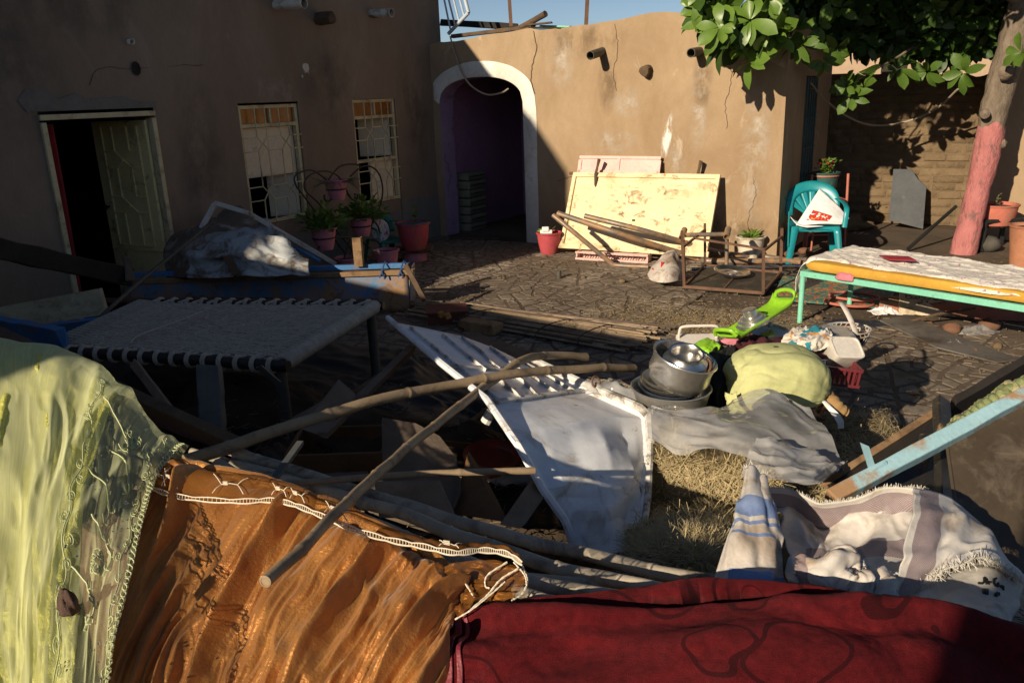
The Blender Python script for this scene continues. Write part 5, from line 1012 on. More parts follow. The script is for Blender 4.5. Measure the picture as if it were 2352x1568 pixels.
o = MB().grid(np.array([[FW(1.36+.5*s, .634+(0 if 0 < t else -.14), -1.45+(.19-.42*max(0, t))) if True else 0 for t in (-1, 0, .3, .6, 1.)] for s in np.linspace(0, 1, 6)])).build('table_cloth', 'white_paper', smooth=60, solid=.004); tag(o, 'white cloth on the small table inside the arch', 'cloth')
plastic_chair('plastic_chair', 'dark chair standing inside the arch room', FW(1.55, 0, -.95), math.radians(150), 'dark_wood', 1.0)
plank(FW(.35, .03, .25), FW(1.1, .03, .05), .05, .03, 'timber_old', 'thin pale plank lying across the arch threshold')
# ================================================================== pots along the long house and the heart shaped stand
W0 = lambda x, y, off: PL(x, y, LW(0, 0, off), ud)
hs = thing('heart_plant_stand', 'black wrought iron heart shaped plant stand by the windows', 'plant stand', W0(770, 600, .5))
def iron(pts, n_=40, r=.011): MB().tube(crom(np.array(pts), n_), r, 7).build('iron_rod', 'black_iron', hs, smooth=True)
f = lambda x, y, o=.5: W0(x, y, o)
iron([f(820, 585), f(770, 520), f(715, 460), f(680, 410), f(668, 400), f(668, 420), f(664, 440), f(690, 398), f(720, 391), f(745, 400), f(770, 430)][:1]+[f(800, 590), f(735, 500), f(690, 440), f(681, 428), f(676, 408), f(690, 396), f(715, 391), f(740, 405), f(760, 425)])
iron([f(830, 600, .7), f(775, 530, .7), f(735, 470, .7), f(703, 440, .7), f(700, 418, .7), f(716, 400, .7), f(745, 393, .7), f(775, 403, .7), f(792, 430, .7), f(806, 455, .7), f(818, 460, .7), f(822, 449, .7), f(814, 446, .7)])
iron([f(752, 432, .5), f(756, 412), f(780, 383), f(812, 377), f(828, 382)]); iron([f(805, 405, .6), f(830, 384, .6), f(855, 384, .6), f(873, 405, .6), f(879, 440, .6), f(872, 475, .6), f(860, 500, .6), f(850, 520, .6), f(820, 560, .6), f(800, 590, .6)])
iron([f(745, 447, .6), f(746, 458, .6), f(755, 463, .6), f(764, 452, .6), f(766, 440, .6)]); iron([f(730, 570, .8), f(760, 545, .8), f(820, 550, .8), f(850, 570, .8)]); iron([f(840, 520, .7), f(862, 512, .7), f(872, 535, .7), f(868, 560, .7)])
iron([f(790, 595, .8), f(800, 560, .8), f(818, 540, .8)]); iron([f(700, 500, .5), f(725, 507, .6), f(742, 512, .7)])
def ring_on(c, r): MB().tube(ring_path(c, r, 28), .009, 6, closed=True).build('pot_ring', 'black_iron', hs, smooth=True)
for (x, y, o, lab, kind, pr, lm, r, hgt) in ((775, 459, .62, 'pink pot with trailing pale sprigs at the top of the heart stand', 'vine', .24, 'leaf_dusty', .135, .24), (747, 573, .78, 'pink pot with bushy green herb low on the left of the heart stand', 'bush', .25, 'leaf_small', .15, .26), (832, 542, .6, 'pink pot with bushy green herb on the right of the heart stand', 'bush', .26, 'leaf_small', .145, .24)):
    c = f(x, y, o); pot('plant_pot', lab, c, r, hgt, r*.62, 'pink_pot', kind, pr, lm, seed=int(x), round_=.4); ring_on(c+zd*hgt*.55, r*.9)
pp = pot('plant_pot', 'big red clay pot with a small dark shrub near the arch', G(952, 573, .17), .215, .36, .14, 'red_pot', 'sprig', .16, 'leaf_small', seed=22, round_=.7)
MB().lathe([(.225, .345), (.232, .36), (.225, .372), (.21, .365)], 24).build('blue_rim', 'navy_paint', pp, world=False)
st3 = thing('pot_pedestal', 'pink round pedestal under the big red clay pot', 'pedestal', G(952, 598)); MB().lathe([(.17, 0), (.165, .13)], 24).build('base', 'pink_pot', st3, world=False, smooth=40); MB().box((0, 0, .15), (.5, .42, .035)).build('board', 'timber_old', st3, world=False, bevel=.006)
plastic_chair('plastic_chair', 'small green plastic chair with a flowered back in the shade by the pots', f(893, 606, .62)*V(1, 1, 0), math.radians(40), 'green_plastic', .78)
cp = f(872, 530, .62); o = MB().lathe([(0, 0), (.12, .005), (.13, .02), (.12, .035), (0, .05)], 24, frame4(cp, (.5, -1, .2)), sy=1.15).build('cushion', 'floral_pad', smooth=True); tag(o, 'round flowered pad on the small green chair', 'cushion')
pb2 = pot('plant_pot', 'low pink planter with a plank end stuck in it behind the blue sheet', f(890, 616, .95)*V(1, 1, 0)+V(0, 0, .1), .155, .17, .13, 'pink_pot', None, seed=31)
plank(f(862, 575, .95), f(885, 598, .95), .07, .03, 'pink_paint', 'short pinkish plank end leaning in the low pink planter')
pot('plant_pot', 'pink pot on the ground beneath the heart stand', f(800, 606, .75)*V(1, 1, 0), .16, .25, .11, 'pink_pot', 'vine', .14, 'leaf_small', seed=41)

# ================================================================== rope bed
ZC = .62
CN = [G(100, 804, ZC), G(642, 840, ZC), G(864, 702, ZC), G(330, 696, ZC)]     # near left, near right, far right, far left
ch = thing('rope_bed', 'black framed rope bed standing in the shade on the left', 'bed', V(*(np.mean(CN, 0)[:2]), 0))
def CQ(s, t, z=0.): return (CN[0]*(1-s)+CN[1]*s)*(1-t)+(CN[3]*(1-s)+CN[2]*s)*t+zd*z
def ext(p, q, e): d = norm(q-p); return [p-d*e, q+d*e]
MB().tube(ext(CN[0], CN[1], .06), .034, 14).build('rail', 'black_pole', ch, smooth=50); MB().tube(ext(CN[3], CN[2], .06), .034, 14).build('rail', 'black_pole', ch, smooth=50)
MB().tube([CN[0], CN[3]], .03, 14).build('rail', 'black_pole', ch, smooth=50); MB().tube([CN[1], CN[2]], .03, 14).build('rail', 'black_pole', ch, smooth=50)
for k, (s, t) in enumerate(((.02, .03), (.985, .03), (.985, .97), (.02, .97))):
    p = CQ(s, t, -.02); MB().tube([p, V(p[0], p[1], 0)], .036, 10).build('leg', 'pipe_dark', ch, smooth=50)
rr = np.random.RandomState(5)
nW = 54
for i in range(nW):
    t = .055+.89*(i+.5)/nW; n_ = 70; s = np.linspace(.075, .985, n_); ph = (i % 2)*math.pi
    pts = [CQ(a, t+.006*float(fbm(a*9, i*3.7, 2))*2, .018-.03*math.sin(math.pi*a)*math.sin(math.pi*t)+.009*math.sin(a*46+ph)+.006*float(fbm(a*5, i*.5, 8))) for a in s]
    MB().tube(pts, .0085+.002*rr.rand(), 6).build('rope', 'rope', ch, smooth=True)
for j in range(46):
    s = .09+.89*(j+.5)/46; n_ = 60; ph = (j % 2)*math.pi; t = np.linspace(.06, .95, n_)
    pts = [CQ(s+.004*float(fbm(a*9, j*2.1, 12))*2, a, .018-.03*math.sin(math.pi*s)*math.sin(math.pi*a)-.006*math.sin(a*62+ph)) for a in t]; MB().tube(pts, .006, 5).build('rope', 'rope', ch, smooth=True)
def wrap(c, axis, r, turns, width, rope_r=.009):
    M = frame4(c, axis); n_ = int(turns*14)+1; pts = [(M@np.append(V(r*math.cos(a), r*math.sin(a), width*(k/(n_-1)-.5)), 1))[:3] for k, a in enumerate(np.linspace(0, 2*math.pi*turns, n_))]; MB().tube(pts, rope_r, 5).build('rope_binding', 'rope', ch, smooth=True)
ex1 = norm(CN[1]-CN[0]); ey1 = norm(CN[3]-CN[0]); ey2 = norm(CN[2]-CN[1])
wrap((CN[1]+CN[2])/2, ey2, .041, 62, np.linalg.norm(CN[2]-CN[1])*.96, .0115)
for s in np.linspace(.06, .97, 15): wrap(CQ(s, 0), ex1, .042, 2, .03); MB().tube([CQ(s, 0, .035), CQ(s+.004, .055, .02)], .009, 5).build('rope_tie', 'rope', ch)
for s in np.linspace(.08, .97, 15): wrap(CQ(s, 1.), ex1, .042, 2, .03); MB().tube([CQ(s, 1., .036), CQ(s-.03, .945, .022)], .011, 5).build('rope_tie', 'rope', ch)
for t in np.linspace(.05, .96, 24): MB().tube([CQ(.0, t, .034), CQ(.035, t+.006, .026), CQ(.085, t, .02)], .0115, 5).build('rope_tie', 'rope', ch); wrap(CQ(0, t), ey1, .036, 1.2, .012)
MB().tube(crom(np.array([CQ(.33, .12, .03), CQ(.32, .22, .045), CQ(.37, .5, .05), CQ(.39, .68, .05), CQ(.42, .66, .04), CQ(.44, .58, .03)]), 20), .006, 5).build('loose_cord', 'rope', ch)
# posts below the bed
def post(x0, y0, x1, y1, Y0, Y1, w_, mat, label, cat='post', name='post'): return plank(D(x0, y0, Y0), D(x1, y1, Y1), w_, w_*.6, mat, label, cat, name, up=(0, -1, .3))
post(480, 838, 492, 1010, 4.1, 3.9, .12, 'grey_steel', 'wide grey metal post under the rope bed', 'post'); post(308, 835, 400, 955, 4.2, 3.9, .045, 'plank_light', 'thin slanting strut under the rope bed', 'strut', 'strut')
post(596, 842, 640, 880, 4.2, 4.3, .03, 'grey_steel', 'short diagonal brace under the bed corner', 'brace', 'brace')
# ================================================================== blue rusty cart side behind the rope bed
ZB = .43
B1 = G(945, 622, ZB); B0 = G(290, 645, ZB); bxx = norm((B1-B0)*V(1, 1, 0)); byy = norm(np.cross(zd, bxx)); bl = np.linalg.norm((B1-B0)[:2]); B0 = V(B0[0], B0[1], 0)
cart = thing('blue_cart_body', 'blue and rust metal cart side lying behind the rope bed', 'cart body', B0+bxx*bl/2)
def CB(a, d, z): return B0+bxx*a+byy*d+zd*z
g = np.array([[CB(bl*s, -.03*(1-t)+.012*float(fbm(s*6, t*2, 3))*2-.10*(1-t)**2*0, .02+t*(ZB-.04)) for t in np.linspace(0, 1, 10)] for s in np.linspace(0, .985, 60)]); MB().grid(g).build('side_panel', 'blue_rust', cart, smooth=60, solid=.008)
for (d, z, w_, h_, m, e) in ((.0, ZB-.01, .07, .05, 'rust_wood', .02), (.075, ZB+.045, .06, .05, 'blue_paint', -.03), (-.04, .14, .05, .05, 'rust', -.35)): plank(CB(-.0, d, z), CB(bl+e, d, z), w_, h_, m, None, name='rail').parent = cart
for o in cart.children:
    if o.name.startswith('rail'): o.matrix_parent_inverse = Matrix.Translation(-Vector(ORG[cart.name]))
g = np.array([[CB(bl*.985+.02*t, .0+.5*s, .02+(ZB-.03)*t) for t in np.linspace(0, 1, 6)] for s in np.linspace(0, 1, 8)]); MB().grid(g).build('end_panel', 'blue_rust', cart, smooth=60, solid=.008)
for x, y, m in ((822, 545, 'rust_wood'),): 
    p = D(820, 612, CB(bl*.82, 0, 0)[1]); q = D(822, 546, CB(bl*.82, 0, 0)[1]); b = MB(); b.box((p+q)/2+bxx*0, (.085, .014, np.linalg.norm(q-p)), (bxx, byy, zd)); b.box((p+q)/2+bxx*.036+byy*.05, (.014, .09, np.linalg.norm(q-p)*.97), (bxx, byy, zd)); b.build('stub_post', 'rust_wood', cart)
for a in (.90, .965):
    b = MB(); pth = [CB(bl*a+dx, d, z) for dx, d, z in ((-.03, -.045, ZB-.05), (0, -.045, ZB+.02), (.02, .03, ZB+.085), (.03, .11, ZB+.08), (.04, .115, ZB+.0), (.0, -.05, ZB+.01), (.03, -.05, ZB-.06))]; b.tube(crom(np.array(pth), 30), .008, 5); b.build('string', 'string_blue', cart)
plank(CB(-.1, -.28, .30), CB(bl*.63, -.30, .24), .05, .045, 'rust', 'thin rusty rail with flaking paint between the cart and the rope bed', 'rail', 'metal_rail')
post(522, 590, 545, 632, 7.75, 7.7, .07, 'rust', 'short rusty stub on the blue cart rail', 'stub', 'metal_stub')
# ================================================================== tarpaulin heap and bent white frame
def net(pts): return [[D(*q) for q in row] for row in pts]
g = sheet(net([[(385, 640, 8.3), (390, 575, 8.4), (420, 545, 8.6), (470, 540, 8.9)], [(430, 640, 8.05), (445, 560, 8.2), (470, 515, 8.5), (500, 500, 8.9)], [(480, 640, 7.95), (500, 570, 8.1), (520, 515, 8.4), (545, 494, 8.9)], [(540, 640, 7.95), (550, 580, 8.1), (575, 530, 8.4), (590, 512, 8.9)], [(590, 640, 7.95), (600, 590, 8.1), (620, 560, 8.4), (630, 545, 8.9)], [(640, 640, 8.0), (645, 610, 8.2), (650, 590, 8.5), (655, 580, 8.9)]]), 70, 50)
def wrinkle(g, amp, fu_, fv_, seed, amp2=0., skew=.5):
    nu, nv = g.shape[:2]; u, v = np.meshgrid(np.linspace(0, 1, nu), np.linspace(0, 1, nv), indexing='ij'); h = amp*(ridge(u*fu_+v*fv_*skew+.3*fbm(u*4, v*4, seed+3), v*fv_-u*fu_*.3, seed)-.45)
    if amp2: h = h+amp2*(ridge(u*fu_*2.7-v*3, v*fv_*2.9+u*4, seed+7)-.4)
    nn = gnormals(g); c = cC-g; sgn = np.sign((nn*c).sum(-1, keepdims=True)); return g+nn*sgn*h[..., None]
o = MB().grid(crease(crease(g, .14, 2.4, 1.1, 3, 2., 1.2), .04, 6., .3, 5, 2.)).build('tarpaulin', 'tarp_brown', smooth=180, solid=.004); tag(o, 'muddy brown tarpaulin humped over a heap behind the blue cart', 'tarpaulin')
g = sheet(net([[(440, 640, 7.9), (445, 600, 7.95), (455, 590, 8.1), (470, 580, 8.3)], [(500, 640, 7.85), (500, 595, 7.9), (505, 565, 8.0), (515, 550, 8.25)], [(560, 640, 7.8), (562, 580, 7.9), (570, 545, 8.0), (580, 530, 8.25)], [(610, 640, 7.8), (615, 590, 7.9), (622, 560, 8.0), (630, 540, 8.25)], [(660, 640, 7.8), (660, 610, 7.9), (665, 590, 8.0), (670, 580, 8.25)], [(712, 640, 7.85), (705, 615, 7.95), (695, 600, 8.1), (690, 596, 8.25)]]), 70, 50)
o = MB().grid(crease(crease(crease(g, .16, 2.6, .5, 13, 1.4, 1.2), .07, 5., 1.6, 15, 1.6), .02, 11., .9, 18, 2.)).build('plastic_sheet', 'tarp_white', smooth=180, solid=.003); tag(o, 'dirty grey white plastic sheet crumpled over the tarpaulin heap', 'plastic sheet')
wf = thing('bent_frame', 'bent white square tube frame arching over the tarpaulin heap', 'frame', V(*D(620, 560, 8.2)[:2], 0))
def bar_(pts, w_, h_, nm, m):
    for p, q in zip(pts[:-1], pts[1:]): MB().bar(p, q, w_, h_, up=(0, -1, .3)).build(nm, m, wf, bevel=.004)
bar_([D(492, 466, 8.0), D(572, 490, 8.1), D(770, 606, 8.45)], .045, .06, 'tube', 'white_bar'); bar_([D(494, 468, 8.0), D(462, 525, 7.9)], .045, .04, 'tube', 'white_bar')
o = MB().tube(crom(np.array([D(210, 748, 5.9), D(300, 665, 6.6), D(390, 590, 7.2), D(485, 512, 7.85)]), 30), .017, 8).build('thin_pole', 'pipe_dark', smooth=50); tag(o, 'thin dark pole slanting up to the tarpaulin heap', 'pole')
o = MB().tube(crom(np.array([D(650, 560, 8.35), D(690, 575, 8.3), D(735, 600, 8.3)]), 12), .02, 6).build('blue_strap', 'blue_paint'); tag(o, 'frayed blue strap on the right flank of the heap', 'strap')
g = sheet(net([[(278, 588, 7.3), (300, 590, 7.35)], [(285, 610, 7.3), (303, 612, 7.35)], [(288, 645, 7.2), (312, 645, 7.3)]]), 10, 4); o = MB().grid(g).build('metal_strip', 'board_grey', smooth=180, solid=.006); tag(o, 'twisted grey metal strip standing before the open door', 'strip')
plank(D(-80, 555, 5.9), D(296, 636, 7.4), .10, .16, 'timber_dark', 'heavy dark beam sloping in from the left edge', 'beam', 'beam', up=(0, -.3, 1))
o = MB().prism([D(-30, 712, 6.2), D(228, 664, 6.5), D(238, 700, 6.45), D(246, 722, 6.4), D(-30, 764, 6.1)], V(.1, .35, .05)*.1).build('board', 'cream_board', bevel=.004); tag(o, 'scratched cream painted board leaning at the left edge', 'board')
plank(D(-30, 775, 6.0), D(250, 738, 6.3), .04, .09, 'blue_paint', 'blue painted rail under the cream board', 'rail', 'painted_rail', up=(0, -.3, 1))
plank(D(-40, 752, 3.7), D(540, 1022, 3.25), .05, .085, 'timber_old', 'long dark wooden bar slanting down across the left junk', 'beam', 'wooden_bar', up=(0, -.5, 1)); plank(D(300, 930, 3.5), D(535, 1022, 3.35), .05, .09, 'pinkish_beam', 'dull pink painted beam beneath the long dark bar', 'beam', 'painted_beam', up=(0, -.5, 1))
plank(D(150, 780, 5.0), D(-50, 740, 5.4), .05, .16, 'blue_paint', 'low blue side board behind the rope bed corner', 'board', 'side_board', up=(0, -.3, 1))
# ================================================================== timber and boxes in the dark middle
plank(D(742, 998, 3.7), D(945, 800, 4.7), .055, .03, 'plank_light', 'brown lath propped diagonally against the blue cart', 'lath', 'lath')
o = MB().prism([D(690, 985, 3.75), D(775, 880, 4.0), D(815, 915, 3.95), D(735, 1000, 3.7)], V(.0, .04, .01)).build('board', 'plank_light', bevel=.003); tag(o, 'short battered board under the diagonal lath', 'board')
wb = thing('wooden_box', 'open brown wooden drawer lying in the dark middle', 'drawer', G(800, 1060, .3))
c0 = G(770, 1075, .35)
for nm, c, sz in (('front', (0, 0, 0), (.5, .02, .16)), ('back', (0, .35, 0), (.5, .02, .16)), ('side', (-.24, .175, 0), (.02, .33, .16)), ('side', (.24, .175, 0), (.02, .33, .16)), ('base', (0, .175, -.075), (.46, .33, .012))): MB().box(c0+V(*c), sz).build(nm, 'board_brown', wb, bevel=.003)
o = MB().prism([D(876, 966, 3.35), D(955, 980, 3.3), D(1010, 1010, 3.25), D(1048, 1060, 3.15), D(1060, 1130, 3.0), D(1035, 1190, 2.9), D(882, 1190, 2.9)], V(0, .02, .01)).build('board', 'board_grey', bevel=.003); tag(o, 'wide grey brown board with a rounded corner standing behind the bamboo', 'board')
o = MB().prism([D(860, 1115, 2.85), D(1010, 1112, 2.85), D(1045, 1190, 2.75), D(870, 1190, 2.75)], V(0, .02, .01)).build('board', 'plank_light', bevel=.003); tag(o, 'stained low board in front of the rounded one', 'board')
o = MB().prism([D(1145, 1205, 2.75), D(1225, 1090, 3.1), D(1262, 1120, 3.05), D(1195, 1215, 2.72)], V(.02, .03, 0)).build('plank', 'plank_light', bevel=.006); tag(o, 'weathered grey plank end beside the white metal door', 'plank')
o = MB().prism([D(1040, 1180, 2.95), D(1075, 1040, 3.2), D(1110, 1090, 3.1), D(1165, 1200, 2.85)], V(0, .03, 0)).build('board', 'board_brown', bevel=.004); tag(o, 'dark brown board fragment with a wavy edge', 'board')
dish('basin', 'shallow red plastic basin lying in the dark middle', G(1132, 1068, .32), (.05, -.1, 1), [(0, .02), (.10, .02), (.13, .05), (.15, .055), (.152, .065), (.128, .062), (.105, .04), (0, .035)], 'red_plastic', cat='basin'); dish('bowl', 'dark red bowl under the red plastic basin', G(1135, 1092, .24), (0, 0, 1), [(.06, 0), (.13, .08), (.135, .09), (.125, .085), (.05, .01)], 'red_plastic', cat='bowl')
blob(G(1085, 1018, .25), .1, 4, 'clay_jug', 'round dark clay jug behind the red basin', 'clay_dark', 'jug', 1., .9, 1., .3, .05, 24)
blob(G(905, 1065, .15), .3, 14, 'dark_rubble', 'dark heap of rubble and rags between bed and door', 'soil', 'heap', 1.8, 1.2, .6, .8, .2, 30); blob(G(560, 1000, .0), .35, 17, 'dark_rubble', 'dark heap of rubble beneath the rope bed', 'soil', 'heap', 1.8, 1.2, .7, .8, .2, 30); blob(G(1250, 1160, .0), .35, 19, 'dark_rubble', 'dark heap of rubble under the white metal door', 'soil', 'heap', 1.4, 1.1, .6, .8, .2, 30)
o = blob(G(1200, 1105, .22), .13, 23, 'glass_jar', 'grey crumpled plastic bag under the door edge', 'tarp_white', 'plastic bag', 1.4, .8, .6, .5, .2, 24); o.name = 'plastic_bag'
# ================================================================== white metal door
rowsd = [[(884, 737, .80), (965, 752, .74), (1060, 772, .68), (1140, 802, .62), (1212, 838, .56)], [(1000, 838, .79), (1070, 838, .74), (1140, 842, .68), (1210, 852, .61), (1280, 868, .55)], [(1112, 928, .76), (1170, 922, .72), (1230, 914, .66), (1290, 905, .60), (1346, 898, .54)], [(1172, 1020, .72), (1250, 990, .70), (1330, 970, .66), (1410, 955, .60), (1488, 962, .53)], [(1240, 1125, .56), (1300, 1110, .57), (1370, 1080, .54), (1430, 1060, .50), (1488, 1060, .44)], [(1290, 1200, .44), (1330, 1180, .44), (1390, 1180, .42), (1440, 1170, .38), (1478, 1170, .34)], [(1318, 1262, .32), (1360, 1268, .32), (1400, 1272, .30), (1435, 1276, .29), (1468, 1280, .28)]]
g = lsheet([[G(*q) for q in r] for r in rowsd], 100, 60)
wdoor = thing('white_metal_door', 'buckled white sheet metal door lying askew on the heap', 'door', V(*np.mean(g.reshape(-1, 3), 0)[:2], 0))
u, v = np.meshgrid(np.linspace(0, 1, 100), np.linspace(0, 1, 60), indexing='ij'); nn = gnormals(g); nn = nn*np.sign(nn[..., 2:3])
dent = np.where(u > .36, 1, 0)*(.010*fbm(u*7, v*5, 4)*2)+np.where(u > .62, 1, 0)*(-.07*np.clip(1-np.abs(u-.76-.12*(v-.4))/.07, 0, 1)*np.clip(1.2-np.abs(v-.35)/.3, 0, 1)+.06*np.clip(1-np.abs(u-.69-.1*v)/.05, 0, 1)*np.clip(1.2-np.abs(v-.6)/.3, 0, 1)+.05*np.clip(1-np.abs(u-.87+.1*v)/.05, 0, 1)*np.clip(1.2-np.abs(v-.6)/.4, 0, 1)-.03*np.abs(fbm(u*7, v*5, 9)))
fc = lsheet((np.random.RandomState(8).rand(8, 6, 1)-.5), 100, 60)[..., 0]; dent = .35*dent+np.clip((u-.52)/.08, 0, 1)*np.clip((1-v)/.12, 0, 1)*np.clip(v/.12, 0, 1)*.085*fc
lip = .028*(np.clip((v-.955)/.02, 0, 1)+np.clip((.03-v)/.02, 0, 1)); g2 = g+nn*(dent+lip)[..., None]
MB().grid(g2).build('panel', 'white_metal', wdoor, smooth=14, solid=.006)
def GD(a, c): i, j = a*99, c*59; return g2[int(min(99, max(0, round(i)))), int(min(59, max(0, round(j))))]
def strip(pts, h, m, w_=.012):
    b = MB()
    pts = [np.asarray(p) for p in pts]
    P_ = crom(np.array(pts), max(12, len(pts)*5)); n0 = nn[30, 30]; g_ = np.array([[p, p+n0*h, p+n0*h+V(.0, 0, 0)+norm(np.cross(n0, P_[-1]-P_[0]))*w_] for p in P_]); b.grid(g_); b.build('rib', m, wdoor, smooth=40, solid=.003)
for c, a0, a1, bow in ((.14, .02, .335, .0), (.34, .03, .20, .0), (.34, .225, .335, .02), (.47, .02, .19, .02), (.5, .205, .33, .04), (.66, .03, .18, .0), (.70, .2, .33, .0), (.86, .05, .33, .0)):
    strip([GD(a0+(a1-a0)*t, c+bow*math.sin(math.pi*t)) for t in np.linspace(0, 1, 6)], .02, 'muddy_white', .006)
for a in (.195, .345): strip([GD(a, c) for c in np.linspace(.05, .95, 8)], .016, 'muddy_white', .03)
MB().tube([GD(a, .985)+zd*.012 for a in np.linspace(0, .62, 24)], .022, 7).build('edge_rail', 'muddy_white', wdoor, smooth=50); MB().tube([GD(a, .015)+zd*.004 for a in np.linspace(0, 1, 40)], .018, 7).build('edge_rail', 'white_metal', wdoor, smooth=50)
MB().tube([GD(a, .985) for a in np.linspace(.62, 1, 18)], .016, 7).build('edge_rail', 'muddy_white', wdoor, smooth=50)
MB().tube(ring_path(GD(.36, .985)+zd*.05, .03, 20, tilt=(.6, -.6, .3)), .006, 6, closed=True).build('ring', 'rust', wdoor, smooth=True)
MB().tube([GD(.02, .0)-zd*.02, GD(.02, .0)-zd*.07], .02, 8).build('hinge', 'muddy_white', wdoor); MB().tube([GD(.37, .0)-zd*.02, GD(.37, .0)-zd*.07+V(-.03, 0, 0)], .025, 8).build('hinge', 'muddy_white', wdoor)
# ================================================================== bamboo
def bamboo(pts, r0, r1, mat, label, group, nodes=.34, name='bamboo_pole'):
    p = crom(np.array(pts), 70); L_ = np.r_[0, np.cumsum(np.linalg.norm(np.diff(p, axis=0), axis=1))]; r = np.interp(L_, [0, L_[-1]], [r0, r1]); seg = nodes*(1+.05*np.sin(np.arange(80)*3)); pos = np.cumsum(seg)-nodes*.6
    fine = np.unique(np.concatenate([np.linspace(0, L_[-1], 60)]+[[q-.02, q-.007, q, q+.007, q+.02] for q in pos if .03 < q < L_[-1]-.03])); P_ = np.stack([np.interp(fine, L_, p[:, k]) for k in range(3)], 1); R_ = np.interp(fine, L_, r)
    R_ = R_*(1+.05*fbm(fine*6, fine*0+r0*900, 7)*2); P_ = P_+np.stack([fbm(fine*3, fine*0+3+r0*400, 3), fbm(fine*3, fine*0+9, 5), fbm(fine*3, fine*0+r0*700, 9)], 1)*.012
    for q in pos: R_ = R_*(1+.16*np.exp(-((fine-q)/.008)**2)); P_ = P_+zd*(.006*np.exp(-((fine-q)/.1)**2))[:, None]*math.sin(q*31)
    b = MB(); b.tube(P_, R_, 14, caps=False); d0, d1 = norm(P_[0]-P_[1]), norm(P_[-1]-P_[-2])
    for c, d, rr_ in ((P_[0], d0, R_[0]), (P_[-1], d1, R_[-1])): b.lathe([(rr_*1.0, 0), (rr_*.72, .001), (rr_*.7, -.05), (0, -.05)], 14, frame4(c, d))
    o = b.build(name, mat, smooth=45); tag(o, label, 'bamboo pole', group); return o
bamboo([D(425, 1058, 2.75), D(600, 1000, 2.95), D(805, 935, 3.2), D(985, 893, 3.5), D(1180, 858, 3.8), D(1330, 848, 4.1), D(1456, 845, 4.4)], .025, .021, 'bamboo', 'bowed bamboo pole laid from the green tulle across the white door', 'loose bamboo poles', .42)
bamboo([D(612, 1332, 1.44), D(700, 1245, 1.60), D(770, 1178, 1.80), D(870, 1088, 2.30), D(985, 985, 2.9), D(1110, 893, 3.65), D(1200, 830, 4.05), D(1250, 816, 4.3), D(1345, 818, 4.55)], .0135, .023, 'bamboo', 'bamboo pole jutting over the orange satin with its cut end nearest', 'loose bamboo poles', .36)
bamboo([D(580, 1112, 2.55), D(880, 1094, 2.65), D(1080, 1084, 2.7), D(1230, 1080, 2.75)], .012, .0135, 'bamboo', 'thin cane lying level over the dark middle', 'loose bamboo poles', .3)
o = MB().bar(D(614, 1122, 2.3), D(690, 1016, 2.6), .022, .014).build('metal_strip', 'grey_steel'); tag(o, 'short grey metal strip sticking up between the canes', 'strip')
bp_ = [((520, 1030, 2.95), (1010, 1185, 2.45), (1520, 1312, 2.05), (1830, 1362, 1.9), .033, 'rearmost pole of the bamboo bundle behind the cloths'), ((560, 1075, 2.8), (900, 1172, 2.45), (1250, 1292, 2.05), (1640, 1378, 1.82), .032, 'middle pole of the bamboo bundle, its end in front of the feed sack'), ((500, 1068, 2.75), (800, 1200, 2.2), (1200, 1330, 1.9), (1560, 1392, 1.72), .034, 'thick lower pole of the bamboo bundle above the maroon rug'), ((620, 1120, 2.5), (860, 1200, 2.3), (1150, 1310, 2.0), (1480, 1352, 1.95), .024, 'slim pole lying between the two thick lower bamboo poles'), ((540, 1050, 2.9), (880, 1140, 2.65), (1300, 1262, 2.25), (1700, 1338, 2.05), .024, 'slender rear pole resting beside the hay bale'), ((680, 1180, 2.3), (900, 1260, 2.05), (1050, 1310, 1.9), (1310, 1392, 1.7), .026, 'front pole of the bundle half hidden by the lace'), ((440, 1035, 2.95), (640, 1090, 2.75), (760, 1130, 2.6), (900, 1170, 2.5), .022, 'short pole at the left end of the bamboo bundle')]
for a, b2, c, d, r, lab in bp_: bamboo([D(*a), D(*b2), D(*c), D(*d)], r*.68, r*.64, 'bamboo_grey', lab, 'bamboo bundle', .4)
o = MB().prism([D(1310, 1362, 1.86), D(1665, 1378, 1.82), D(1655, 1386, 1.82), D(1420, 1384, 1.84)], (0, .01, .006)).build('lath', 'plank_light'); tag(o, 'pale split lath under the lowest bamboo pole', 'lath')
# cane mat bundle on the paving
cm = thing('cane_bundle', 'bundle of thin canes tied together lying on the paving', 'cane bundle', G(1240, 760)); rr = np.random.RandomState(4)
for k in range(130):
    a = rr.rand(); lay = .02+.10*rr.rand()*(1-abs(2*a-1)*.6); off = (a-.5)*.34
    p, q = G(985+20*rr.normal(), 716, 0), G(1500-45*rr.rand(), 786, 0); d = norm(q-p); sd = norm(np.cross(zd, d)); p = p+sd*(off*1.3)+zd*lay+d*rr.uniform(-.1, .1); q = q+sd*(off*2.3)+zd*lay*.8+d*rr.uniform(-.25, .12)
    MB().tube([p, (p+q)/2+V(0, 0, rr.normal(0, .006)), q], .008+.006*rr.rand(), 6).build('cane', ('cane', 'cane_dark', 'bamboo')[k % 3], cm)
for t in (.25, .62, .8):
    p, q = G(985, 716, .07), G(1480, 786, .07); c = p+(q-p)*t; M = frame4(c, q-p); MB().tube([(M@np.append(V(.30*math.cos(a), .065*math.sin(a), .03*math.sin(2*a)), 1))[:3] for a in np.linspace(0, 2*math.pi, 30)[:-1]], .005, 5, closed=True).build('tie', 'black_iron', cm)
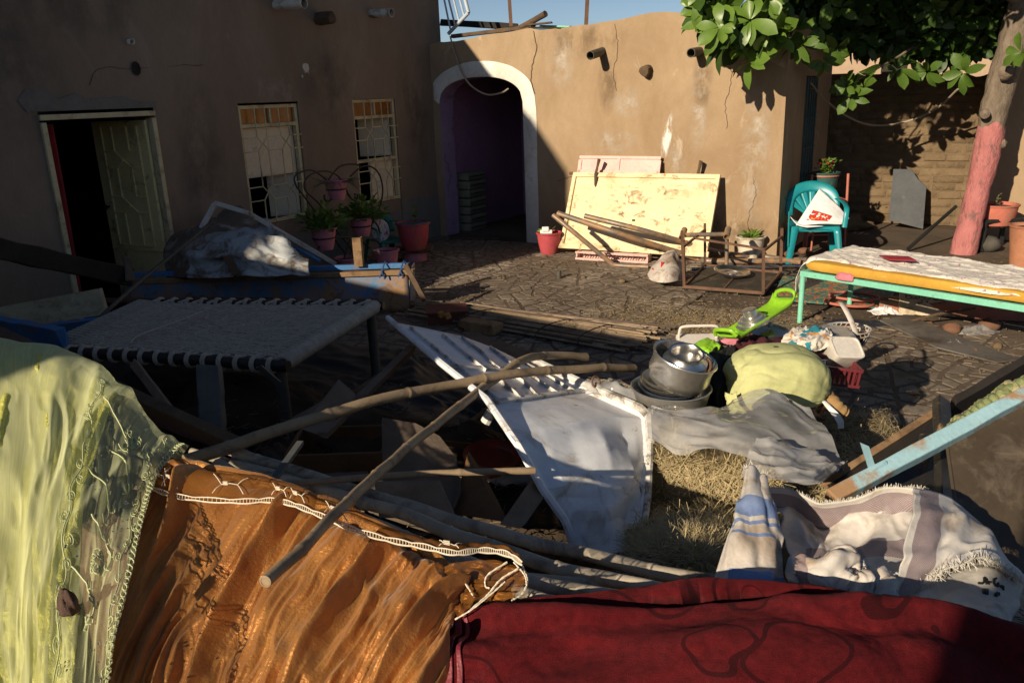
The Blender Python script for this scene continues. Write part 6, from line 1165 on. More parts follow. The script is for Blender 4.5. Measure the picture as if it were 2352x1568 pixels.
# box with blocks and wood chunk near the cart end
mb = thing('maroon_box', 'low maroon wooden box behind the corner of the white door', 'box', G(1030, 742)); c = G(1025, 745); MB().box(c+V(0, .1, .06), (.36, .3, .12), (norm(V(1, .1, 0)), norm(V(-.1, 1, 0)), zd)).build('body', 'maroon_box', mb, bevel=.006); MB().box(c+V(0, .1, .13), (.4, .34, .02), (norm(V(1, .1, 0)), norm(V(-.1, 1, 0)), zd)).build('lid', 'maroon_box', mb, bevel=.004)
for i, x in enumerate((1013, 1028)): o = MB().box(G(x, 722+3*i, .17)+zd*.0, (.05, .05, .05), (norm(V(1, .5, .3)), norm(V(-.5, 1, 0)), norm(np.cross(norm(V(1, .5, .3)), norm(V(-.5, 1, 0)))))).build('wood_block', 'orange_block', bevel=.003); tag(o, ('left of two small orange blocks on the maroon box', 'right of two small orange blocks on the maroon box')[i], 'block', 'orange blocks')
plank(G(1062, 742, .06), G(1145, 756, .06), .16, .1, 'rust_wood', 'thick offcut of brown timber beside the cane bundle', 'timber', 'timber_offcut'); plank(G(1075, 770, .04), G(1280, 852, .05), .2, .03, 'board_grey', 'long grey plank on the paving behind the white door')
plank(D(975, 690, 7.9), D(930, 606, 8.0), .05, .03, 'timber_old', 'dark batten at the end of the blue cart', 'batten', 'batten', up=(0, -1, 0))

def film_mat():
    m = bpy.data.materials.new('plastic_film'); m.use_nodes = True; n = m.node_tree.nodes; l = m.node_tree.links; n.remove(n['Principled BSDF']); out = n['Material Output']
    t = n.new('ShaderNodeBsdfTransparent'); t.inputs[0].default_value = (.93, .93, .93, 1); d = n.new('ShaderNodeBsdfDiffuse'); d.inputs[0].default_value = (.86, .85, .84, 1); tl = n.new('ShaderNodeBsdfTranslucent'); tl.inputs[0].default_value = (.86, .85, .84, 1); gl = n.new('ShaderNodeBsdfGlossy'); gl.inputs['Roughness'].default_value = .12; gl.inputs[0].default_value = (.95, .95, .95, 1)
    a = n.new('ShaderNodeMixShader'); a.inputs[0].default_value = .45; l.new(d.outputs[0], a.inputs[1]); l.new(tl.outputs[0], a.inputs[2])
    tc = n.new('ShaderNodeTexCoord'); nz = n.new('ShaderNodeTexNoise'); nz.inputs['Scale'].default_value = 7; nz.inputs['Detail'].default_value = 8; l.new(tc.outputs['Object'], nz.inputs[0]); r = n.new('ShaderNodeMapRange'); r.inputs['From Min'].default_value = .3; r.inputs['From Max'].default_value = .7; r.inputs['To Min'].default_value = .34; r.inputs['To Max'].default_value = .66; l.new(nz.outputs[0], r.inputs[0])
    b = n.new('ShaderNodeMixShader'); l.new(r.outputs[0], b.inputs[0]); l.new(t.outputs[0], b.inputs[1]); l.new(a.outputs[0], b.inputs[2])
    fr = n.new('ShaderNodeFresnel'); fr.inputs[0].default_value = 1.5; c = n.new('ShaderNodeMixShader'); l.new(fr.outputs[0], c.inputs[0]); l.new(b.outputs[0], c.inputs[1]); l.new(gl.outputs[0], c.inputs[2]); l.new(c.outputs[0], out.inputs[0])
    bp = n.new('ShaderNodeBump'); bp.inputs['Strength'].default_value = .25; bp.inputs['Distance'].default_value = .02; nb = n.new('ShaderNodeTexNoise'); nb.inputs['Scale'].default_value = 22; l.new(tc.outputs['Object'], nb.inputs[0]); l.new(nb.outputs[0], bp.inputs['Height']); l.new(bp.outputs[0], gl.inputs['Normal']); return m
def uvgrid(g, name, mat, parent=None, solid=.003, flip=False):
    o = MB().grid(g, flip).build(name, mat, parent, smooth=180, solid=solid); nu, nv = g.shape[:2]; me = o.data; uvl = me.uv_layers.new(name='UVMap'); idx = np.empty(len(me.loops), int); me.loops.foreach_get('vertex_index', idx); uv = np.stack([(idx//nv)/(nu-1), (idx % nv)/(nv-1)], 1).astype(np.float32); uvl.data.foreach_set('uv', uv.ravel()); return o
# ================================================================== hay bales
def bale(name, label, c, size, ang, n_, seed):
    t = thing(name, label, 'hay bale', V(c[0], c[1], 0)); ax = rotz(ang); X, Y = ax[:, 0], ax[:, 1]; rr = np.random.RandomState(seed); lx, ly, lz = size; c = np.asarray(c, float)
    k = 14; b = MB(); b.box(c, (lx*.95, ly*.95, lz*.95), (X, Y, zd)); b.build('core', 'hay_core', t); b = MB()
    for _ in range(n_):
        f = rr.randint(5); p = rr.uniform(-.5, .5, 3)
        if f == 0: p[2] = .5
        if f == 1: p[1] = -.5
        if f == 2: p[0] = -.5
        if f == 3: p[0] = .5
        if f == 4: p[2] = .5
        q = c+X*p[0]*lx+Y*p[1]*ly+zd*p[2]*lz; q = q+(q-c)*.05*rr.normal(); nrm_ = (zd, -Y, -X, X, zd)[f]
        d = rr.normal(0, 1, 3); d = norm(d-nrm_*(d@nrm_)*.75); L_ = .05+.16*rr.rand()**1.7; s = norm(np.cross(d, nrm_))*.0011*(1+rr.rand()); q = q+nrm_*(.035*rr.rand()**2+.03*float(fbm(q[0]*9, q[1]*9+q[2]*7, 3))); b.add([q-d*L_/2-s, q+d*L_/2-s*.6, q+d*L_/2+s*.6, q-d*L_/2+s], [(0, 1, 2, 3)])
    stuff(b.build('straw', 'hay', t)); return t
bale('hay_bale', 'loose topped hay bale beside the buckled white door', G(1648, 1105, .28)*V(1, 1, 0)+V(0, 0, .27), (.52, .42, .40), -.35, 15000, 3)
bale('hay_bale', 'hay bale under the pans and the lime bundle', V(1.45, 4.05, .13), (1.1, .85, .30), -.25, 9000, 5)
blob(G(1600, 1300, .2), .23, 41, 'hay_clump', 'clump of loose hay above the bamboo bundle', 'hay_core', 'hay', 1.5, .8, .6, .4, .2, 24)
b = MB(); rr = np.random.RandomState(18)
for _ in range(8000):
    p = G(rr.uniform(1440, 1790), rr.uniform(1200, 1340), 0); p = V(*p[:2], 0); x, y = rr.uniform(1450, 1730), rr.normal(1265, 42); q = G(x, y, .50-.16*((x-1600)/150)**2-.12*((y-1265)/80)**2+.05*rr.rand()); d = norm(V(rr.normal(), rr.normal(), .3*rr.normal())); L_ = .05+.14*rr.rand()**1.6; s = norm(np.cross(d, zd))*.0012; b.add([q-d*L_/2-s, q+d*L_/2-s, q+d*L_/2+s, q-d*L_/2+s], [(0, 1, 2, 3)])
o = b.build('loose_straw', 'hay'); stuff(o); o['label'] = 'loose straw heaped between the bale and the bamboo'; o['category'] = 'straw'
# ================================================================== pans
Yb = 3.95
c = D(1538, 955, Yb)
dish('basin', 'wide dull grey basin at the bottom of the pan stack', c, (.02, -.03, 1), [(.10, 0), (.15, .02), (.185, .09), (.20, .16), (.208, .165), (.202, .17), (.192, .16), (.178, .09), (.14, .03), (0, .02)], 'alu_dark', cat='basin')
for k, (r, z, m, lab) in enumerate(((.165, .125, 'blue_enamel', 'blue grey enamel plate lowest in the basin'), (.155, .145, 'alu', 'second plate nested in the wide grey basin'), (.145, .165, 'alu_dark', 'top plate under the tilted bowl'))): dish('plate', lab, c+zd*z, (.05, -.06, 1), [(.08, 0), (r-.02, .02), (r, .045), (r+.004, .05), (r-.006, .048), (r-.03, .025), (0, .008)], m, cat='plate', group='plates in the basin')
c2 = D(1546, 893, Yb-.02); ax2 = norm(V(.28, -.18, 1))
dish('bowl', 'bright aluminium bowl tilted on top of the pan stack', c2, ax2, [(.04, 0), (.10, .012), (.145, .05), (.16, .10), (.155, .14), (.162, .19), (.168, .192), (.165, .198), (.153, .192), (.147, .14), (.150, .10), (.135, .055), (0, .02)], 'alu', cat='bowl')
c3 = c2+ax2*.075+V(.02, -.0, 0); ax3 = norm(V(.1, -.28, 1))
dish('cooking_pot', 'small round bellied metal pot sitting in the tilted bowl', c3, ax3, [(.05, 0), (.095, .02), (.118, .06), (.112, .10), (.085, .125), (.082, .14), (.09, .148), (.08, .146), (.07, .13), (.07, .09), (0, .085)], 'steel', cat='pot')
for sx in (-1, 1):
    M = frame4(c3, ax3); pth = [(M@np.append(V(.11*math.cos(a0), .11*math.sin(a0), z), 1))[:3] for a0, z in ((-.4+1.57*sx, .1), (-.4+1.57*sx, .14), (-.25+1.57*sx, .16), (-.1+1.57*sx, .14), (-.1+1.57*sx, .1))]
pt = bpy.data.objects.get('cooking_pot'); MB().tube(crom(np.array([(M@np.append(V(*q), 1))[:3] for q in ((.10, -.05, .05), (.118, -.052, .09), (.112, -.045, .125), (.1, -.03, .135))]), 14), .006, 6).build('handle', 'rust', pt, smooth=True)
for k, (x, y, r, m, lab) in enumerate(((1640, 985, .13, 'blue_enamel', 'dark blue enamel tray leaning below the basin'), (1630, 970, .12, 'green_enamel', 'green enamel tray leaning below the basin'), (1648, 995, .14, 'alu', 'outer metal tray rim leaning below the basin'))):
    dish('tray', lab, D(x-20, y-15, 4.0+.03*k), norm(V(.5, -.55, .75)), [(0, .0), (r-.02, .0), (r, .025), (r+.005, .028), (r-.005, .03), (r-.028, .008), (0, .008)], m, cat='tray', group='trays below the basin')
# steel pot with lid, cool box lid, lime tray
c = D(1765, 785, 4.75); dish('cooking_pot', 'squat shiny steel pot with lid behind the maroon cloth', c, (0, -.05, 1), [(.08, 0), (.115, .01), (.12, .07), (.125, .075), (.12, .08), (.10, .09), (.05, .105), (.015, .11), (.015, .125), (0, .13)], 'steel', cat='pot')
cb = thing('cool_box', 'white cool box with a looped carrying handle behind the pans', 'cool box', D(1605, 800, 4.75)); c = D(1605, 792, 4.75); X_ = norm(V(1, -.05, .0)); Z_ = norm(V(.05, -.25, 1)); Y_ = np.cross(Z_, X_)
MB().box(c-zd*.12, (.22, .2, .2), (X_, Y_, Z_)).build('body', 'white_plastic', cb, bevel=.02); MB().box(c, (.25, .23, .035), (X_, Y_, Z_)).build('lid', 'white_plastic', cb, bevel=.012)
MB().tube(crom(np.array([c+X_*a+Y_*.06+Z_*h_ for a, h_ in ((-.115, .0), (-.115, .06), (-.10, .095), (0, .10), (.10, .095), (.115, .06), (.115, 0))]), 40), .009, 8).build('handle', 'white_plastic', cb, smooth=True)
g = sheet(net([[(1585, 795, 4.55), (1600, 788, 4.6), (1625, 778, 4.65)], [(1605, 812, 4.5), (1625, 800, 4.5), (1642, 785, 4.6)], [(1612, 825, 4.45), (1640, 815, 4.45), (1655, 795, 4.5)]]), 24, 24); o = uvgrid(wrinkle(g, .02, 4, 3, 4), 'slipper', 'lime_plastic', None, .012); tag(o, 'lime green and white sandal on the cool box lid', 'sandal')
lt = thing('lime_tray', 'lime green plastic tray tilted up behind the pans', 'tray', D(1735, 740, 4.6)); p0_, p1_ = D(1672, 785, 4.45), D(1808, 698, 4.75); tx = norm(p1_-p0_); tn = norm(V(-.5, -.12, .85)); tn = norm(tn-tx*(tn@tx)); ty = np.cross(tn, tx); tl = np.linalg.norm(p1_-p0_)
g = np.array([[p0_+tx*tl*s+ty*.085*t+tn*(.035*abs(t)**6+.04*max(0, (s-.86)/.14)**2+.04*max(0, (.12-s)/.12)**2) for t in np.linspace(-1, 1, 15)] for s in np.linspace(0, 1, 30)]); MB().grid(g).build('tray', 'lime_plastic', lt, smooth=60, solid=.007)
for s, sg in ((0., -1), (1., 1)): MB().tube(crom(np.array([p0_+tx*tl*s+ty*a+tn*h_+tx*sg*e for a, h_, e in ((-.08, .04, 0), (-.06, .075, .01), (0, .085, .02), (.06, .075, .01), (.08, .04, 0))]), 20), .012, 8).build('handle', 'lime_plastic', lt, smooth=True)
dish('pan_lid', 'stepped aluminium lid resting on the lime green tray', p0_+tx*tl*.42+tn*.012, tn, [(.10, 0), (.102, .012), (.085, .016), (.083, .03), (.066, .034), (.064, .048), (.042, .052), (.04, .085), (.044, .09), (.03, .092), (0, .09)], 'alu', cat='lid')
# aluminium lid, scarf, basket, tub, crate
c = D(1897, 790, 4.55); dish('platter', 'broad dull aluminium platter under the patterned scarf', c, norm(V(-.22, -.35, 1)), [(0, .02), (.07, .02), (.12, .012), (.165, .02), (.17, .016), (.165, .008), (0, .005)], 'alu', cat='platter', wob=lambda a, z: 1+.02*math.sin(3*a))
g = sheet(net([[(1792, 800, 4.5), (1800, 780, 4.55), (1815, 762, 4.6), (1835, 757, 4.65)], [(1825, 808, 4.42), (1835, 785, 4.42), (1845, 765, 4.5), (1860, 753, 4.6)], [(1870, 808, 4.4), (1870, 785, 4.4), (1880, 768, 4.5), (1890, 755, 4.6)], [(1905, 795, 4.42), (1910, 780, 4.45), (1912, 765, 4.5), (1905, 756, 4.6)]]), 44, 44); o = uvgrid(wrinkle(g, .035, 4, 3, 6, .015), 'scarf', 'scarf', None, .003); tag(o, 'teal and orange patterned scarf bunched on the platter', 'scarf')
wbk = thing('wire_basket', 'round white wire basket with an upright handle by the platter', 'basket', D(1945, 795, 4.75)); c = D(1945, 790, 4.75); 
for z, r in ((.10, .13), (.075, .128), (0.01, .10)): MB().tube(ring_path(c+zd*z, r, 36), .005, 6, closed=True).build('ring', 'white_bar', wbk)
for k in range(26): a = 2*math.pi*k/26; MB().tube([c+V(.13*math.cos(a), .13*math.sin(a), .10), c+V(.128*math.cos(a+.12), .128*math.sin(a+.12), .075), c+V(.10*math.cos(a), .10*math.sin(a), .01)], .0032, 5).build('wire', 'white_bar', wbk)
MB().lathe([(.118, .06), (.10, .012), (0, .01)], 24, frame4(c, zd)).build('base', 'dark_hole', wbk)
hp_ = crom(np.array([c+V(-.0, -.125, .09), c+V(-.03, -.11, .17), c+V(-.055, -.06, .24), c+V(-.06, .0, .265)]), 16); g = np.array([[p+V(s*.016, 0, 0) for s in (-1, 0, 1)] for p in hp_]); MB().grid(g).build('handle', 'white_bar', wbk, smooth=180, solid=.005)
tub = thing('plastic_tub', 'white plastic food tub lying on its side in the crate', 'tub', D(1935, 840, 4.4)); c = D(1932, 815, 4.4); X_ = norm(V(1, .15, -.12)); Y_ = norm(V(-.1, .8, .6)); Y_ = norm(Y_-X_*(X_@Y_)); Z_ = np.cross(X_, Y_)
b = MB(); g = []
for z, s in ((-.06, .8), (-.055, .85), (.06, 1.0), (.062, 1.06), (.075, 1.06), (.076, .98), (.07, .96)): g.append([c+X_*.085*s*math.copysign(abs(math.cos(a))**.35, math.cos(a))+Y_*.07*s*math.copysign(abs(math.sin(a))**.35, math.sin(a))+Z_*z for a in np.linspace(0, 2*math.pi, 41)])
b.grid(np.array(g)); b.add([g[0][k] for k in range(40)], [tuple(range(40))]); b.add([g[-1][k] for k in range(40)], [tuple(range(39, -1, -1))]); b.build('tub', 'white_plastic', tub, smooth=40)
cr2 = thing('maroon_crate', 'maroon plastic crate with slotted sides right of the lime bundle', 'crate', D(1915, 870, 4.3)); c = D(1912, 850, 4.3); X_ = norm(V(1, -.1, -.14)); Y_ = norm(V(.12, 1, .0)); Y_ = norm(Y_-X_*(X_@Y_)); Z_ = np.cross(X_, Y_); LX, LY, LZ = .25, .22, .1
for s in (-1, 1):
    for z in (-.045, .045): MB().box(c+Y_*s*LY/2+Z_*z, (LX, .014, .016), (X_, Y_, Z_)).build('rim', 'maroon_plastic', cr2, bevel=.003)
    for z in (-.045, .045): MB().box(c+X_*s*LX/2+Z_*z, (.014, LY-.016, .016), (X_, Y_, Z_)).build('rim', 'maroon_plastic', cr2, bevel=.003)
    for k in range(9): MB().box(c+Y_*s*LY/2+X_*(-.11+.0275*k), (.013, .008, .076), (X_, Y_, Z_)).build('slat', 'maroon_plastic', cr2)
    for k in range(7): MB().box(c+X_*s*LX/2+Y_*(-.085+.0283*k), (.008, .013, .076), (X_, Y_, Z_)).build('slat', 'maroon_plastic', cr2)
MB().box(c-Z_*.048, (LX-.01, LY-.01, .006), (X_, Y_, Z_)).build('base', 'maroon_plastic', cr2)
# bundles of clothes
def bundle(rows, nu, nv, amp, fu_, fv_, seed, amp2, name, mat, label, cat, solid=.003):
    g = sheet(net(rows), nu, nv)
    if 'plastic' in name: g = crease(crease(crease(g, amp*1.3, 2.6, .4, seed, 1.3, 1.1), amp*.6, 4.5, 1.9, seed+3, 1.5, 1.1), amp*.18, 9., 1.1, seed+6, 1.6); amp = .0001; amp2 = 0
    o = uvgrid(wrinkle(g, amp, fu_, fv_, seed, amp2), name, mat, None, solid); tag(o, label, cat); return o
bundle([[(1640, 1000, 4.1), (1625, 900, 4.1), (1625, 830, 4.3), (1650, 800, 4.6), (1680, 800, 4.9)], [(1660, 1010, 4.0), (1650, 900, 4.05), (1655, 840, 4.2), (1680, 800, 4.5), (1700, 795, 4.8)], [(1690, 1000, 4.1), (1690, 900, 4.2), (1700, 830, 4.3), (1710, 800, 4.5), (1720, 790, 4.8)]], 40, 50, .05, 3, 4, 4, .02, 'black_clothes', 'black_cloth', 'black clothes hanging between pans and lime bundle', 'clothes')
bundle([[(1672, 830, 4.4), (1690, 795, 4.5), (1700, 780, 4.7), (1720, 775, 4.9)], [(1740, 830, 4.35), (1740, 795, 4.4), (1745, 778, 4.6), (1750, 772, 4.9)], [(1800, 830, 4.35), (1800, 800, 4.4), (1800, 785, 4.6), (1800, 780, 4.9)], [(1885, 850, 4.35), (1870, 820, 4.4), (1850, 800, 4.6), (1840, 795, 4.9)]], 50, 36, .05, 4, 3, 14, .02, 'maroon_clothes', 'maroon_cloth', 'maroon cloth spread behind the lime bundle', 'clothes')
o = blob(D(1690, 790, 4.8), .07, 6, 'pink_cloth', 'pink edge of cloth above the maroon heap', 'pink_pot', 'clothes', 1.4, .6, .5, .4, .2, 20)
# lime bundle
nth = 110; th = np.linspace(.03, math.pi-.03, nth); ph = np.linspace(0, 2*math.pi, nth*2+1); T, Pq = np.meshgrid(th, ph, indexing='ij'); d = np.stack([np.sin(T)*np.cos(Pq), np.sin(T)*np.sin(Pq), np.cos(T)], -1)
kk = 1+.22*fbm(d[..., 0]*1.1+3, d[..., 1]*1.1+d[..., 2]*1.2, 6, 2)-.05*(1-np.abs(2*vnoise(d[..., 0]*1.6+d[..., 2]*2.0+4, d[..., 1]*1.7-d[..., 0]*.9+d[..., 2]+4, 12)-1))**3-.018*(1-np.abs(2*vnoise(d[..., 0]*3.4+d[..., 2]*1.6+9, d[..., 1]*3.2-d[..., 2]*3+9, 17)-1))**2
fol = (1-np.abs(2*vnoise(2+1.5*np.cos(Pq)+T*.5+.4*fbm(d[..., 0]*2, d[..., 2]*2, 5), 2+1.5*np.sin(Pq)+T*.7, 62)-1)); kk = kk+.05*np.sin(T)**.6*fol**2*.25-.01+.010*np.sin(T)*(1-np.abs(2*vnoise(5+5*np.cos(Pq)+T*1.2, 5+5*np.sin(Pq)+T*1.6, 66)-1))**2
kk[:, -1] = kk[:, 0]; d = np.sign(d)*np.abs(d)**.82; kn = np.arctan2(d[..., 2]+.75, d[..., 0]+.95); kr = np.sqrt((d[..., 0]+.95)**2+(d[..., 2]+.75)**2); kn2 = np.arctan2(d[..., 2]+.45, d[..., 0]-1.05); kk = kk+.05*np.sin(T)**.5*np.exp(-kr*1.0)*(1-sharp(kn*5+9, kr*.6+4+d[..., 1], 71))**2+.04*np.exp(-np.hypot(d[..., 0]-1.05, d[..., 2]+.45)*1.2)*(1-sharp(kn2*5+9, kr*.5+4, 73))**2; kk = kk+np.sin(T)*(.05*(1-sharp(d[..., 0]*1.7+d[..., 2]*.9+11, d[..., 2]*1.3-d[..., 0]*.6+d[..., 1]+11, 81))**1.4+.03*(1-sharp(d[..., 0]*3.1-d[..., 2]*1.5+14, d[..., 2]*2.2+d[..., 0]+d[..., 1]*2+12, 84))**1.6-.03); kk[:, -1] = kk[:, 0]; g = d*kk[..., None]*V(.275, .22, .185); g[..., 2] = np.maximum(g[..., 2], -.15); g = g@rotz(-.1).T+D(1778, 868, 4.1); o = uvgrid(g, 'lime_bundle', 'lime_cloth', None, 0); tag(o, 'big tied bundle in pale lime green cloth', 'bundle')
bundle([[(1665, 900, 3.95), (1680, 905, 3.92), (1690, 900, 3.9)], [(1672, 930, 3.92), (1682, 935, 3.88), (1700, 930, 3.88)], [(1680, 958, 3.9), (1690, 960, 3.87), (1720, 950, 3.88)]], 16, 16, .02, 3, 3, 5, .01, 'cloth_tail', 'lime_cloth', 'loose lime green tail hanging from the bundle', 'cloth')
bundle([[(1700, 950, 3.95), (1740, 935, 3.95), (1760, 925, 4.0), (1770, 915, 4.2)], [(1790, 970, 3.85), (1800, 940, 3.88), (1810, 925, 4.0), (1815, 912, 4.2)], [(1850, 990, 3.85), (1850, 950, 3.85), (1855, 925, 3.95), (1855, 905, 4.15)], [(1890, 990, 3.9), (1895, 960, 3.9), (1895, 930, 4.0), (1885, 910, 4.2)]], 44, 40, .05, 4, 3, 24, .02, 'brown_clothes', 'brown_satin', 'dark brown satin bunched under the lime bundle', 'clothes')
o = MB().tube(crom(np.array([D(1880, 900, 4.1), D(1905, 920, 4.0), D(1925, 938, 3.95), D(1940, 948, 3.95)]), 24), np.interp(np.linspace(0, 1, 24), [0, .5, 1], [.05, .042, .03])*(1+.1*np.sin(np.arange(24)*1.4)), 14).build('sleeve', 'tan_cloth', smooth=True); tag(o, 'tan sleeve hanging from the lime bundle onto the bale', 'clothes')
bundle([[(1885, 920, 3.95), (1895, 918, 3.95)], [(1905, 945, 3.88), (1918, 940, 3.88)], [(1922, 970, 3.85), (1936, 962, 3.85)], [(1925, 985, 3.85), (1938, 982, 3.85)]], 20, 8, .01, 2, 2, 3, 0, 'white_hem', 'white_paper', 'white hem of a garment trailing onto the bale', 'clothes')
# clear plastic sheeting
bundle([[(1490, 1010, 3.3), (1490, 970, 3.5), (1500, 955, 3.7), (1515, 945, 3.85)], [(1560, 1045, 3.2), (1560, 985, 3.3), (1565, 960, 3.5), (1580, 945, 3.8)], [(1640, 1050, 3.1), (1640, 1000, 3.2), (1645, 965, 3.4), (1650, 945, 3.7)], [(1700, 1060, 3.05), (1700, 990, 3.2), (1695, 940, 3.5), (1690, 918, 3.75)], [(1770, 1080, 3.0), (1770, 1000, 3.2), (1765, 940, 3.5), (1750, 915, 3.7)], [(1850, 1110, 2.95), (1850, 1040, 3.1), (1830, 970, 3.45), (1810, 935, 3.65)], [(1940, 1090, 3.0), (1920, 1050, 3.1), (1890, 1000, 3.3), (1850, 960, 3.55)]], 160, 120, .05, 1.7, 1.3, 31, .008, 'plastic_sheeting', 'plastic_film', 'large crumpled clear plastic sheet over the hay', 'plastic sheet', 0)
bundle([[(1700, 1100, 2.75), (1720, 1050, 2.9), (1740, 1020, 3.05)], [(1780, 1120, 2.7), (1790, 1070, 2.85), (1800, 1030, 3.0)], [(1860, 1125, 2.7), (1870, 1080, 2.85), (1880, 1050, 3.0)], [(1910, 1100, 2.8), (1930, 1080, 2.9), (1945, 1062, 3.0)]], 70, 60, .04, 1.5, 1.2, 37, .007, 'plastic_sheeting', 'plastic_film', 'front fold of clear plastic over the bale end', 'plastic sheet', 0)
bundle([[(1345, 905, 4.1), (1350, 885, 4.2), (1370, 877, 4.4)], [(1400, 930, 4.0), (1405, 890, 4.1), (1420, 878, 4.35)], [(1450, 950, 3.9), (1450, 905, 4.0), (1455, 890, 4.2)], [(1490, 965, 3.85), (1485, 930, 3.9), (1475, 905, 4.1)]], 60, 50, .04, 1.5, 1.2, 43, .007, 'plastic_sheeting', 'plastic_film', 'small clear plastic sheet behind the edge of the white door', 'plastic sheet', 0)
# ================================================================== broken cupboard at the lower right
cb3 = thing('broken_cupboard', 'broken black cupboard with a pale blue rail at lower right', 'cupboard', G(2200, 1150))
def cpart(o, nm):
    o.name = nm; o.parent = cb3; o.matrix_parent_inverse = Matrix.Translation(-Vector(ORG[cb3.name]))
    for k in ('label', 'category'):
        if k in o: del o[k]
cpart(plank(D(1905, 1146, 2.45), D(2400, 884, 2.75), .05, .058, 'pale_blue_wood', None, up=(0, -.6, 1)), 'blue_rail')
cpart(plank(D(1895, 1112, 2.9), D(2170, 935, 3.25), .03, .05, 'rust_wood', None, up=(0, -.6, 1)), 'rear_rail')
cpart(MB().prism([D(1905, 1122, 2.85), D(2165, 948, 3.2), D(2168, 1090, 2.8), D(2110, 1160, 2.6), D(1990, 1165, 2.6)], V(0, .03, 0)).build('board', 'peel_black', bevel=.003), 'black_board')
cpart(plank(D(2162, 922, 3.1), D(2172, 1180, 2.5), .06, .04, 'peel_black', None, up=(0, -1, .3)), 'post')
cpart(plank(D(2185, 938, 3.2), D(2400, 812, 3.5), .035, .12, 'timber_dark', None, up=(0, -.5, 1)), 'rear_board')
cpart(MB().prism([D(2176, 1010, 2.62), D(2420, 890, 2.75), D(2420, 1500, 2.0), D(2290, 1480, 2.02), D(2200, 1180, 2.35)], V(0, .03, .01)).build('board', 'dark_ply', bevel=.003), 'side_panel')
o_ = D(1995, 1050, 2.52)
b = MB(); b.box(o_, (.035, .008, .1), (norm(V(1, .2, -.5)), norm(V(-.1, 1, 0)), norm(V(-.35, .1, 1)))); b.box(D(2008, 1086, 2.5), (.11, .008, .03), (norm(V(1, .3, .5)), norm(V(-.3, 1, 0)), norm(V(-.5, 0, 1)))); cpart(b.build('bracket', 'pale_blue_wood'), 'bracket')
rr = np.random.RandomState(6)
for k in range(9):
    t = rr.rand(); p = D(1930+220*t, 1105-140*t+rr.uniform(5, 90), 2.72+.3*t-.02*k*.3); X_ = norm(V(rr.normal(), .3*rr.normal(), rr.normal())); Z_ = norm(np.cross(X_, V(0, 1, .3))); s = .03+.04*rr.rand()
    g = np.array([[p+X_*a*s+Z_*c_*s*.7+V(0, -.02*(a*a), 0) for c_ in np.linspace(-1, 1, 4)] for a in np.linspace(-1, 1, 6)]); cpart(MB().grid(g).build('peeling_veneer', 'peel_black', smooth=180, solid=.004), 'peeling_veneer')
# tasselled green and cream fringe over the cupboard
tf = thing('tassel_fringe', 'green and cream tasselled fringe draped over the broken cupboard', 'fringe', D(2270, 960, 2.95)); rr = np.random.RandomState(9)
for k in range(26):
    a = k/25; p = D(2190+a*190, 985-a*120+rr.normal(0, 6), 2.9+.1*a); q = D(2200+a*190+rr.normal(0, 6), 1022-a*100+rr.normal(0, 6), 2.80+.1*a); m = (p+q)/2+V(0, -.02, .035); pts = crom(np.array([p+V(0, .03, -.01), p+V(0, 0, .015), m, q, q-zd*.04]), 20); MB().tube(pts, (.016+.006*np.abs(np.sin(np.arange(20)*1.9)))*(.8+.5*rr.rand()), 7).build('tassel', 'tassel' if k % 3 else 'tassel_green', tf, smooth=50)
for off in (0, 1): MB().tube(crom(np.array([D(2190+off*8, 985+off*10, 2.86), D(2240, 945+off*12, 2.88), D(2300, 905+off*14, 2.92), D(2400, 848+off*16, 3.0)]), 50), .018*(1+.25*np.sin(np.arange(50)*1.6)), 8).build('braid', 'tassel' if off else 'tassel_green', tf, smooth=50)


def sheer(name, col, lo, hi, tl=.4):
    """sheer net: more opaque where the weave is seen edge on"""
    m = bpy.data.materials.new(name); m.use_nodes = True; n = m.node_tree.nodes; l = m.node_tree.links; n.remove(n['Principled BSDF']); out = n['Material Output']
    t = n.new('ShaderNodeBsdfTransparent'); d = n.new('ShaderNodeBsdfDiffuse'); d.inputs[0].default_value = (*col, 1); tr_ = n.new('ShaderNodeBsdfTranslucent'); tr_.inputs[0].default_value = (*col, 1); gl = n.new('ShaderNodeBsdfGlossy'); gl.inputs['Roughness'].default_value = .35; gl.inputs[0].default_value = (*col, 1)
    a = n.new('ShaderNodeMixShader'); a.inputs[0].default_value = tl; l.new(d.outputs[0], a.inputs[1]); l.new(tr_.outputs[0], a.inputs[2]); a2 = n.new('ShaderNodeMixShader'); a2.inputs[0].default_value = .12; l.new(a.outputs[0], a2.inputs[1]); l.new(gl.outputs[0], a2.inputs[2])
    lw_ = n.new('ShaderNodeLayerWeight'); lw_.inputs[0].default_value = .35; tc = n.new('ShaderNodeTexCoord'); nz = n.new('ShaderNodeTexNoise'); nz.inputs['Scale'].default_value = 1; nz.inputs['Detail'].default_value = 7; nz.inputs['Roughness'].default_value = .65; uvn = n.new('ShaderNodeUVMap'); mpn = n.new('ShaderNodeMapping'); mpn.inputs['Scale'].default_value = (90, 12, 1); l.new(uvn.outputs[0], mpn.inputs[0]); l.new(mpn.outputs[0], nz.inputs[0])
    r = n.new('ShaderNodeMapRange'); r.inputs['To Min'].default_value = lo; r.inputs['To Max'].default_value = hi; l.new(lw_.outputs['Facing'], r.inputs[0]); q = n.new('ShaderNodeMath'); q.operation = 'MULTIPLY_ADD'; q.inputs[1].default_value = .55; l.new(nz.outputs[0], q.inputs[0]); l.new(r.outputs[0], q.inputs[2]); q.use_clamp = True
    c = n.new('ShaderNodeMixShader'); l.new(q.outputs[0], c.inputs[0]); l.new(t.outputs[0], c.inputs[1]); l.new(a2.outputs[0], c.inputs[2]); l.new(c.outputs[0], out.inputs[0]); return m
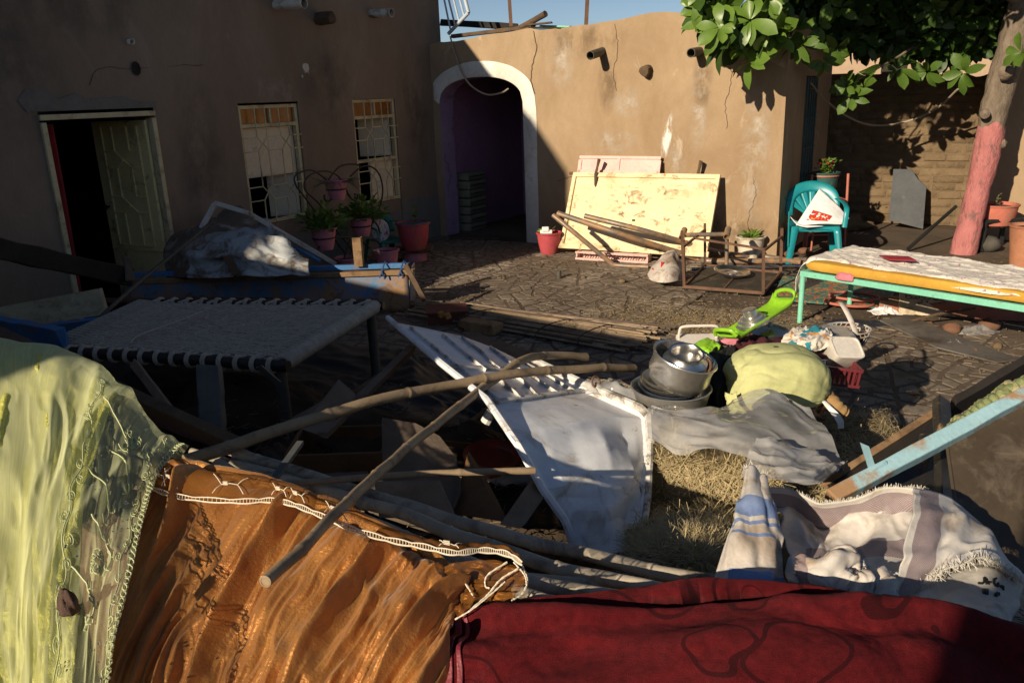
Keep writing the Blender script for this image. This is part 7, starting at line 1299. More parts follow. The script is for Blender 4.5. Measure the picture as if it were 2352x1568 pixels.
# ================================================================== woven sack, cloths in the foreground
def uvmat(name, base, c2, stripes=(), rough=.8, weave=300., wcol=.5, bump=.15, sheen=0., sc=3., dirt=None, damt=.3, spec=.3, thin=0.):
    """woven cloth; stripes = (axis, lo, hi, colour, axis2 lo, hi) in the sheet's own coordinates"""
    m = mk(name, base, c2, sc=sc, rough=rough, bump=bump, bsc=90, dirt=dirt, damt=damt, dsc=4, sheen=sheen, spec=spec, thin=thin); n = m.node_tree.nodes; l = m.node_tree.links; b = n['Principled BSDF']; src = b.inputs['Base Color'].links[0].from_socket
    uv = n.new('ShaderNodeUVMap'); se = n.new('ShaderNodeSeparateXYZ'); l.new(uv.outputs[0], se.inputs[0])
    nz = n.new('ShaderNodeTexNoise'); nz.inputs['Scale'].default_value = 30; l.new(uv.outputs[0], nz.inputs[0])
    def cmp(sock, op, v):
        q = n.new('ShaderNodeMath'); q.operation = op; q.inputs[1].default_value = v; l.new(sock, q.inputs[0]); return q.outputs[0]
    def mul(a, c): q = n.new('ShaderNodeMath'); q.operation = 'MULTIPLY'; l.new(a, q.inputs[0]); l.new(c, q.inputs[1]); return q.outputs[0]
    ck = n.new('ShaderNodeTexChecker'); ck.inputs['Scale'].default_value = weave; l.new(uv.outputs[0], ck.inputs['Vector']); ck.inputs['Color1'].default_value = (1, 1, 1, 1); ck.inputs['Color2'].default_value = (wcol,)*3+(1,)
    for (ax, lo, hi, c, lo2, hi2) in stripes:
        a, o2 = (se.outputs[0], se.outputs[1]) if ax == 0 else (se.outputs[1], se.outputs[0])
        f = mul(mul(cmp(a, 'GREATER_THAN', lo), cmp(a, 'LESS_THAN', hi)), mul(cmp(o2, 'GREATER_THAN', lo2), cmp(o2, 'LESS_THAN', hi2)))
        f = mul(f, ck.outputs[0]); q = n.new('ShaderNodeMix'); q.data_type = 'RGBA'; l.new(f, q.inputs[0]); l.new(src, q.inputs[6]); q.inputs[7].default_value = (*c, 1); src = q.outputs[2]
    l.new(src, b.inputs['Base Color']); return m
WS, WS2 = (.60, .565, .52), (.53, .49, .45); PU = (.17, .11, .13); BLU = (.07, .16, .38)
def arcs(name='rug_red'):
    m = mk(name, (.165, .011, .014), (.125, .008, .011), sc=5, rough=.95, bump=1., bsc=420, bdist=.010, sheen=.03, spec=.08, rvar=.45); n = m.node_tree.nodes; l = m.node_tree.links; b = n['Principled BSDF']; src = b.inputs['Base Color'].links[0].from_socket
    tc = n.new('ShaderNodeTexCoord'); nz = n.new('ShaderNodeTexNoise'); nz.inputs['Scale'].default_value = 3.; l.new(tc.outputs['Object'], nz.inputs[0]); v = n.new('ShaderNodeTexVoronoi'); v.inputs['Scale'].default_value = 3.4
    mx = n.new('ShaderNodeVectorMath'); mx.operation = 'MULTIPLY_ADD'; l.new(nz.outputs['Color'], mx.inputs[0]); mx.inputs[1].default_value = (.30, .30, .30); l.new(tc.outputs['Object'], mx.inputs[2]); l.new(mx.outputs[0], v.inputs['Vector'])
    def band(lo, hi):
        a = n.new('ShaderNodeMath'); a.operation = 'GREATER_THAN'; a.inputs[1].default_value = lo; l.new(v.outputs['Distance'], a.inputs[0]); c = n.new('ShaderNodeMath'); c.operation = 'LESS_THAN'; c.inputs[1].default_value = hi; l.new(v.outputs['Distance'], c.inputs[0]); q = n.new('ShaderNodeMath'); q.operation = 'MULTIPLY'; l.new(a.outputs[0], q.inputs[0]); l.new(c.outputs[0], q.inputs[1]); return q.outputs[0]
    for f, c in ((band(.37, .405), (.062, .005, .007)), (band(.15, .164), (.075, .006, .008))):
        q = n.new('ShaderNodeMix'); q.data_type = 'RGBA'; l.new(f, q.inputs[0]); l.new(src, q.inputs[6]); q.inputs[7].default_value = (*c, 1); src = q.outputs[2]
    l.new(src, b.inputs['Base Color']); return m
# low wall that carries the cloths
pts = [G(2500, 1500, .92), G(1700, 1400, .9), G(900, 1290, .88), G(350, 1120, .92), G(-60, 900, .95), G(-500, 760, .95)]; p = crom(np.array(pts), 40); p[:, 2] = 0
tn_ = np.gradient(p, axis=0); sd = np.stack([-tn_[:, 1], tn_[:, 0], 0*tn_[:, 0]], 1); sd /= np.linalg.norm(sd, axis=1, keepdims=True)
g = np.array([[p[i]+sd[i]*o_+zd*(z+.02*float(fbm(i*.5, o_*9, 3))) for o_, z in ((-.10, 0), (-.10, .62), (-.06, .66), (.06, .66), (.10, .62), (.10, 0))] for i in range(40)]); o = MB().grid(g).build('low_wall', 'mud_wall', smooth=40); tag(o, 'low mud wall hidden beneath the foreground cloths', 'wall')
# feed sack
sk_ = thing('woven_sack', 'large white woven sack with purple and blue stripes lying open', 'sack', V(*G(2000, 1330, .5)[:2], 0))
def sk(rows, nu, nv, amp, fu_, fv_, seed, amp2, nm, mat): g = sheet(net(rows), nu, nv); g1 = crease(crease(crease(g, amp*1.9, 3.2, .7+seed, seed, 1.5, 1.1), amp*.9, 6., 2.1+seed, seed+3, 1.6, 1.1), amp*.2, 13., 1.+seed, seed+5, 2.); fd = np.clip(np.linspace(0, 1, nv)/.18, .25, 1)[None, :, None]; g = g+(g1-g)*fd; uvgrid(g, nm, mat, sk_, .003); return g
gA = sk([[(1722, 1092, 2.3), (1738, 1090, 2.28), (1752, 1112, 2.25)], [(1700, 1170, 2.15), (1730, 1165, 2.12), (1765, 1180, 2.12)], [(1668, 1250, 2.02), (1725, 1255, 1.98), (1788, 1265, 2.0)], [(1640, 1335, 1.93), (1715, 1345, 1.88), (1806, 1352, 1.9)]], 60, 40, .02, 1.6, 1.6, 4, .003, 'left_flap', 'sack_blue')
gB = sk([[(1755, 1116, 2.32), (1765, 1165, 2.36), (1785, 1240, 2.25), (1800, 1310, 2.08), (1805, 1370, 1.9)], [(1815, 1120, 2.34), (1825, 1170, 2.38), (1840, 1240, 2.28), (1850, 1310, 2.1), (1850, 1375, 1.9)], [(1895, 1150, 2.3), (1895, 1195, 2.36), (1895, 1260, 2.26), (1895, 1325, 2.08), (1895, 1380, 1.88)], [(1960, 1138, 2.3), (1965, 1185, 2.34), (1965, 1255, 2.24), (1960, 1320, 2.06), (1960, 1385, 1.86)], [(2040, 1120, 2.28), (2040, 1165, 2.32), (2040, 1240, 2.22), (2035, 1310, 2.04), (2030, 1390, 1.84)], [(2130, 1122, 2.26), (2140, 1170, 2.28), (2130, 1240, 2.18), (2115, 1310, 2.05), (2100, 1390, 1.88)]], 110, 80, .032, 2.2, 1.6, 8, .006, 'back_side', 'sack_stripe')
gC = sk([[(2096, 1122, 2.16), (2086, 1180, 2.04), (2070, 1260, 1.92), (2052, 1330, 1.85), (2040, 1395, 1.77)], [(2160, 1135, 2.2), (2160, 1190, 2.08), (2150, 1260, 1.96), (2135, 1310, 1.9), (2120, 1350, 1.86)], [(2200, 1160, 2.2), (2210, 1210, 2.08), (2210, 1255, 1.98), (2200, 1290, 1.92), (2190, 1318, 1.88)], [(2260, 1215, 2.15), (2270, 1245, 2.06), (2275, 1268, 2.0), (2275, 1285, 1.95), (2270, 1298, 1.92)], [(2330, 1310, 2.0), (2335, 1320, 1.96), (2338, 1328, 1.94), (2340, 1336, 1.92), (2342, 1345, 1.9)]], 80, 60, .016, 1.8, 1.8, 12, .003, 'right_flap', 'sack_flap')
gD = sk([[(2060, 1395, 1.83), (2075, 1405, 1.78), (2090, 1425, 1.72)], [(2120, 1345, 1.92), (2130, 1385, 1.82), (2140, 1425, 1.72)], [(2195, 1310, 1.98), (2205, 1365, 1.86), (2215, 1430, 1.72)], [(2270, 1295, 1.98), (2275, 1360, 1.86), (2280, 1435, 1.72)], [(2345, 1345, 1.92), (2335, 1390, 1.84), (2315, 1440, 1.74)]], 60, 40, .012, 1.6, 1.6, 22, .002, 'inner_side', 'sack_plain')
sk([[(1830, 1375, 1.84), (1850, 1330, 1.9), (1880, 1290, 1.96)], [(1880, 1385, 1.8), (1890, 1320, 1.86), (1905, 1282, 1.93)], [(1940, 1392, 1.8), (1945, 1340, 1.85), (1950, 1300, 1.92)], [(1985, 1395, 1.8), (1990, 1350, 1.84), (1985, 1320, 1.9)]], 50, 40, .035, 1.8, 1.8, 27, .003, 'front_fold', 'sack_flap')
sk([[(1970, 1395, 1.78), (1985, 1370, 1.82), (2000, 1345, 1.88)], [(2010, 1400, 1.77), (2015, 1350, 1.82), (2030, 1320, 1.88)], [(2050, 1400, 1.77), (2055, 1355, 1.82), (2060, 1330, 1.87)]], 40, 30, .02, 1.8, 1.8, 29, .003, 'front_fold', 'sack_flap')
b = MB(); rr = np.random.RandomState(2)
def fringe(edge, ln, n_, dirv, spread=.3):
    e = crom(np.array(edge), n_)
    for p in e: d = norm(np.asarray(dirv)+rr.normal(0, spread, 3)); L_ = ln*(.5+.8*rr.rand()); s = norm(np.cross(d, V(.2, 1, .1)))*.0014; b.add([p-s, p+s, p+d*L_+s*.5, p+d*L_-s*.5], [(0, 1, 2, 3)])
fringe(gC[8:, -1], .022, 140, (.0, -.3, -.3)); fringe(gC[8:, -1], .03, 120, (-.3, -.2, .6)); fringe(gB[:, 0], .012, 200, (0, 0, 1.)); fringe(gD[:, 0], .02, 70, (0, -.2, .8)); fringe(gD[-1], .05, 90, (.8, -.2, -.4)); fringe(gA[0], .015, 30, (0, 0, 1))
stuff(b.build('frayed_edge', 'fray', sk_))
# print on the inside of the sack
nD = gnormals(gD); nD = nD*np.sign(((cC-gD)*nD).sum(-1, keepdims=True)); b = MB()
def ond(a, c): i = int(np.clip(a, 0, 1)*59); j = int(np.clip(c, 0, 1)*39); return gD[i, j]+nD[i, j]*.004
for st_2 in ([(.66, .42), (.70, .40), (.71, .34), (.72, .42), (.75, .40)], [(.76, .34), (.76, .42)], [(.78, .33), (.78, .41), (.80, .42), (.81, .36)], [(.83, .40), (.85, .36), (.86, .42)], [(.68, .52), (.69, .58), (.70, .53), (.71, .58), (.72, .52)], [(.74, .52), (.74, .58), (.76, .58)], [(.74, .55), (.755, .55)], [(.78, .52), (.78, .58)], [(.80, .53), (.79, .57), (.81, .57), (.815, .53)]): b.tube([ond(*q) for q in crom(np.array(st_2), 14)], .0035, 4)
stuff(b.build('lettering', 'black_iron', sk_))
# ================================================================== maroon rug
def gnet(rows): return [[D(*q) for q in r] for r in rows]
xs_ = [(1035, 1452, 940), (1090, 1415, 1030), (1170, 1388, 1130), (1320, 1385, 1300), (1500, 1374, 1490), (1680, 1366, 1680), (1850, 1366, 1860), (1980, 1376, 2000), (2100, 1394, 2120), (2230, 1420, 2250), (2360, 1444, 2380), (2500, 1480, 2520)]
rows = []
for k, (x, yt, xb) in enumerate(xs_):
    w_ = .012*math.sin(k*1.7); rows.append([(x, yt+60, 1.80), (x, yt+8, 1.71), (x, yt, 1.65+w_*.3), (x+(xb-x)*.2, yt+34+6*math.sin(k*1.3), 1.575+w_), (x+(xb-x)*.5, yt+95+8*math.sin(k*2.1), 1.50-w_), (x+(xb-x)*.8, yt+185, 1.40+w_*.5), (xb, 1720, 1.27), (xb, 1950, 1.12)])
g = sheet(gnet(rows), 320, 150); u, v = np.meshgrid(np.linspace(0, 1, 320), np.linspace(0, 1, 150), indexing='ij'); nn = gnormals(g); nn = nn*np.sign(((cC-g)*nn).sum(-1, keepdims=True))
def rg(v0, w_, a): return a*np.exp(-((v-v0)/w_)**2)
wv = .07*fbm(u*5, v*2, 61)*2
hh_ = rg(.36+.06*u+wv*.6, .05, .016)-rg(.46+.08*u+wv*.6, .06, .016)+rg(.58-.12*u+wv*2.5, .06, .016)+.02*np.sin(u*9+v*4)+.026*(1-sharp(u*5+v*3+4, v*1.6-u+9, 66))**1.5*np.clip((v-.2)/.2, 0, 1)+.010*(1-sharp(u*11-v*6+4, v*4+u*2+9, 68))**1.5+.006*fbm(u*16, v*9, 3)*2+.003*fbm(u*110, v*70, 5)-.02
hh_ = hh_*np.clip(v/.2, .15, 1)
g = g+nn*hh_[..., None]; rug = uvgrid(g, 'maroon_rug', 'rug_red', None, .008); tag(rug, 'thick maroon rug with dark curls hung over the low wall', 'rug')
for a0, a1 in ((.062, .082), (.094, .106)):
    i0, i1 = int(a0*319), int(a1*319); sub = (g+nn*.009)[i0:i1+1, 30:]; MB().grid(sub).build('satin_binding', 'rug_bind', rug, smooth=180, solid=.002)
b = MB()
for k in range(900):
    i = rr.randint(20, 319); p = g[i, 18+rr.randint(3)]; d = norm(V(rr.normal(0, .5), rr.normal(0, .5), 1)); s = V(.0012, 0, 0); b.add([p-s, p+s, p+d*(.006+.012*rr.rand())], [(0, 1, 2)])
stuff(b.build('pile_fringe', 'rug_red', rug))
# ================================================================== orange satin
rows = [[(300, 1140, 2.45), (330, 1098, 2.3), (345, 1088, 2.2), (300, 1250, 1.95), (270, 1420, 1.75), (240, 1600, 1.55), (230, 1850, 1.36)], [(450, 1140, 2.4), (450, 1098, 2.27), (440, 1085, 2.18), (420, 1250, 1.95), (400, 1420, 1.75), (390, 1600, 1.55), (390, 1850, 1.36)], [(610, 1170, 2.25), (600, 1130, 2.12), (590, 1118, 2.05), (560, 1280, 1.85), (540, 1440, 1.68), (530, 1610, 1.5), (530, 1850, 1.33)], [(745, 1220, 2.12), (740, 1178, 2.02), (730, 1164, 1.95), (700, 1310, 1.78), (680, 1450, 1.62), (670, 1610, 1.47), (670, 1850, 1.31)], [(895, 1290, 2.0), (890, 1250, 1.91), (880, 1234, 1.85), (850, 1345, 1.72), (830, 1460, 1.58), (820, 1610, 1.45), (820, 1850, 1.3)], [(1020, 1350, 1.88), (1012, 1315, 1.8), (1000, 1300, 1.75), (975, 1385, 1.64), (950, 1480, 1.53), (930, 1620, 1.42), (920, 1850, 1.28)], [(1050, 1440, 1.76), (1050, 1405, 1.69), (1045, 1390, 1.66), (1040, 1440, 1.57), (1035, 1520, 1.48), (1030, 1620, 1.40), (1020, 1850, 1.27)]]
g0 = sheet(gnet(rows), 400, 360); u, v = np.meshgrid(np.linspace(0, 1, 400), np.linspace(0, 1, 360), indexing='ij'); nn = gnormals(g0); nn = nn*np.sign(((cC-g0)*nn).sum(-1, keepdims=True))
warp = .35*fbm(u*3, v*3, 8); s_ = u*7.5+v*3.4+warp; t_ = v*2.0-u*1.2
fold = 1.35*(.055*(1-sharp(s_+20, t_*.45+9, 5))**2.4+.030*(1-sharp(s_*2.1+3, t_*.8+5, 9))**2.2+.013*(1-sharp(s_*4.3+warp*5+30, t_*1.6+2, 15))**1.8+.006*(1-sharp(s_*9+warp*7+30, t_*3+7, 25))**1.5+.003*(1-sharp(s_*19+warp*9+30, t_*6+7, 27)))
fold = fold*np.clip((v-.26)/.12, .12, 1); g = g0+nn*(fold-.03)[..., None]
osat = uvgrid(g, 'orange_satin', 'orange_satin', None, .002); tag(osat, 'shiny burnt orange satin cloth hung over the low wall', 'cloth')
# sheer hem and lace trim along its upper edge
trim = [(352, 1120, 2.16), (390, 1138, 2.12), (450, 1152, 2.07), (560, 1160, 2.0), (640, 1158, 1.99), (690, 1168, 1.93), (745, 1190, 1.87), (820, 1222, 1.80), (900, 1246, 1.76), (980, 1262, 1.73), (1050, 1276, 1.70), (1110, 1270, 1.73), (1165, 1278, 1.72), (1200, 1300, 1.69)]
edge = [(352, 1084, 2.22), (395, 1082, 2.21), (450, 1086, 2.18), (560, 1102, 2.09), (640, 1120, 2.03), (690, 1135, 1.99), (745, 1155, 1.94), (820, 1190, 1.88), (900, 1222, 1.82), (980, 1246, 1.77), (1050, 1262, 1.73), (1110, 1262, 1.75), (1165, 1270, 1.73), (1200, 1296, 1.69)]
tw = crom(np.array([D(*q) for q in trim]), 160)+V(0, -.045, .036); te = crom(np.array([D(*q) for q in edge]), 160)+V(0, -.03, .03)
hem = thing('sheer_hem', 'sheer brown hem with white lace edging along the orange satin', 'lace trim', V(*tw[80][:2], 0))
g = np.array([[a*(1-t)+b_*t+V(0, 0, .012*math.sin(math.pi*t)) for t in np.linspace(0, 1, 10)] for a, b_ in zip(tw, te)]); u, v = np.meshgrid(np.linspace(0, 1, 160), np.linspace(0, 1, 10), indexing='ij'); g[..., 2] += .008*(ridge(u*26, v*2+u*3, 4)-.5); uvgrid(g, 'sheer_band', 'orange_sheer', hem, 0)
b = MB(); off = V(0, -.004, .006); sc_ = np.sin(np.linspace(0, 18*math.pi, 160)); A1 = tw+off+V(0, 0, .004)*np.abs(sc_)[:, None]; d_ = norm(np.array([0, -.35, -1])); A2 = A1+d_*(.007+.006*np.abs(sc_))[:, None]
b.tube(A1, .0018, 5); b.tube(A2, .0024, 5)
for k in range(0, 159): b.tube([A1[k], (A1[k]+A2[k])/2+V(0, -.003, .0), A2[k]], .0011, 4); 
stuff(b.build('lace_edge', 'lace', hem)); b = MB()
for k in range(6, 128, 9):     # embroidered sprigs on the sheer band
    if rr.rand() < .3: continue
    k += rr.randint(-2, 3)
    for (i0, f0, i1, f1) in ((0, .12, 2, .45), (2, .45, 6, .5), (6, .5, 8, .15), (2, .45, 0, .8), (6, .5, 9, .82)):
        i_, j_ = min(159, k+i0), min(159, k+i1); p, q = tw[i_]*(1-f0)+te[i_]*f0, tw[j_]*(1-f1)+te[j_]*f1; b.tube(crom(np.array([p+zd*.014+V(0, -.008, 0), (p+q)/2+zd*.018+V(0, -.009, 0), q+zd*.014+V(0, -.008, 0)]), 6), .0013, 4)
    m_ = tw[k+3]*.55+te[k+3]*.45+zd*.016+V(0, -.009, 0); X_ = norm(tw[k+4]-tw[k+2])
    for a in range(3): b.bar(m_-X_*.008+zd*.004*a, m_+X_*.008+zd*.004*a, .003, .002)
stuff(b.build('embroidered_sprigs', 'lace', hem))
loops = [[(1200, 1300, 1.68), (1212, 1330, 1.65), (1200, 1362, 1.62), (1175, 1378, 1.60)], [(1165, 1290, 1.69), (1120, 1320, 1.67), (1115, 1345, 1.65), (1125, 1350, 1.64)], [(1190, 1305, 1.66), (1150, 1330, 1.65), (1120, 1365, 1.63), (1080, 1400, 1.60)], [(1045, 1422, 1.58), (1085, 1398, 1.59), (1130, 1362, 1.62), (1160, 1335, 1.64)], [(1030, 1345, 1.66), (1045, 1330, 1.67), (1065, 1335, 1.66), (1090, 1372, 1.63)], [(1180, 1290, 1.68), (1205, 1320, 1.65), (1210, 1345, 1.63)]]
b = MB()
for q in loops: p = crom(np.array([D(*t) for t in q]), 26); b.tube(p, .0022*(1+.3*np.sin(np.arange(26)*2.)), 5)
stuff(b.build('lace_loops', 'lace', hem)); g = sheet(gnet([[(1020, 1300, 1.72), (1060, 1290, 1.71), (1130, 1285, 1.71), (1195, 1300, 1.69)], [(1045, 1350, 1.68), (1070, 1345, 1.67), (1120, 1345, 1.66), (1205, 1330, 1.66)], [(1050, 1420, 1.60), (1075, 1405, 1.6), (1110, 1380, 1.62), (1180, 1375, 1.61)]]), 40, 30); uvgrid(wrinkle(g, .03, 4, 3, 5, .01), 'torn_sheer', 'orange_sheer', hem, 0)
# ================================================================== yellow satin and green tulle
rows = [[(-120, 800, 3.0), (-110, 772, 2.85), (-110, 900, 2.52), (-110, 1100, 2.08), (-110, 1350, 1.70), (-110, 1600, 1.45), (-110, 1850, 1.28)], [(60, 832, 2.92), (50, 803, 2.75), (45, 920, 2.45), (38, 1110, 2.03), (28, 1350, 1.68), (20, 1600, 1.43), (20, 1850, 1.27)], [(200, 872, 2.78), (185, 846, 2.65), (150, 960, 2.35), (120, 1130, 1.98), (100, 1350, 1.66), (88, 1600, 1.42), (85, 1850, 1.26)], [(272, 936, 2.62), (257, 902, 2.5), (222, 1010, 2.25), (190, 1150, 1.93), (170, 1350, 1.64), (150, 1600, 1.4), (145, 1850, 1.25)], [(352, 1012, 2.5), (338, 986, 2.4), (292, 1080, 2.15), (262, 1200, 1.88), (238, 1370, 1.62), (212, 1600, 1.39), (205, 1850, 1.24)], [(432, 1062, 2.4), (416, 1040, 2.3), (352, 1120, 2.10), (328, 1225, 1.85), (300, 1380, 1.59), (266, 1600, 1.37), (258, 1850, 1.23)]]
gy0 = sheet(gnet(rows), 220, 260); u, v = np.meshgrid(np.linspace(0, 1, 220), np.linspace(0, 1, 260), indexing='ij'); nn = gnormals(gy0); nn = nn*np.sign(((cC-gy0)*nn).sum(-1, keepdims=True)); warp = .3*fbm(u*3, v*4, 18)
fy = .05*(1-sharp(u*6+v*1.6+warp*2, v*2.2, 35))**2+.022*(1-sharp(u*15+v*2+warp*3, v*3, 39))**1.7+.010*(1-sharp(u*34+warp*6, v*22, 44))**1.5+.005*(1-sharp(u*60+warp*9, v*50+u*9, 48))**1.4
e_ = np.clip((.86-u)/.1, 0, 1)*np.clip((v-.22)/.12, 0, 1)
gs = gy0+nn*(fy*.9-.035)[..., None]; k1 = int(.62*220); o = uvgrid(gs[:k1], 'yellow_satin', 'yellow_satin', None, .002); tag(o, 'glossy lime yellow satin cloth at the lower left', 'cloth')
ft = .030*(1-sharp(u*4.2+v*3.4+warp*2, v*2.6-u*1.5+4, 55))**2+.016*(1-sharp(u*11-v*4+warp*4, v*5, 59))**1.5+.004*(1-sharp(u*26+warp*8, v*18, 63))**1.5; gt = gy0+nn*(ft+.006)[..., None]
k2 = int(.50*220); tu = uvgrid(gt[:k2+1], 'green_tulle', 'tulle', None, 0); tag(tu, 'pale green tulle veil over the yellow satin at the left', 'tulle')
uvgrid(gt[k2:], 'lace_panel', 'tulle_edge', tu, 0)
ne = gnormals(gt); ne = ne*np.sign(((cC-gt)*ne).sum(-1, keepdims=True))
def ont(a, c, h=.004):
    x, y = np.clip(a, 0, 1)*219, np.clip(c, 0, 1)*259; i, j = int(min(218, x)), int(min(258, y)); fx, fy_ = x-i, y-j; p = gt[i, j]*(1-fx)*(1-fy_)+gt[i+1, j]*fx*(1-fy_)+gt[i, j+1]*(1-fx)*fy_+gt[i+1, j+1]*fx*fy_; return p+ne[i, j]*h
def spiral(a, c, r, turns=1.6, ph=0.): return [ont(a+r*(1-t*.75)*math.cos(ph+t*turns*6.28), c+.55*r*(1-t*.75)*math.sin(ph+t*turns*6.28)) for t in np.linspace(0, 1, 22)]
em = MB(); rr = np.random.RandomState(15)
for col, jit in ((.56, .012), (.93, .012)):
    for c in np.arange(.20, .93, .04): em.tube(spiral(col+rr.normal(0, jit), c, .02+.008*rr.rand(), 1.7, rr.rand()*6), .0013, 4)
    em.tube([ont(col+.012*math.sin(c*60), c) for c in np.linspace(.19, .93, 120)], .0016, 4)
for k in range(5):
    c0, a0 = .24+.1*k, .60+.06*(k % 2); pth = [ont(a0+.13*math.sin(t*2.6)+.09*t*(1 if k % 2 else .6), c0+.10*t) for t in np.linspace(0, 1, 24)]; em.tube(pth, .0024, 5)
    for t in (.3, .6, .9):
        for s in (-1, 1): a, c = a0+.13*math.sin(t*2.6)+.09*t*(1 if k % 2 else .6), c0+.10*t; em.tube([ont(a+.016*s*math.sin(q*3.14)+.022*q*s, c-.012*q+.006*s*math.sin(q*3.14)) for q in np.linspace(0, 1, 10)], .0017, 4)
for (a, c) in ((.78, .27), (.74, .62)):
    for k in range(9): an = k*.698; em.tube([ont(a+.03*math.cos(an)+.016*math.cos(q), c+.016*math.sin(an)+.009*math.sin(q)) for q in np.linspace(0, 6.28, 12)], .0019, 4)
for c in np.linspace(.16, .95, 60): em.tube([ont(.985+.014*math.cos(q), c+.006*math.sin(q)) for q in np.linspace(0, 6.28, 9)], .0017, 4)
stuff(em.build('embroidery', 'embroidery', tu)); b = MB()
for k in range(60): a, c = .55+.43*rr.rand(), .2+.7*rr.rand(); b.lathe([(0, 0), (.003, .0004), (0, .001)], 7, frame4(ont(a, c, .006), ne[int(a*219), int(c*259)]))
stuff(b.build('sequins', 'sequin', tu))
blob(ont(.62, .72, .012), .028, 9, 'mud_clot', 'brown clot of mud stuck on the lime lace', 'mud_clot', 'mud', .8, .6, 1.4, .8, .3, 22)
o = bundle([[(330, 1110, 2.32), (380, 1065, 2.4), (420, 1052, 2.5)], [(470, 1105, 2.25), (470, 1075, 2.35), (470, 1062, 2.45)], [(580, 1130, 2.15), (560, 1100, 2.25), (540, 1085, 2.35)]], 40, 20, .02, 3, 2, 3, 0, 'maroon_cloth', 'maroon_cloth', 'strip of dark maroon cloth behind the orange satin', 'cloth')


# ================================================================== stains on the plaster, added dark sheet and litter
def stain_mat(name, col, amt, sc, st=(1, 1, 1)):
    m = mk(name, col, col, rough=.95, bump=.1); n = m.node_tree.nodes; l = m.node_tree.links; b = n['Principled BSDF']; uv = n.new('ShaderNodeUVMap'); tc = n.new('ShaderNodeTexCoord'); mp = n.new('ShaderNodeMapping'); mp.inputs['Scale'].default_value = st; l.new(tc.outputs['Object'], mp.inputs[0])
    nz = n.new('ShaderNodeTexNoise'); nz.inputs['Scale'].default_value = sc; nz.inputs['Detail'].default_value = 9; nz.inputs['Roughness'].default_value = .7; l.new(mp.outputs[0], nz.inputs[0])
    v = n.new('ShaderNodeVectorMath'); v.operation = 'DISTANCE'; v.inputs[1].default_value = (.5, .5, 0); l.new(uv.outputs[0], v.inputs[0]); r = n.new('ShaderNodeMapRange'); r.inputs['From Min'].default_value = .5; r.inputs['From Max'].default_value = .1; l.new(v.outputs['Value'], r.inputs[0])
    r2 = n.new('ShaderNodeMapRange'); r2.inputs['From Min'].default_value = .42; r2.inputs['From Max'].default_value = .68; l.new(nz.outputs[0], r2.inputs[0]); q = n.new('ShaderNodeMath'); q.operation = 'MULTIPLY'; l.new(r.outputs[0], q.inputs[0]); l.new(r2.outputs[0], q.inputs[1]); q2 = n.new('ShaderNodeMath'); q2.operation = 'MULTIPLY'; q2.inputs[1].default_value = amt; q2.use_clamp = True; l.new(q.outputs[0], q2.inputs[0])
    t = n.new('ShaderNodeBsdfTransparent'); ms = n.new('ShaderNodeMixShader'); l.new(q2.outputs[0], ms.inputs[0]); l.new(t.outputs[0], ms.inputs[1]); l.new(b.outputs[0], ms.inputs[2]); l.new(ms.outputs[0], n['Material Output'].inputs[0]); return m
for (u0, z0, w_, h_, m) in ((3.2, 1.95, .55, .45, 'lime_stain'), (2.95, 1.45, .9, .35, 'lime_stain'), (4.15, 1.85, .28, 1.3, 'lime_stain'), (3.9, 1.2, .3, .5, 'lime_stain'), (2.2, 2.5, .5, .8, 'lime_stain'), (4.9, 1.3, .4, 2.2, 'lime_stain'), (3.6, .5, 1.9, .6, 'damp_stain'), (4.6, .35, 1.4, .6, 'damp_stain'), (2.5, 2.75, 1.6, .5, 'damp_stain'), (2.9, 2.2, .3, .9, 'damp_stain'), (4.2, 2.2, .3, .8, 'damp_stain')):
    g = np.array([[FW(u0+w_*(a-.5), z0+h_*(c-.5), .006+fo(u0+w_*(a-.5), z0+h_*(c-.5))) for c in np.linspace(0, 1, 14)] for a in np.linspace(0, 1, 14)]); uvgrid(g, 'stain', m, arch, 0)
for (a0, z0, w_, h_) in ((-6.4, 2.5, 1.6, 1.6), (-4.3, 1.4, .8, 2.2), (-2.2, 2.3, 1.2, 1.2), (-5.4, 3.2, 2.5, 1.0), (-.5, 2.0, .8, 2.4)):
    g = np.array([[LW(a0+w_*(a-.5), z0+h_*(c-.5), .022) for c in np.linspace(0, 1, 4)] for a in np.linspace(0, 1, 4)]); uvgrid(g, 'stain', 'grey_stain', house, 0)
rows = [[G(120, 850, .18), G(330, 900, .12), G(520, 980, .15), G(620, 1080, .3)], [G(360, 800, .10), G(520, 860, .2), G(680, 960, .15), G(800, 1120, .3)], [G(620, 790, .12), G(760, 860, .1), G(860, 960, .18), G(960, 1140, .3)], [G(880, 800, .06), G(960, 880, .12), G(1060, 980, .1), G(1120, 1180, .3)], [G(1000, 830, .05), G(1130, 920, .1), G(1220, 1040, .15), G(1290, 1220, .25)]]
g = sheet(rows, 90, 80); o = uvgrid(wrinkle(g, .10, 4, 4, 51, .03), 'dark_filler', 'dark_sheet', None, .003); tag(o, 'added black sheet for the dark under the rope bed and the poles', 'tarpaulin')  # added dark sheet, standing in for deep shade and black junk
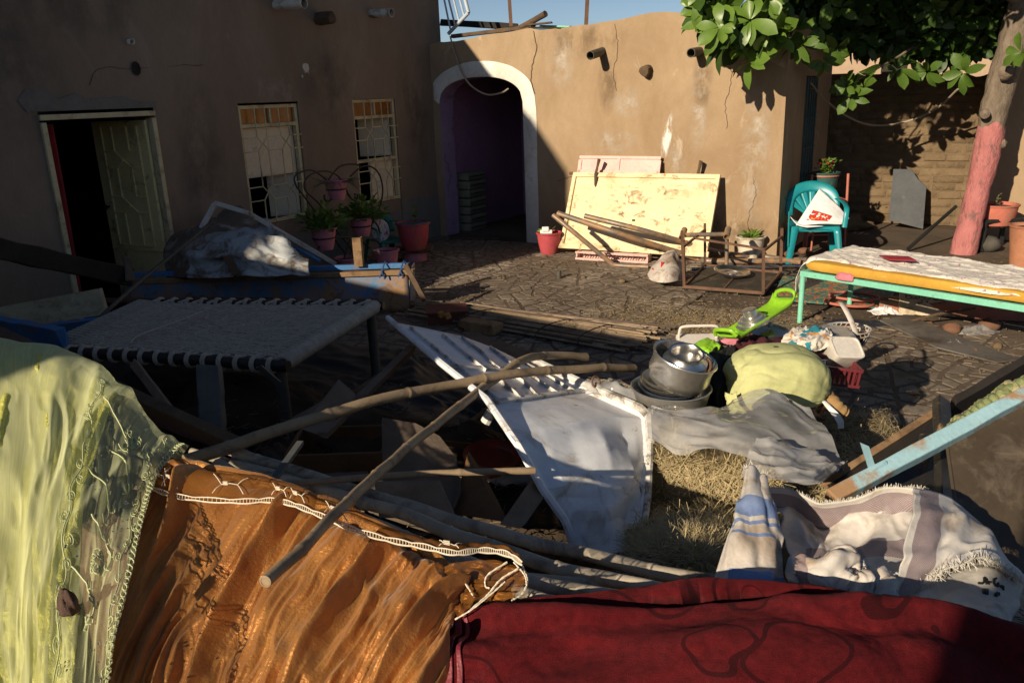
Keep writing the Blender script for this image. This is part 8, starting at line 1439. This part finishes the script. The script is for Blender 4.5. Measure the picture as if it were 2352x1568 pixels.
# chips, twigs and crumbs too small to pick apart
b = MB(); rr = np.random.RandomState(77)
for k in range(1500):
    x, y = rr.uniform(960, 2352), 600+400*rr.rand()**1.6; p = G(x, y, .012); a = rr.rand()*6.28; L_ = .012+.05*rr.rand()**2; w_ = .003+.006*rr.rand(); X_ = V(math.cos(a), math.sin(a), rr.normal(0, .1)); Y_ = V(-math.sin(a), math.cos(a), 0); b.box(p+zd*.004, (L_, w_, .006), (X_, Y_, zd))
o = b.build('ground_litter', 'plank_light'); stuff(o); o['label'] = 'splinters and crumbs strewn over the paving'; o['category'] = 'litter'
b = MB()
for k in range(700):
    x, y = rr.uniform(500, 1320), rr.uniform(880, 1250); p = G(x, y, .18+.15*rr.rand()); a = rr.rand()*6.28; L_ = .02+.10*rr.rand()**2; X_ = norm(V(math.cos(a), math.sin(a), rr.normal(0, .4))); b.bar(p, p+X_*L_, .004, .003)
o = b.build('splinters', 'plank_light'); stuff(o); o['label'] = 'splinters among the dark junk in the middle'; o['category'] = 'litter'

g = np.array([[FW(3.70+.11*(a-.5)*(1.5-.4*c)+.10*c, 1.20+.62*c, .008+fo(3.7, 1.4)) for c in np.linspace(0, 1, 14)] for a in np.linspace(0, 1, 10)]); uvgrid(g, 'paint_splash', 'brush_mark', arch, 0)
rr = np.random.RandomState(91)
for k in range(10):
    x, y = rr.uniform(480, 1250), rr.uniform(900, 1180); p = G(x, y, .22+.2*rr.rand()); a = rr.rand()*6.28; L_ = .25+.45*rr.rand(); q = p+norm(V(math.cos(a), math.sin(a), rr.normal(0, .35)))*L_
    o = plank(p, q, .03+.05*rr.rand(), .012+.015*rr.rand(), ('plank_light', 'board_grey', 'timber_old', 'board_brown')[k % 4], 'broken lath lying in the dark junk between bed and white door', 'lath', 'broken_lath', up=V(rr.normal(0, .4), rr.normal(0, .4), 1)); o['group'] = 'broken laths in the dark junk'
for (pts_) in ([(3.0, 2.93), (3.05, 2.6), (2.98, 2.35), (3.03, 2.1)], [(4.55, 2.9), (4.5, 2.5), (4.56, 2.2), (4.5, 1.9), (4.53, 1.6)], [(2.1, .9), (2.4, .98), (2.6, .93)], [(4.9, .2), (4.85, .5), (4.93, .8), (4.88, 1.0)]):
    p = crom(np.array(pts_), 30)+np.c_[.025*(RNG.rand(30)-.5), .01*(RNG.rand(30)-.5)]; MB().tube([FW(a, z, .006+fo(a, z)) for a, z in p], .0028, 4).build('crack', 'timber_old', arch)
